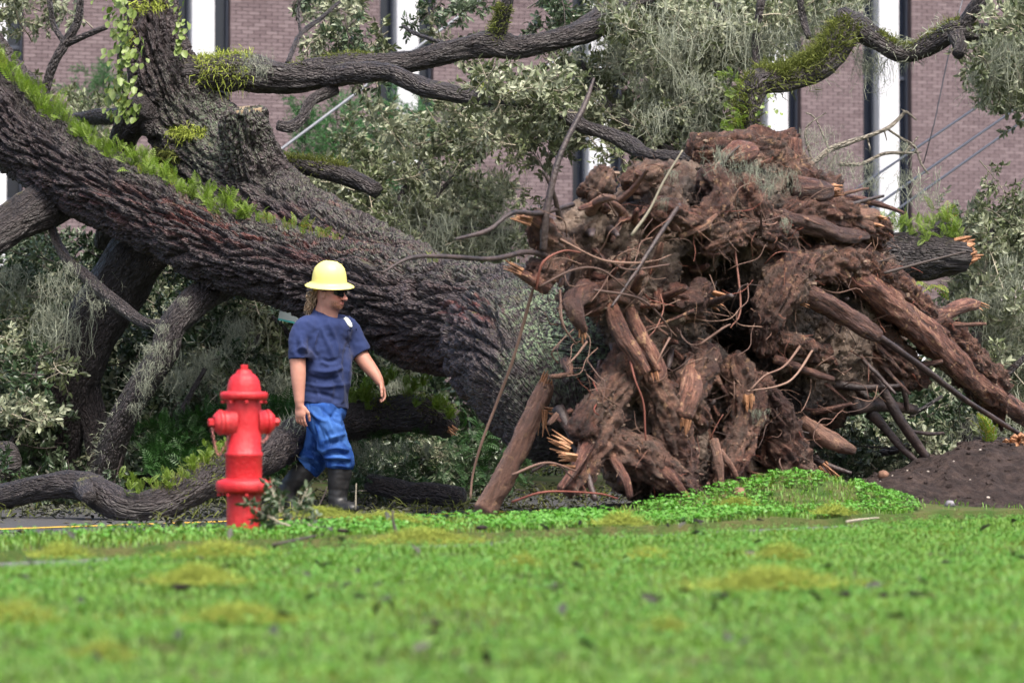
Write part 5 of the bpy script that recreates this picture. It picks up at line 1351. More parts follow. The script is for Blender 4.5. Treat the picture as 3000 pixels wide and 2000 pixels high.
bough('oak_bough', 'dense oak crown hung with grey moss at the top edge beside the mossy limb', 'bough',
      [TW((2090, -40, 25, 10), (2110, 90, 25, 9), (2080, 230, 24.9, 6)), TW((2340, -30, 24.4, 11), (2355, 60, 24.4, 11), (2370, 110, 24.3, 9))],
      [(1930, 110, 200, 130, 24.5, 27.5, 46), (2150, 110, 130, 130, 24.5, 27, 26), (2080, 300, 120, 120, 24.6, 26.5, 22), (2400, 30, 130, 50, 24.5, 26.5, 12), (2110, 430, 90, 40, 24.6, 26, 8)], dirv=(0, 0, -.3))
bough('oak_bough', 'dark leafy twigs hanging across the top of the brick wall between the limbs', 'bough', [],
      [(930, 60, 200, 70, 25.8, 28, 15), (1040, 150, 90, 50, 25.8, 27, 6), (1310, 60, 70, 50, 25.5, 27, 5), (1640, 60, 60, 70, 25.3, 27, 7), (1760, 20, 90, 40, 25.3, 27, 6), (1420, 230, 60, 60, 25.2, 26.5, 5)], dirv=(0, 0, -.4), kinds=SPR + SPRD)
bough('oak_bough', 'leaf cluster hung with grey moss in the upper corner beyond the mossy limb', 'bough', [],
      [(2950, 200, 100, 90, 23, 25.5, 26), (2990, 60, 60, 50, 23, 25.5, 8), (3150, 150, 130, 130, 23, 26, 16)], dirv=(0, 0, -.5))
bough('oak_bough', 'sparse twigs and leaves in front of the wall beside the vine-covered trunk', 'bough', [],
      [(70, 20, 120, 40, 26, 28, 8), (150, 160, 90, 60, 26, 28, 3), (230, 330, 70, 70, 26, 28, 7), (100, 430, 100, 60, 27, 29, 4), (720, 160, 60, 40, 26, 27, 3)], dirv=(0, 0, .2))
bough('oak_bough', 'mossy grey oak bough in leaf rising at the edge of the dirt mound', 'bough',
      [TW((2820, 1400, 23, 24), (2830, 1250, 23.1, 20), (2850, 1050, 23.3, 18), (2890, 800, 23.6, 12), (2910, 650, 23.8, 7)), TW((2840, 1180, 23.1, 9), (2920, 1120, 23, 11), (3010, 1040, 23, 9))],
      [(2890, 720, 90, 150, 23.2, 25.5, 34), (2930, 950, 120, 150, 23.2, 26, 42), (2880, 1180, 130, 140, 23, 26, 34), (3000, 640, 60, 70, 23.5, 25, 8), (3150, 900, 150, 300, 23.5, 26.5, 26)], dirv=(0, 0, .3))
bough('leaf_heap', 'heap of glossy dark green oak leaves lying behind the clover bank', 'branch heap',
      [TW((2560, 1330, 21.6, 10), (2700, 1310, 21.5, 14), (2830, 1370, 21.4, 10)), TW((2600, 1250, 22, 8), (2680, 1210, 22, 7), (2760, 1160, 22.1, 5))],
      [(2560, 1330, 190, 90, 21.2, 23, 46), (2680, 1250, 150, 90, 21.8, 24, 30), (2500, 1240, 120, 60, 22.5, 24.5, 16), (2420, 1330, 80, 70, 21.5, 23.2, 12)], kinds=SPRD + SPR[:1], scale=(.5, .9), dirv=(0, 0, .3))
bough('leaf_heap', 'tangle of crushed oak boughs and moss under the leaning limb behind the hydrant', 'branch heap',
      [TW((430, 1420, 24, 12), (500, 1260, 24.2, 10), (600, 1080, 24.4, 7)), TW((620, 1300, 25, 10), (700, 1100, 25, 9), (760, 980, 25, 6)), TW((800, 930, 25.5, 9), (860, 1000, 25.3, 8), (880, 1120, 25, 7))],
      [(700, 960, 200, 130, 25, 28.5, 44), (620, 1180, 220, 140, 24.4, 28, 50), (430, 1040, 120, 140, 24.8, 28, 26), (860, 1060, 130, 130, 25, 28, 24), (560, 850, 120, 90, 25.5, 28.5, 18), (1240, 1330, 150, 90, 23.6, 26, 16), (1100, 1150, 130, 50, 25, 28, 10)], kinds=SPR[:2] + SPRD, dirv=(0, 0, .3))
bough('leaf_heap', 'pile of broken oak boughs with round leaves at the road edge under the dark trunk', 'branch heap',
      [TW((30, 1300, 24, 8), (90, 1180, 24, 7), (110, 1060, 24, 4))],
      [(70, 1170, 120, 200, 23.6, 26, 44), (90, 830, 120, 160, 25.3, 29, 36), (320, 1400, 180, 50, 24.2, 26, 20), (330, 1150, 120, 170, 25.4, 28, 26), (-200, 1050, 150, 300, 24, 28, 26), (330, 800, 90, 110, 26, 29, 14), (60, 1400, 150, 50, 24, 26, 12)], kinds=SPR[:2] + SPRD, dirv=(0, 0, .3))
bough('leaf_heap', 'flattened dark oak branches lying across the road under the arched trunk', 'branch heap', [],
      [(40, 1440, 140, 25, 22.5, 25.5, 16), (250, 1460, 130, 20, 22.5, 24, 10), (1150, 1420, 200, 45, 23.2, 25.5, 18), (760, 1430, 200, 40, 24, 26.5, 16), (1450, 1400, 110, 60, 23, 25, 10), (480, 1450, 200, 30, 24.6, 26.5, 14)], kinds=SPRD, scale=(.5, .9))
# wall of further fallen crowns behind: closes the view under the trunk
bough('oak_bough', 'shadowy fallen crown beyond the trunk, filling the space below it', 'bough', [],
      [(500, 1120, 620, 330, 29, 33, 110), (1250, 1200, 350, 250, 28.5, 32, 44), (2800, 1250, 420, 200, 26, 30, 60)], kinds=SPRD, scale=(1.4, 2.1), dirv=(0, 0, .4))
bough('green_shrub', 'bright green feathery shrub against the wall beyond the sawn stub', 'shrub', [TW((1000, 760, 36, 14), (1010, 560, 36, 10), (1000, 380, 36, 5))],
      [(950, 480, 100, 130, 35, 37.5, 26), (1080, 420, 90, 110, 35, 37.5, 20), (1120, 560, 130, 90, 35.5, 37.5, 20), (980, 620, 120, 60, 35, 37, 12), (1230, 380, 60, 60, 35, 37, 6)], kinds=SPRS, dirv=(0, 0, 1.4), scale=(.7, 1.1))
bough('green_shrub', 'small blue-green shrub tip by the vine-covered trunk, against the wall', 'shrub', [TW((300, 420, 38, 8), (290, 300, 38, 5))], [(295, 270, 35, 60, 37.5, 38.5, 8), (220, 320, 30, 40, 37.5, 38.5, 4)], kinds=SPRS, dirv=(0, 0, 1.6), scale=(.6, .9))

# ---- Spanish moss
G_ = 'beards of Spanish moss'
moss_area('', G_, [(1370, 560, 90, 80, 25.2, 26.5, 7, 'moss beard amid leaves over the trunk'), (1420, 660, 110, 40, 25.2, 26.5, 6, 'low moss beard above the trunk base'), (1290, 620, 80, 40, 25.3, 26.5, 4, 'moss beard above the trunk ridge')])
moss_area('', G_, [(1960, 130, 120, 60, 24.2, 25.2, 7, 'moss beard in the crown over the root mass'), (1960, 260, 90, 60, 24.1, 25, 6, 'lower moss beard in the crown above the root mass'), (2190, 60, 90, 40, 24.3, 25, 5, 'moss beard beside the mossy limb knob'), (1850, 90, 70, 70, 24.4, 25.4, 3, 'moss beard behind the upper limb tip'), (2420, 20, 80, 10, 24.2, 25, 4, 'moss beard above the mossy limb bend'), (1730, 130, 60, 40, 24.8, 26, 2, 'small moss beard under the upper limb fork')])
moss_area('', G_, [(2930, 170, 70, 50, 23, 24, 7, 'moss beard in the upper picture corner'), (2960, 110, 40, 30, 23, 24, 3, 'high moss beard in the upper picture corner')])
moss_area('', G_, [(2900, 790, 70, 80, 22.9, 23.8, 7, 'moss beard on the bough top beyond the big root'), (2850, 1100, 50, 120, 22.8, 23.3, 5, 'moss beard on the bough stem by the dirt mound'), (2940, 900, 70, 100, 23, 24, 5, 'moss beard in the middle of the bough beyond the root')])
moss_area('', G_, [(720, 980, 90, 60, 24.6, 25.6, 8, 'moss beard in the tangle above the hydrant'), (60, 820, 60, 60, 25, 26, 5, 'moss beard at the picture edge under the limb'), (150, 880, 50, 90, 24.3, 24.5, 4, 'moss beard before the dark trunk'), (640, 1080, 120, 60, 24.4, 25.4, 6, 'low moss beard in the tangle behind the hydrant'), (850, 1090, 50, 60, 24.6, 25.4, 4, 'moss beard beside the worker sleeve'), (1160, 1120, 40, 10, 24.6, 25, 2, 'moss beard under the trunk beyond the worker arm')])
moss_at('moss streamer on the dark forked prop limb', [(432, 1010, 23.0, .5, 0), (440, 1060, 23.0, .5, 1), (420, 1120, 23.0, .5, 0), (478, 950, 23.05, .35, 0), (400, 1180, 23.1, .45, 0), (540, 870, 23.1, .3, 0), (480, 1000, 23.0, .4, 1)], 'streamers on the prop limb')
moss_at('moss tuft on the thin hanging branch', [(200, 770, 24.0, .55, 0), (160, 800, 24.3, .7, 1), (240, 830, 23.9, .5, 3), (290, 880, 23.7, .4, 0), (350, 640, 24.2, .4, 0)], 'tufts on the thin branch')
moss_at('moss beard below the mossy limb', [(2550, 150, 24.1, .75, 1), (2575, 165, 24.1, .9, 0), (2540, 190, 24.1, .5, 0), (2650, 170, 24, .35, 0), (2395, 255, 24.2, .3, 0)], 'moss under the mossy limb')
moss_at('moss draped on the bare broken branch', [(2440, 440, 23.2, .7, 1), (2460, 470, 23.2, .5, 3), (2550, 480, 23.3, .5, 0), (2540, 520, 23.3, .6, 0), (2650, 420, 23.4, .5, 0), (2680, 500, 23.4, .8, 1), (2700, 560, 23.4, .6, 0), (2330, 390, 23.1, .5, 3), (2400, 380, 23.1, .4, 3)], 'moss on the bare branch')
moss_at('moss fringe under the low log', [(1080, 1290, 22.5, .5, 1), (1130, 1300, 22.5, .45, 0), (1190, 1295, 22.5, .5, 0), (1250, 1300, 22.4, .4, 0), (1040, 1300, 22.6, .4, 0), (880, 1240, 22.7, .4, 0), (830, 1240, 22.7, .35, 0)], 'fringe under the log')
moss_at('moss wisp on the root mass', [(2120, 440, 19.0, .4, 3), (2200, 480, 18.9, .35, 3), (2280, 500, 19.0, .35, 3), (2250, 540, 18.7, .3, 0), (1970, 500, 18.75, .25, 0), (1940, 580, 18.6, .25, 0), (2300, 640, 18.9, .25, 0), (2225, 1200, 18.7, .3, 0)], 'wisps on the root mass')
moss_at('moss veil over the broad limb', [(745, 160, 24.45, .4, 3), (760, 190, 24.42, .45, 0)], 'veil on the limb')
# ================================================================== mossy limb, logs, ferns, vine
ml = thing('mossy_limb', 'crooked oak limb thick with green moss rising behind the root mass', 'limb', W(2160, 520, 23.6))
D_px = [(2200, 520, 23.4, 42), (2196, 400, 23.5, 38), (2198, 300, 23.55, 38), (2223, 240, 23.6, 39), (2290, 237, 23.7, 38), (2379, 205, 23.8, 40), (2446, 143, 23.9, 42), (2495, 78, 24, 38), (2558, 112, 24, 30), (2625, 152, 24, 28), (2670, 158, 24, 26), (2737, 125, 23.9, 28), (2805, 85, 23.8, 30), (2850, 98, 23.8, 28), (2915, 90, 23.8, 24), (3000, 62, 23.8, 22), (3150, 0, 23.8, 19), (3320, -80, 23.8, 16)]
child('limb', tube_mesh('limb', pxpts(D_px), M['limb'], step=.022, bark=.25, lump=.22, seed=2), ml)
for p in (ov([(2190, 90, 23.8, 20), (2225, 40, 23.75, 17), (2250, 5, 23.7, 16), (2290, -50, 23.7, 14)]), ov([(2195, 80, 23.7, 18), (2205, 110, 23.6, 16), (2200, 125, 23.55, 14)]), ov([(1952, 60, 24, 30), (1935, 35, 24, 22), (1928, 24, 24, 14)])):
    child('limb_stub', tube_mesh('limb_stub', pxpts(p), M['limb'], step=.022, bark=.25, seed=p[0][0]), ml)
def fuzz(name, pts, mat, count, ln, label=None, parent=None, side=(0, 0, 1), spread=1.3, width=.006, seed=0, kind=None, lift=.85, droop=0.0, cat=None):
    """short moss fibres growing on the upper side of a limb given by x y z r rows"""
    q = np.random.default_rng(seed); S = spline(pts, 80); T, N, B = frames(S[:, :3])
    i = q.integers(0, 79, count); f = q.random(count)[:, None]
    C = S[i] * (1 - f) + S[i + 1] * f
    up = np.asarray(side, float); u = up - T[i] * (T[i] @ up)[:, None]; u /= np.linalg.norm(u, axis=1)[:, None]
    s = np.cross(T[i], u); a = q.normal(size=count) * spread * .6
    d = u * np.cos(a)[:, None] + s * np.sin(a)[:, None]
    P0 = C[:, :3] + d * (C[:, 3] * lift)[:, None]
    l = ln * q.uniform(.4, 1.3, count)[:, None]
    P1 = P0 + (d + q.normal(size=(count, 3)) * .5) * l * .6; P2 = P1 + (d * .4 + q.normal(size=(count, 3)) * .7 + [0, 0, -droop]) * l * .6
    w = q.normal(size=(count, 3)); w = w / np.linalg.norm(w, axis=1)[:, None] * width
    Vv = np.stack([P0 - w, P0 + w, P1 - w * .8, P1 + w * .8, P2], 1).reshape(-1, 3); k = np.arange(count)[:, None] * 5
    mb = MB(); mb.add(Vv, k + [0, 1, 3, 2], np.repeat(q.random(count), 5)); mb.more(k + [2, 3, 4])
    me = mb.mesh(name, M[mat])
    if parent is not None: return child(name, me, parent, label, kind)
    return link(name, me, None, label, cat, None, kind)
P_D = pxpts(D_px)
fuzz('moss_coat', P_D[3:8], 'greenmoss', 4200, .07, parent=ml, seed=1, spread=1.5, kind='stuff', width=.005)
fuzz('moss_coat', P_D[1:4], 'greenmoss', 800, .07, parent=ml, seed=2, spread=1.6, kind='stuff', width=.005, side=(-.6, -.3, .6))
fuzz('moss_coat', P_D[8:14], 'greenmoss', 2000, .035, parent=ml, seed=3, spread=1.0, kind='stuff', width=.004)
fuzz('lichen_beard', P_D[7:13], 'spanish', 260, .09, parent=ml, seed=4, spread=2.5, kind='stuff', droop=.8, width=.004)

def log(name, label, px_, bark=.28, step=.022, seed=0):
    t = thing(name, label, 'log', W(px_[0][0], px_[0][1], px_[0][2]))
    child('bark', tube_mesh('bark', pxpts(px_), M['limb'], step=step, bark=bark, lump=.15, seed=seed), t)
    return t
E_px = ov([(1880, 610, 22.6, 50), (1980, 600, 22.5, 52), (2060, 590, 22.4, 54), (2140, 588, 22.3, 50), (2200, 590, 22.2, 40), (2218, 592, 22.2, 34)])
lgE = log('broken_log', 'thick dark broken log with ferns along its top, beside the root mass', E_px, seed=5)
child('limb_stub', tube_mesh('limb_stub', pxpts(ov([(2130, 560, 22.3, 30), (2165, 530, 22.3, 24), (2185, 515, 22.3, 18)])), M['limb'], step=.022, bark=.28), lgE)
e = W(2218 * 1.2755, 592 * 1.2755, 22.2)
splinters('splintered_end', e + [-.02, 0, .04], (1, -.1, .3), .11, .12, 40, lgE, 3)
F_px = ov([(-160, 1150, 20.9, 26), (0, 1140, 20.6, 28), (110, 1116, 20.45, 29), (190, 1116, 20.35, 34), (245, 1142, 20.2, 38), (300, 1168, 20.1, 37), (370, 1156, 20.15, 37), (450, 1115, 20.4, 40), (540, 1075, 20.9, 44), (640, 1025, 21.6, 46), (740, 985, 22.4, 44), (850, 960, 22.75, 42), (950, 950, 22.7, 42), (1010, 965, 22.65, 38), (1036, 985, 22.6, 28)])
lgF = log('fallen_log', 'long curving fallen limb behind the hydrant and worker, ferns along its top', F_px, seed=9)
splinters('splintered_end', W(1036 * 1.2755, 985 * 1.2755, 22.55), (.6, -.5, -.4), .035, .06, 10, lgF, 4)
for p in (ov([(190, 1118, 20.25, 24), (200, 1132, 20.1, 20), (205, 1142, 20.0, 15)]),):
    child('knot', tube_mesh('knot', pxpts(p), M['limb'], step=.02, bark=.2), lgF)
log('dark_log', 'short dark log end at the picture edge above the curving limb', ov([(-120, 1075, 23.4, 50), (-30, 1070, 23.3, 48), (25, 1060, 23.2, 44), (42, 1058, 23.2, 30)]), seed=4)
log('mossy_log', 'mossy log with rotten orange heartwood beyond the dirt mound', ov([(2240, 1045, 21.6, 40), (2300, 1050, 21.5, 44), (2380, 1060, 21.4, 46), (2480, 1065, 21.4, 46)]), seed=14)
rh = splinters('rotten_wood', W(2990, 1345, 21.2), (-.3, -1, .3), .17, .1, 90, None, 7)
link('rotten_wood', rh, None, 'crumbled orange rotten wood lying on the dirt mound beside the mossy log', 'rotten wood')
# road-side dead log in the shade below the trunk
log('rotten_log', 'hollow rotten log with orange torn edge lying in the shade below the trunk', ov([(850, 1110, 22.7, 22), (930, 1128, 22.5, 24), (1010, 1135, 22.3, 26), (1060, 1140, 22.2, 22)]), seed=19)

# ---- ferns
def make_frond(seed, L=.14, mat='fern', name='frond'):
    q = np.random.default_rng(seed); n_ = 9; t = np.linspace(0, 1, n_ + 1)
    C = np.stack([t * L * .75, 0 * t, L * (.75 * t - .45 * t ** 2)], 1); mb = MB(); Vv, Fq = [], []
    for i in range(1, n_ + 1):
        d = C[i] - C[i - 1]; d /= np.linalg.norm(d); w = L * .21 * math.sin(.35 + t[i] * 2.6) ** .8
        for s in (-1, 1):
            b = len(Vv); o = np.array([0, s, 0.05]); a, c = C[i - 1], C[i]
            m = (a + c) / 2 + o * w + d * w * .35 + [0, 0, -w * .15]
            Vv += [a + o * .001, a + (m - a) * .6 - d * L * .028, m, a + (m - a) * .6 + d * L * .036]; Fq.append([b, b + 1, b + 2, b + 3] if s > 0 else [b + 3, b + 2, b + 1, b])
    mb.add(np.array(Vv), np.array(Fq), np.repeat(q.random(len(Vv) // 8 + 1), 8)[:len(Vv)])
    add_tube(mb, np.column_stack([C, np.full(len(C), .0011)]), step=.03, seg=3, a=.95, close=False)
    return mb.mesh(name, M[mat])
FR = [make_frond(300 + i, (.12, .14, .16, .13)[i]) for i in range(4)]
FRV = []
for i in range(4):
    me = FR[i]; v = np.empty(len(me.vertices) * 3, np.float32); me.vertices.foreach_get('co', v); FRV.append((v.reshape(-1, 3), [np.array(p.vertices[:]) for p in me.polygons], np.array([x.value for x in me.attributes['rnd'].data])))
def fern(label, P, size=1.0, count=6, lean=(0, -.5, .4), group=None, mat=None):
    t = thing('fern', label, 'fern', P, group)
    for k in range(count):
        o = link('frond', FR[int(fq.integers(4))], t); a = fq.uniform(0, 6.28); d = np.array([math.cos(a), math.sin(a) * .7, 0.1]) + np.array(lean)
        o.rotation_euler = rot_euler(d, fq.uniform(-.5, .5)); s = size * fq.uniform(.75, 1.2); o.scale = (s, s, s); o.location = Vector(fq.normal(size=3) * [.025, .02, .004])
def fern_mat(label, P, Nrm, count, size, mat='fern', seed=0, parent=None):
    """carpet of small ferns over many points"""
    q = np.random.default_rng(seed); mb = MB(); Vs, F4, F3, A = [], [], [], []; off = 0
    idx = q.integers(0, len(P), count)
    for i in idx:
        k = int(q.integers(4)); v, polys, a = FRV[k]; d = Nrm[i] * .8 + q.normal(size=3) * .55; d /= np.linalg.norm(d)
        R = np.array(Vector(d).to_track_quat('X', 'Z').to_matrix()) @ rotx(q.uniform(-1, 1)); s = size * q.uniform(.55, 1.2)
        Vs.append((v * s) @ R.T + P[i]); A.append(np.full(len(v), q.random()) * .9)
        F4.append(np.array([p for p in polys if len(p) == 4]) + off); off += len(v)
    me = mesh_np('fern_carpet', np.concatenate(Vs), [np.concatenate(F4)], M[mat], {'rnd': np.concatenate(A)})
    return link('fern_carpet', me, None, label, 'ferns', None, 'stuff')
tpx, tpy = to_px(trunk_V)
# ridge of ferns along the top of the leaning limb (upper silhouette of the limb seen from the street)
RIDGE = [(-120, 20), (0, 95), (60, 165), (110, 225), (160, 290), (215, 350), (270, 405), (330, 460), (400, 505), (470, 545), (540, 580), (620, 615), (700, 648), (780, 672), (850, 685)]
def limb_top(rows, x0, x1, ctr):
    S = spline(pxpts(ctr), 200); T, N, B = frames(S[:, :3]); u = np.array([0, -.35, 1.]) - T * (T @ np.array([0, -.35, 1.]))[:, None]; u /= np.linalg.norm(u, axis=1)[:, None]
    P = S[:, :3] + u * (S[:, 3:4] * 1.03 + .025); x, _ = to_px(P); m = (x > x0) & (x < x1); return P[m], u[m]
P, U_ = limb_top(None, -250, 760, A_px[4:])
jit = lambda P, s, seed: P + np.random.default_rng(seed).normal(size=P.shape) * s
fern_mat('bright green resurrection ferns crowded along the top of the leaning limb', np.vstack([jit(P, .05, 1), jit(P, .03, 2)]), np.vstack([U_, U_]), 900, 1.15, seed=1)
for lab, x, y, d, s in (('small bright fern on the limb just below the sawn stub', 790, 655, 22.95, .9), ('fern tuft on the trunk up from the yellow hard hat', 905, 684, 22.55, 1.1), ('two-frond fern beside the hard hat on top of the trunk', 945, 695, 22.45, .8), ('lone tiny fern on the trunk, last of the ridge', 985, 703, 22.4, .5), ('fern on the trunk between the stub and the fern ridge', 850, 672, 22.7, 1.0), ('fern low on the lichen-covered trunk base', 1515, 985, 19.95, .9), ('fern on the upper edge of the trunk by the bare roots', 1265, 768, 21.4, .8)):
    fern(lab, W(x, y, d), s, 7, (0, -.4, .7))
P, U_ = limb_top(None, 2480, 2800, E_px); fern_mat('bright ferns crowning the broken log beside the root mass', jit(P, .05, 3), U_, 260, .9, seed=3)
for k, x in enumerate((2560, 2620, 2680, 2730)): fern(('fern hanging under the broken log beside the root mass', 'fern hanging under the middle of the broken log', 'long fern drooping under the broken log near its splintered end', 'fern at the splintered end of the broken log')[k], W(x, 800 + 12 * k, 22.1), 1.2, 6, (0, -.4, -1.2))
fern('tall fern standing on the stub of the broken log', W(2770, 650, 22.2), 1.1, 8, (0, -.3, 1.1))
P, U_ = limb_top(None, 360, 680, F_px); fern_mat('small ferns on the curving fallen limb beside the hydrant', jit(P, .04, 4), U_, 300, .65, seed=4)
P, U_ = limb_top(None, 1000, 1330, F_px); fern_mat('bright green ferns on the low log beyond the worker', jit(P, .07, 5), U_, 600, .85, seed=5)
fuzz('moss_coat', pxpts(F_px)[9:11], 'spanish', 700, .06, parent=lgF, seed=8, kind='stuff', width=.003, spread=1.8)
fuzz('moss_coat', pxpts(F_px)[6:9], 'greenmoss', 900, .05, parent=lgF, seed=9, kind='stuff', width=.004)
fuzz('moss_coat', pxpts(F_px)[11:14], 'greenmoss', 900, .05, parent=lgF, seed=10, kind='stuff', width=.004)
# dark ferns in the shade behind hydrant and worker
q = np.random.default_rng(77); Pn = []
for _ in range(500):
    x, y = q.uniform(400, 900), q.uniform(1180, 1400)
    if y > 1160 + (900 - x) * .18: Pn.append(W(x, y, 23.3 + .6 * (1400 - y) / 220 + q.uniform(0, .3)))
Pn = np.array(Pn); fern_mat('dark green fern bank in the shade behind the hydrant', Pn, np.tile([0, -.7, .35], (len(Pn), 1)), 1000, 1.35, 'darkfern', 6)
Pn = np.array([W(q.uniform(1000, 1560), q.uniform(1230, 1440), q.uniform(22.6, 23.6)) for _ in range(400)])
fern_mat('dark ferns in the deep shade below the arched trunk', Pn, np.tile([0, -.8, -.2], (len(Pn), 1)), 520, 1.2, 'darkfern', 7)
fern('fern on the mossy log beyond the dirt mound', W(2900, 1290, 21.4), 1.6, 9, (-.3, -.3, .8))
# mossy patches on trunk forks
def fuzz_on_trunk(cx, cy, rx, ry, count, mat, ln, seed):
    q = np.random.default_rng(seed); m = np.where((((tpx - cx) / rx) ** 2 + ((tpy - cy) / ry) ** 2 < 1) & (trunk_N[:, 1] < .1))[0]
    i = q.choice(m, count); P0 = trunk_V[i]; d = trunk_N[i] * .5 + [0, -.1, -.4]
    P1 = P0 + (d + q.normal(size=(count, 3)) * .5) * ln; P2 = P1 + (q.normal(size=(count, 3)) * .6 + [0, 0, -.5]) * ln
    w = q.normal(size=(count, 3)); w = w / np.linalg.norm(w, axis=1)[:, None] * .004
    k = np.arange(count)[:, None] * 5; mb = MB(); mb.add(np.stack([P0 - w, P0 + w, P1 - w, P1 + w, P2], 1).reshape(-1, 3), k + [0, 1, 3, 2], np.repeat(q.random(count), 5)); mb.more(k + [2, 3, 4])
    child('moss_coat', mb.mesh('moss_coat', M[mat]), oak, kind='stuff')
fuzz_on_trunk(550, 385, 55, 18, 500, 'moss', .04, 1); fuzz_on_trunk(480, 455, 45, 22, 420, 'greenmoss', .05, 2); fuzz_on_trunk(430, 15, 60, 18, 260, 'moss', .05, 3); fuzz_on_trunk(380, 90, 22, 60, 250, 'moss', .04, 4)
P_C = pxpts(LIMBS['C'][0])
fuzz('moss_coat', P_C[1:4], 'moss', 1900, .07, parent=oak, seed=5, spread=1.7, kind='stuff', droop=.9, width=.004)
fuzz('moss_coat', P_C[4:8], 'greenmoss', 900, .035, parent=oak, seed=6, spread=.7, kind='stuff', width=.004)
fuzz('moss_coat', pxpts(LIMBS['C3'][0])[:3], 'greenmoss', 900, .05, parent=oak, seed=7, spread=2.0, kind='stuff', width=.004, side=(-1, -.3, .2))
fuzz('moss_coat', pxpts(LIMBS['V1'][0])[2:], 'spanish', 260, .07, parent=oak, seed=12, spread=1.2, kind='stuff', width=.003, side=(-.9, -.4, .3), droop=.7)
fuzz('moss_coat', pxpts(LIMBS['C2'][0])[5:8], 'moss', 500, .05, parent=oak, seed=8, spread=.6, kind='stuff', width=.004)
# mossy stub behind the trunk, and the bare branches by the white fin
t = log('mossy_stub', 'short mossy broken limb poking out behind the trunk above the ferns', ov([(640, 378, 24.9, 14), (700, 385, 24.8, 18), (770, 398, 24.7, 20), (830, 420, 24.6, 20), (865, 438, 24.5, 18)]), seed=6)
fuzz('moss_coat', pxpts(ov([(650, 378, 24.9, 16), (720, 388, 24.8, 18), (790, 400, 24.7, 20)])), 'greenmoss', 1400, .06, parent=t, seed=9, kind='stuff', width=.004)
t = thing('bare_branch', 'pale bare broken branch with twigs against the white fin', 'branch', W(2320, 480, 23.1))
for p in [[(2310, 478, 23.1, 9), (2380, 475, 23.1, 9), (2430, 440, 23.2, 9), (2480, 420, 23.2, 8), (2540, 400, 23.3, 7), (2600, 375, 23.3, 6), (2635, 345, 23.4, 5), (2655, 328, 23.4, 4), (2685, 352, 23.4, 2)], [(2460, 480, 23.2, 7), (2520, 480, 23.2, 6), (2590, 450, 23.3, 5), (2650, 448, 23.4, 4), (2700, 446, 23.4, 2)], [(2600, 378, 23.3, 4), (2640, 405, 23.4, 4), (2680, 430, 23.4, 4), (2700, 480, 23.4, 3), (2720, 510, 23.4, 2)],
          [(2540, 400, 23.3, 3), (2550, 440, 23.3, 2)], [(2590, 380, 23.3, 3), (2598, 412, 23.3, 1.5)], [(2380, 475, 23.1, 4), (2360, 380, 23.1, 3), (2420, 330, 23.1, 2)], [(2430, 440, 23.2, 4), (2390, 350, 23.2, 3), (2360, 330, 23.2, 2)], [(2655, 330, 23.4, 3), (2640, 320, 23.4, 1.5)], [(2650, 448, 23.4, 3), (2690, 400, 23.4, 2)]]:
    child('branch', tube_mesh('branch', pxpts(p), M['pale_branch'], step=.02, bark=.15, lump=.4, seg=7, seed=p[0][0]), t)
# ---- leafy vine on the upright trunk: every leaf its own piece
vine = thing('leafy_vine', 'yellow-green leafy vine climbing the upright trunk', 'vine', W(360, 330, 24.0))
def vleaf(seed):
    q = np.random.default_rng(seed); V, Fq = leaf_batch(np.zeros((1, 3)), np.array([[1., 0, 0]]), np.array([[0, 0, 1.]]), [.075], [.055], .2)
    mb = MB(); mb.add(V, Fq, q.random()); return mb.mesh('leaf', M['vine'])
VL = [vleaf(i) for i in range(8)]
def vine_leaf(px_, py_, d):
    o = link('leaf', VL[int(fq.integers(8))], vine); o.location = Vector(W(px_, py_, d)) - vine.location
    o.rotation_euler = rot_euler(np.array([-.4, -.7, -.9]) + fq.normal(size=3) * .45, fq.uniform(-.7, .7)); s = fq.uniform(.6, 1.15); o.scale = (s, s, s)
for k in range(228):
    t_ = fq.random() ** .9; y = -60 + 400 * t_; x = 345 + 25 * math.sin(y / 90) + fq.normal() * (26 - 8 * t_) + 22 * (t_ > .6) * (t_ - .6)
    vine_leaf(x, y, 24.45 - .12 * fq.random() - .15 * (x > 350))
for k in range(40):
    y = fq.uniform(-60, 170); vine_leaf(525 + fq.normal() * 9 + .07 * y, y, 24.6)
for k in range(30): vine_leaf(fq.uniform(345, 420), fq.uniform(270, 345), 24.25)
child('stem', tube_mesh('stem', pxpts([(352, -80, 24.45, 8), (372, 60, 24.45, 9), (350, 180, 24.4, 9), (370, 320, 24.35, 8), (330, 440, 24.5, 7)]), M['limb'], step=.03, bark=0, seg=6), vine)
vine2 = thing('leafy_vine', 'green vine with small leaves on the mossy limb behind the root mass', 'vine', W(2200, 400, 23.1)); vine_keep = vine; vine = vine2
for k in range(26): vine_leaf(fq.uniform(2180, 2290), fq.uniform(270, 400), 23.3 + .1 * fq.random())
for o in vine2.children: o.scale *= .6
P, U_ = limb_top(None, 2080, 2300, D_px[:4]); fern_mat('yellow-green ferns along the mossy limb behind the root mass', jit(P - [.12, .1, 0], .05, 8), np.tile([-.9, -.3, .1], (len(P), 1)), 90, .8, 'fern', 8)
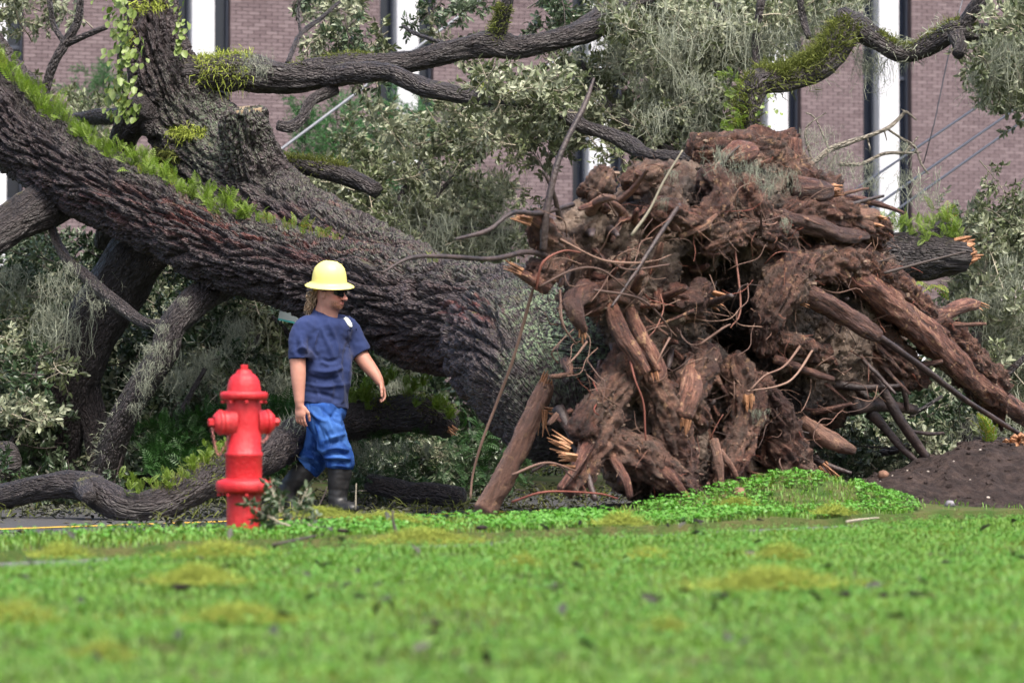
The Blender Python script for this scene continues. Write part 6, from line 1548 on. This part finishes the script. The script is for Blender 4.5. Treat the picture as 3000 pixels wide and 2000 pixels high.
# ================================================================== dirt mound, clover, grass and debris
def mound_z(x, y):
    P = np.stack([x * 4, y * 4, 0 * x + 2], -1)
    z = gauss(x, y, 3.1, 19.9, .8, .85, .38) + gauss(x, y, 2.3, 19.1, .5, .6, .09) + gauss(x, y, 1.3, 19.2, .8, .55, .12) + gauss(x, y, 4.6, 20.6, 1.2, 1.0, .35) - .06
    return z + (.05 * fbm(P, 4) + .03 * (.3 - np.abs(perlin(P * 3)))) * np.clip(z * 8 + .6, 0, 1)
us = np.linspace(0, 1, 340); xs = .2 + 5.8 * us; ys = np.linspace(17.6, 22.2, 240)
X, Y = np.meshgrid(xs, ys, indexing='ij'); Z = mound_z(X, Y); Z = np.where(Z < -.03, -.2, Z)
a = (np.arange(339)[:, None] * 240 + np.arange(239)[None]).ravel()
link('dirt_mound', mesh_np('dirt_mound', np.stack([X, Y, Z], -1).reshape(-1, 3), np.stack([a, a + 240, a + 241, a + 1], 1), M['dirt']), kind='structure')
gq = np.random.default_rng(41)
def surf_z(x, y):
    u, v = xy2uv(x, y); return np.where(v > V_LAWN, lawn_z(x, y), verge_z(x, y))
def scatter(count, d0, d1, ext=.9):
    y = np.sqrt(gq.uniform(d0 ** 2, d1 ** 2, count)); w = 1500 / F * y + ext; x = gq.uniform(-1, 1, count) * w; u, v = xy2uv(x, y)
    return x, y, u, v
def blades(x, y, ln, wd, mat, name, label, lean=.5, seed=0, yellow=None):
    q = np.random.default_rng(seed); n_ = len(x); z = surf_z(x, y) - .004
    a = q.uniform(0, 6.283, n_); d = np.stack([np.cos(a), np.sin(a), 0 * a], 1); s = np.stack([-np.sin(a), np.cos(a), 0 * a], 1)
    l = (ln * q.uniform(.5, 1.3, n_))[:, None]; w = (wd * q.uniform(.7, 1.2, n_))[:, None]; k = (lean * q.uniform(.3, 1.6, n_))[:, None]
    P0 = np.stack([x, y, z], 1); up = np.array([0, 0, 1.])
    P1 = P0 + up * l * .55 + d * l * .3 * k; P2 = P0 + up * l * (.92 - .25 * k) + d * l * .85 * k
    Vv = np.stack([P0 - s * w * .35, P0 + s * w * .35, P1 - s * w * .5, P1 + s * w * .5, P2], 1).reshape(-1, 3); i = np.arange(n_)[:, None] * 5
    r = np.clip(q.random(n_) * .55 + .3 * sstep(-.4, .4, fbm(np.stack([x * 2.3, y * 1.4, 0 * x + 21], -1), 3)), 0, .85)
    if yellow is not None: r = np.where(q.random(n_) < yellow, .97, r)
    mb = MB(); mb.add(Vv, i + [0, 1, 3, 2], np.repeat(r, 5)); mb.more(i + [2, 3, 4])
    return link(name, mb.mesh(name, M[mat]), None, label, 'grass', None, 'stuff')
def patch(x, y): return fbm(np.stack([x * 1.1, y * .7, 0 * x + 7], -1), 3)
x, y, u, v = scatter(350000, 5.6, 17.5, 1.7); m = (v > V_LAWN + .01) & (gq.random(len(x)) < .55 + .5 * sstep(-.2, .3, perlin(np.stack([x * 3, y * 3, 0 * x], -1))))
x, y = x[m], y[m]; yl = .06 + .5 * sstep(.15, .45, patch(x, y))
blades(x, y, .034, .0052, 'grass', 'grass', 'short green lawn grass covering the near ground', .7, 1, yl)
x, y, u, v = scatter(120000, 11, 21, 1.2); m = (v < V_WALK - .02) & (v > V_KERB + .0); x, y, u = x[m], y[m], u[m]
m2 = ~((x > 2.35) & (y > 17.2)) | (gq.random(len(x)) < .08); x, y = x[m2], y[m2]
yl = .10 + .45 * sstep(.0, .4, patch(x * 1.5, y)) * (x < .6)
blades(x, y, .045, .007, 'grass', 'verge_grass', 'rough grass of the verge around the hydrant', .6, 2, yl)
def clover(x, y, size, name, label, seed):
    q = np.random.default_rng(seed); n_ = len(x); z = surf_z(x, y) + q.uniform(.012, .05, n_)
    Vs, Fs, R = [], [], []; off = 0
    a0 = q.uniform(0, 6.28, n_)
    for j in range(3):
        a = a0 + j * 2.094; D = np.stack([np.cos(a), np.sin(a), q.uniform(-.25, .35, n_)], 1); U = np.tile([0, 0, 1.], (n_, 1)) + q.normal(size=(n_, 3)) * .35
        l = size * q.uniform(.6, 1.2, n_); V, Fq = leaf_batch(np.stack([x, y, z], 1), D, U, l, l * .95, .1); Vs.append(V); Fs.append(Fq + off); off += len(V); R.append(np.repeat(q.random(n_), 6))
    return link(name, mesh_np(name, np.concatenate(Vs), [np.concatenate(Fs)], M['clover'], {'rnd': np.concatenate(R)}), None, label, 'clover', None, 'stuff')
x, y, u, v = scatter(42000, 14, 21, .8); dens = np.clip(sstep(-1.6, -.2, x) * .7 + .3, 0, 1) * ((v < V_WALK - .05) & (v > V_KERB)); m = (gq.random(len(x)) < dens) & ~((x > 2.42) & (y > 17.4)) & (patch(x * 1.5, y) < .35)
clover(x[m], y[m], .021, 'clover', 'bright green clover covering the bank in front of the root mass', 3)
x, y, u, v = scatter(40000, 6, 17, 1.6); m = (v > V_LAWN + .02) & (perlin(np.stack([x * 2.2, y * 2.2, 0 * x + 3], -1)) > -.1); clover(x[m], y[m], .011, 'lawn_clover', 'small clover leaves mixed into the lawn', 4)
# grass lip over the pavement edges
# ---- tufts of yellow moss blown out of the tree
def tuft_mesh(seed, rx=.2, ry=.12, hgt=.07, count=900):
    q = np.random.default_rng(seed); P0 = q.normal(size=(count, 3)) * [rx * .6, ry * .6, 0]; e = np.clip(1 - (P0[:, 0] / rx) ** 2 - (P0[:, 1] / ry) ** 2, .05, 1); P0[:, 2] = hgt * e * q.random(count)
    P1 = P0 + q.normal(size=(count, 3)) * [.03, .03, .018] + [0, 0, .012]; P2 = P1 + q.normal(size=(count, 3)) * [.03, .03, .016]
    w = q.normal(size=(count, 3)); w = w / np.linalg.norm(w, axis=1)[:, None] * .0017
    k = np.arange(count)[:, None] * 5; mb = MB(); mb.add(np.stack([P0 - w, P0 + w, P1 - w, P1 + w, P2], 1).reshape(-1, 3), k + [0, 1, 3, 2], np.repeat(q.random(count), 5)); mb.more(k + [2, 3, 4]); return mb.mesh('moss_tuft', M['moss'])
TU = [tuft_mesh(i, *s) for i, s in enumerate(((.2, .14, .10, 1500), (.13, .1, .07, 900), (.3, .16, .09, 2000)))]
def ground_at(px_, py_):
    """where the sight line through a picture point meets the ground"""
    d = 20.0
    for _ in range(30):
        P = W(px_, py_, d); z = float(surf_z(np.array(P[0]), np.array(P[1]))); d2 = d * (CAM_H - z) / max(CAM_H - P[2], .05); d = .5 * d + .5 * min(d2, 30)
    P = W(px_, py_, d); P[2] = float(surf_z(np.array(P[0]), np.array(P[1]))); return P
for (x, y, k, s, lab) in [(580, 1722, 0, .62, 'raised yellow moss tuft in the lawn below the hydrant'), (2260, 1735, 2, .72, 'broad yellow moss tuft on the lawn in line with the root mass'), (700, 1835, 2, .5, 'flat yellow moss patch on the lawn, lower middle'), (50, 1840, 1, .7, 'orange-tinged moss tuft at the edge of the lawn'),
        (2290, 1650, 1, .75, 'small yellow moss tuft on the lawn before the clover bank'), (1900, 1645, 1, .6, 'pale yellow moss tuft on the lawn below the splintered roots'), (1530, 1670, 1, .5, 'thin yellow moss wisp on the lawn near the path'), (640, 1640, 2, .6, 'yellow moss strip on the lawn edge below the hydrant'), (180, 1660, 1, .7, 'yellow moss wisp on the lawn near the path at the dark trunk side'),
        (940, 1525, 2, .55, 'green-yellow moss heap by the leafy twig next to the hydrant'), (1130, 1540, 2, .6, 'moss strip on the verge in front of the worker'), (1240, 1600, 2, .7, 'yellow moss drift along the path below the worker'), (2300, 1430, 1, .8, 'yellow moss tuft on top of the clover bank'), (1820, 1545, 1, .8, 'moss tuft at the foot of the clover bank'), (2440, 1515, 1, .7, 'moss tuft on the bank beside the bare dirt'), (1950, 1860, 1, .4, 'small moss wisp on the near lawn'), (300, 1950, 1, .5, 'moss wisp at the bottom of the lawn'), (2160, 1490, 0, .5, 'moss tuft half way up the clover bank')]:
    o = link('moss_tuft', TU[k], None, lab, 'moss', 'tufts of yellow moss on the grass', None, Vector(ground_at(x, y)) + Vector((0, 0, .02))); o.rotation_euler = (0, 0, fq.uniform(-.6, .6)); o.scale = (s, s, s)
# ---- leafy oak twig lying by the hydrant
# ---- litter of leaves, twigs and moss the storm left on the road
q = np.random.default_rng(61); nl = 26000; y = np.where(q.random(nl) < .12, q.uniform(15.5, 19, nl), q.uniform(18.6, 30, nl)); x = q.uniform(-1, 1, nl) * (.1715 * y + .8); u, v = xy2uv(x, y)
m = ((v < V_KERB - 1.6) | ((v < V_KERB - .25) & ((q.random(nl) < .4) | (x / y < -.122)))) & ~((x > .3) & (y < 20.5)) & (fbm(np.stack([x * 1.5, y * 1.5, 0 * x], -1), 3) > -.35 + .5 * sstep(21.5, 19.5, y)); x, y, v = x[m], y[m], v[m]; nl = len(x)
z = np.where(v > V_FAR, -.12, 0.02) + q.random(nl) ** 2 * np.where(y < 22.6, .03, .10)
a = q.uniform(0, 6.28, nl); D = np.stack([np.cos(a), np.sin(a), q.normal(size=nl) * .35], 1); ll = q.uniform(.03, .065, nl)
V, Fq = leaf_batch(np.stack([x, y, z], 1), D, np.tile([0, 0, 1.], (nl, 1)) + q.normal(size=(nl, 3)) * .4, ll, ll * .42)
link('leaf_litter', mesh_np('leaf_litter', V, Fq, M['litter'], {'rnd': np.repeat(q.random(nl), 6)}), None, 'litter of torn dark oak leaves covering the road under the tree', 'leaf litter', None, 'stuff')
nl = 9000; y = q.uniform(19.5, 30, nl); x = q.uniform(-1, 1, nl) * (.1715 * y + .8); u, v = xy2uv(x, y); m = (v < V_KERB - 1.2) & ~((x > .3) & (y < 20.5)) & (fbm(np.stack([x * 1.2, y * 1.2, 0 * x + 9], -1), 3) > .05); x, y, v = x[m], y[m], v[m]; nl = len(x)
P0 = np.stack([x, y, np.where(v > V_FAR, -.12, 0.02)], 1); P1 = P0 + q.normal(size=(nl, 3)) * [.04, .04, .02] + [0, 0, .05]; P2 = P1 + q.normal(size=(nl, 3)) * [.05, .05, .02] + [0, 0, .02]; w = q.normal(size=(nl, 3)); w = w / np.linalg.norm(w, axis=1)[:, None] * .004; k = np.arange(nl)[:, None] * 5
mb = MB(); mb.add(np.stack([P0 - w, P0 + w, P1 - w, P1 + w, P2], 1).reshape(-1, 3), k + [0, 1, 3, 2], np.repeat(q.random(nl), 5)); mb.more(k + [2, 3, 4]); link('moss_litter', mb.mesh('moss_litter', M['greenmoss']), None, 'green moss strewn over the road under the tree', 'moss', None, 'stuff')
tg = thing('oak_twig', 'broken oak twig with green leaves lying against the hydrant base', 'twig', ground_at(830, 1545))
TWS = [make_spray(400 + i, .22, leaf=(.035, .06), nside=8, dens=.02, droop=.1, mats=('darkleaf', 'twig')) for i in range(2)]
for (x, y, d, v, s) in [(850, 1540, 14.75, (-.6, -.1, .75), .85), (860, 1530, 14.85, (-.1, -.2, .6), .8), (830, 1535, 14.65, (-.9, -.2, .3), .9), (880, 1530, 14.85, (.5, -.1, .35), .7), (840, 1510, 14.9, (-.6, .1, .8), .85), (900, 1535, 14.75, (.8, 0, .12), .8), (820, 1500, 14.8, (-.5, -.1, .9), .7)]:
    o = link('leaf_spray', TWS[int(fq.integers(2))], tg); o.location = Vector(W(x, y, d)) - tg.location; o.rotation_euler = rot_euler(v, fq.uniform(0, 6)); o.scale = (s, s, s)
# ---- sticks
def stick(label, pts, r, mat='dark_twig', group=None, name='stick'):
    P = np.array(pts); o = thing(name, label, 'stick', P[0], group)
    child('bark', tube_mesh('bark', np.column_stack([P, np.linspace(r, r * .5, len(P))]), M[mat], step=.03, bark=0, lump=.4, seg=6, seed=r * 99), o); return o
for lab, pp, r, mt in [('curved twig stuck upright in the verge in front of the worker', [(1165, 1590), (1158, 1550), (1150, 1520), (1152, 1495)], .011, 'dark_twig'), ('pale upright twig beside the worker front boot', [(1042, 1490), (1043, 1440), (1044, 1415)], .006, 'twig'), ('pale twig crossing the upright twig by the boot', [(1030, 1440), (1060, 1442), (1078, 1439)], .005, 'twig'), ('bent twig leaning behind the leafy twig', [(930, 1490), (950, 1450), (958, 1425)], .006, 'dark_twig'),
        ('forked twig lying along the path edge', [(800, 1595), (860, 1590), (930, 1575), (1010, 1565)], .008, 'dark_twig'), ('dark twig on the lawn below the hydrant', [(815, 1640), (850, 1628), (872, 1618)], .006, 'dark_twig'), ('small twisted twig on the lawn near the path', [(525, 1645), (555, 1632), (575, 1640), (598, 1642)], .006, 'dark_twig'), ('two-pronged green sprout in the lawn', [(258, 1650), (262, 1670), (275, 1680)], .005, 'dark_twig'),
        ('twig on the clover bank', [(2030, 1512), (2050, 1500), (2065, 1485)], .008, 'dark_twig'), ('twig lying on the lawn beyond the moss tuft', [(2590, 1540), (2610, 1552), (2630, 1560)], .006, 'dark_twig'), ('dark stick lying along the foot of the clover bank', [(1960, 1530), (2010, 1528), (2060, 1533)], .01, 'dark_twig'), ('long dark stick in the near lawn', [(1505, 1730), (1560, 1726), (1630, 1732)], .008, 'dark_twig'), ('grey stick on the bank beside the bare dirt', [(2480, 1527), (2540, 1525), (2575, 1522)], .008, 'twig'), ('thin stick on the bank before the roots', [(1660, 1520), (1680, 1535), (1695, 1545)], .006, 'dark_twig')]:
    G = [ground_at(*pp[0])]; d0 = G[0][1]; flat_ = abs(pp[-1][1] - pp[0][1]) < 35
    for (a, b) in pp[1:]: G.append(ground_at(a, b) + [0, 0, .012] if flat_ else W(a, b, d0))
    stick(lab, G, r, mt)
# ---- fallen leaves and dark clods on the lawn
LFm = []
for i in range(3):
    V, Fq = leaf_batch(np.zeros((1, 3)), np.array([[1., 0, .15 * i]]), np.array([[0, .2 * i, 1.]]), [.06], [.026], .25); mb = MB(); mb.add(V, Fq, .2 + .3 * i); LFm.append(mb.mesh('fallen_leaf', M['litter']))
for k in range(70):
    x, y = fq.uniform(0, 3000), 1530 + 440 * fq.random() ** 1.3; P = ground_at(x, y)
    o = link('fallen_leaf', LFm[int(fq.integers(3))], None, 'dark fallen oak leaf lying in the grass', 'leaf', 'fallen oak leaves on the grass', None, Vector(P) + Vector((0, 0, .04))); o.rotation_euler = (fq.uniform(-.9, .9), fq.uniform(-.9, .5), fq.uniform(0, 6.28)); s = fq.uniform(.7, 1.3); o.scale = (s, s, s)
CLm = []
for i in range(3): mb = MB(); blob(mb, (0, 0, 0), .03, i * 3.3, .5, .6); CLm.append(mb.mesh('bark_clod', M['dirt']))
for lab, x, y, s in (('dark bark clod on the lawn before the clover bank', 2775, 1668, 1.0), ('dark clod in the near lawn under the root mass', 2110, 1770, 1.1), ('pair clod of dark bark on the near lawn', 2475, 1768, .9), ('brown clod on the near lawn beside the bark clod', 2685, 1765, .9), ('dark bark lump by the path below the worker', 1410, 1562, 1.2), ('black clod on the near lawn below the hydrant', 530, 1745, 1.0), ('small clod on the lawn in the middle', 1275, 1855, .8), ('dark clod beside the path twig', 1005, 1572, 1.0), ('dark clod near the broad moss tuft', 2590, 1770, .8)):
    o = link('bark_clod', CLm[int(fq.integers(3))], None, lab, 'clod', 'dark clods on the lawn', None, Vector(ground_at(x, y)) + Vector((0, 0, .03))); o.scale = (s * 1.2, s * .7, s * .5); o.rotation_euler = (0, 0, fq.uniform(0, 6))
# ---- stones and crumbs on the dirt mound
plain('grey_stone', (0.2, .19, .21), .8, var=.3); plain('pale_stone', (.42, .36, .31), .85, var=.3); plain('brown_stone', (.16, .085, .055), .9, var=.6)
def mound_at(px_, py_):
    d = 19.0
    for d in np.arange(17.6, 22, .01):
        P = W(px_, py_, d)
        if P[2] <= max(float(mound_z(np.array(P[0]), np.array(P[1]))), float(verge_z(np.array(P[0]), np.array(P[1])))): break
    return P
for lab, x, y, r, mt in (('grey round stone at the foot of the dirt mound', 2783, 1482, .032, 'grey_stone'), ('brown rock on the edge of the clover bank under the roots', 2165, 1452, .045, 'brown_stone'), ('reddish rock standing behind the clover bank', 2588, 1398, .04, 'brown_stone'), ('white pebble at the foot of the bank by the path', 2672, 1513, .01, 'pale_stone')):
    mb = MB(); blob(mb, (0, 0, 0), r, x, .5, .75); link('stone', mb.mesh('stone', M[mt]), None, lab, 'stone', None, None, Vector(mound_at(x, y)) + Vector((0, 0, r * .4)))
mb = MB(); q = np.random.default_rng(55)
for _ in range(1800):
    x, y = q.uniform(.6, 5), q.uniform(17.8, 20.8); z = float(mound_z(np.array(x), np.array(y)))
    if z < .0: continue
    c = np.array([x, y, z]); R = rotz(q.uniform(0, 6)) @ rotx(q.uniform(0, 6)); s = q.uniform(.008, .035); mb.add(box_v(c, (s, s * .7, s * .5), R), _BOXF)
link('dirt_crumbs', mb.mesh('dirt_crumbs', M['dirt'], False), None, 'crumbs and clods of soil on the dirt mound', 'soil', None, 'stuff')
mb = MB()
for _ in range(70):
    x, y = q.uniform(.6, 5), q.uniform(18, 20.6); z = float(mound_z(np.array(x), np.array(y)))
    if z < .0: continue
    blob(mb, (x, y, z), q.uniform(.006, .014), q.random() * 9, .5, .7)
link('pebbles', mb.mesh('pebbles', M['pale_stone']), None, 'pale pebbles sprinkled over the dirt mound', 'pebbles', None, 'stuff')
# ================================================================== broken root, wires, car, sign
t = thing('broken_root', 'splintered broken branch leaning on the trunk base beside the root mass', 'branch', W(1430, 1480, 19.0))
child('bark', tube_mesh('bark', pxpts([(1420, 1500, 19.0, 34), (1460, 1430, 19.05, 31), (1505, 1340, 19.1, 29), (1550, 1240, 19.2, 27), (1590, 1150, 19.3, 25), (1600, 1122, 19.3, 20)]), M['root'], step=.016, bark=.5, lump=.2, seed=1), t)
splinters('splintered_end', W(1600, 1120, 19.3), (.35, 0, 1), .04, .08, 10, t, 1)
splinters('splintered_end', W(1600, 1195, 19.25), (1, 0, -.15), .03, .13, 6, t, 2)
splinters('splintered_end', W(1592, 1220, 19.2), (-.05, -.1, -1), .03, .15, 6, t, 3)
t = thing('hanging_root', 'thin pale root hanging down from the root mass to the ground', 'root', W(1380, 1460, 18.6))
child('strand', tube_mesh('strand', pxpts([(1562, 845, 18.3, 5), (1535, 940, 18.35, 5.5), (1500, 1060, 18.4, 5), (1455, 1180, 18.5, 5), (1410, 1300, 18.55, 4.5), (1385, 1390, 18.6, 4), (1378, 1460, 18.6, 3.5)]), M['rootlet'], step=.03, bark=0, lump=.3, seg=6), t)
plain('steel_cable', (0.07, .075, .09), .4, .5, .4); plain('pale_cable', (0.16, .17, .19), .5, .5, .2)
def wire(label, pts, r, mat):
    P = np.array([list(W(*p)) for p in pts]); o = thing('guy_wire', label, 'cable', P[0], 'steel cables in front of the wall')
    child('cable', tube_mesh('cable', np.column_stack([P, np.full(len(P), r)]), M[mat], step=.5, bark=0, lump=0, seg=8), o)
def line(x0, y0, x1, y1, d0, d1, e0=-.6, e1=.6):
    f = lambda t: (x0 + (x1 - x0) * t, y0 + (y1 - y0) * t, d0 + (d1 - d0) * t); return [f(e0), f(.5), f(1 + e1)]
wire('top one of the three dark cables by the white fin', line(2430, 606, 2895, 292, 30, 33), .014, 'steel_cable')
wire('middle one of the three dark cables by the white fin', line(2538, 622, 2940, 344, 30, 33), .014, 'steel_cable')
wire('lowest one of the three dark cables by the white fin', line(2560, 662, 3000, 352, 30, 33), .014, 'steel_cable')
wire('pale cable rising behind the upper limbs past the vertical fin', line(820, 440, 1410, 0, 31, 33), .017, 'pale_cable')
wire('pale cable crossing behind the leafy bough to the upper limb', line(950, 605, 1683, 143, 31, 33, -.5, .2), .015, 'pale_cable')
wire('pale cable seen low in the gap under the leaning limb', line(365, 835, 450, 812, 28.5, 29, -1.5, 2.2), .016, 'pale_cable')
P = np.array([list(W(*p)) for p in ((2820, 0, 29), (2780, 150, 29), (2745, 330, 29), (2705, 480, 29))])
o = thing('thin_wire', 'thin loose wire dangling before the brick wall', 'cable', P[0]); child('cable', tube_mesh('cable', np.column_stack([P, np.full(4, .006)]), M['steel_cable'], step=.4, bark=0, lump=0, seg=6), o)
# sticks caught on the root mass
for lab, pts, r, mt in (('long straight stick pointing out of the root mass before the broken log', [(2590, 800, 20.2), (2700, 770, 20.2), (2830, 737, 20.2)], .012, 'rootlet'), ('short stick above the long stick before the broken log', [(2540, 778, 20.4), (2630, 750, 20.4)], .008, 'rootlet'), ('grey lichen-covered twig stuck across the top of the root mass', [(1850, 690, 18.5), (1900, 620, 18.5), (1945, 530, 18.5), (2000, 440, 18.5)], .010, 'twig')):
    stick(lab, [W(*p) for p in pts], r, 'dark_twig' if mt == 'rootlet' else mt)
# parked car, mostly hidden behind the leaves
plain('car_paint', (0.78, .79, .82), .3, .5); plain('car_glass', (0.05, .08, .12), .1, .6); plain('tyre', (.015, .015, .016), .8); plain('rim_metal', (.4, .4, .42), .35, .5, .7); plain('lamp_glass', (.7, .7, .7), .2); plain('bumper', (.08, .08, .09), .6)
CL = np.array(W(2860, 1100, 41.)); CL[2] = -.02
car = thing('parked_car', 'white car parked near the wall, mostly hidden by leaves', 'car', CL)
CR = rotz(math.radians(20))
def cpt(x, y, z): return CL + CR @ np.array([x, y, z])
def section_body(prof, w0, name, mat, parent):
    mb = MB(); P = []; k = len(prof)
    for yy, ins in ((-w0, .12), (-w0 - .06, 0), (w0 + .06, 0), (w0, .12)):
        P += [cpt(x * (1 - ins * .12), yy, z if ins == 0 else z) for x, z in prof]
    P = np.array(P); Qd = [[a * k + i, a * k + (i + 1) % k, (a + 1) * k + (i + 1) % k, (a + 1) * k + i] for a in range(3) for i in range(k)]
    mb.add(P, np.array(Qd)); c0_, c1_ = len(P), len(P) + 1
    V2 = np.vstack([P, P[:k].mean(0), P[-k:].mean(0)]); mb.V[-1] = V2.astype(np.float32); mb.A[-1] = np.zeros(len(V2), np.float32); mb.n += 2
    b = mb.n - len(V2); mb.F3.append(np.array([[(i + 1) % k, i, c0_] for i in range(k)] + [[3 * k + i, 3 * k + (i + 1) % k, c1_] for i in range(k)]) + b)
    return child(name, mb.mesh(name, M[mat], False), parent)
section_body([(-2.3, .35), (-2.35, .7), (-2.2, .95), (-1.2, 1.02), (-.5, 1.05), (1.5, 1.05), (2.1, 1.0), (2.3, .75), (2.3, .35)], .82, 'body', 'car_paint', car)
section_body([(-1.25, 1.0), (-.45, 1.48), (.9, 1.5), (1.75, 1.02)], .66, 'roof', 'car_paint', car)
for y in (-.745, .745):
    mb = MB(); mb.add(np.array([cpt(x, y, z) for x, z in ((-1.0, 1.07), (-.4, 1.42), (.85, 1.43), (1.5, 1.07))]), np.array([[0, 1, 2, 3]])); child('window', mb.mesh('window', M['car_glass'], False), car)
for x in (-1.45, 1.4):
    for y in (-.84, .84):
        c = cpt(x, y, .32); ax = CR @ np.array([0, math.copysign(1, y), 0])
        w = child('wheel', axis_lathe([(.2, -.1), (.31, -.1), (.32, -.06), (.32, .06), (.31, .1), (.21, .1)], c, ax, 24).mesh('tyre', M['tyre']), car)
        child('rim', axis_lathe([(.2, .06), (.19, .08), (.06, .09), (.001, .1)], c, ax, 20).mesh('rim', M['rim_metal']), w)
for y in (-.6, .6): mb = MB(); mb.add(box_v(cpt(-2.31, y, .78), (.12, .32, .14), CR), _BOXF); child('headlight', mb.mesh('headlight', M['lamp_glass'], False), car)
mb = MB(); mb.add(box_v(cpt(-2.34, 0, .48), (.12, 1.7, .2), CR), _BOXF); child('bumper', mb.mesh('bumper', M['bumper'], False), car)
# low box behind the leaves, and street sign behind the worker
plain('sign_grey', (.2, .24, .25), .5, .5, .2); plain('sign_teal', (.02, .2, .2), .5); plain('post_metal', (.3, .31, .32), .4, .5, .6)
sc_ = W(868, 915, 25.0); sg_ = thing('street_sign', 'grey street sign with teal lower edge behind the worker shoulder', 'sign', [sc_[0], sc_[1], 0])
RS = rotz(.25) @ roty(math.radians(12))
mb = MB(); mb.add(box_v(sc_, (.28, .008, .16), RS), _BOXF); pl = child('sign_panel', mb.mesh('sign_panel', M['sign_grey'], False), sg_)
mb = MB(); mb.add(box_v(sc_ + RS @ np.array([0, -.002, -.088]), (.28, .010, .014), RS), _BOXF); child('edge', mb.mesh('edge', M['sign_teal'], False), pl)
mb = MB(); add_tube(mb, [[sc_[0] + .02, sc_[1] + .03, -.2, .022], [sc_[0] + .02, sc_[1] + .03, sc_[2] + .1, .022]], step=.5, seg=10); child('post', mb.mesh('post', M['post_metal']), sg_)
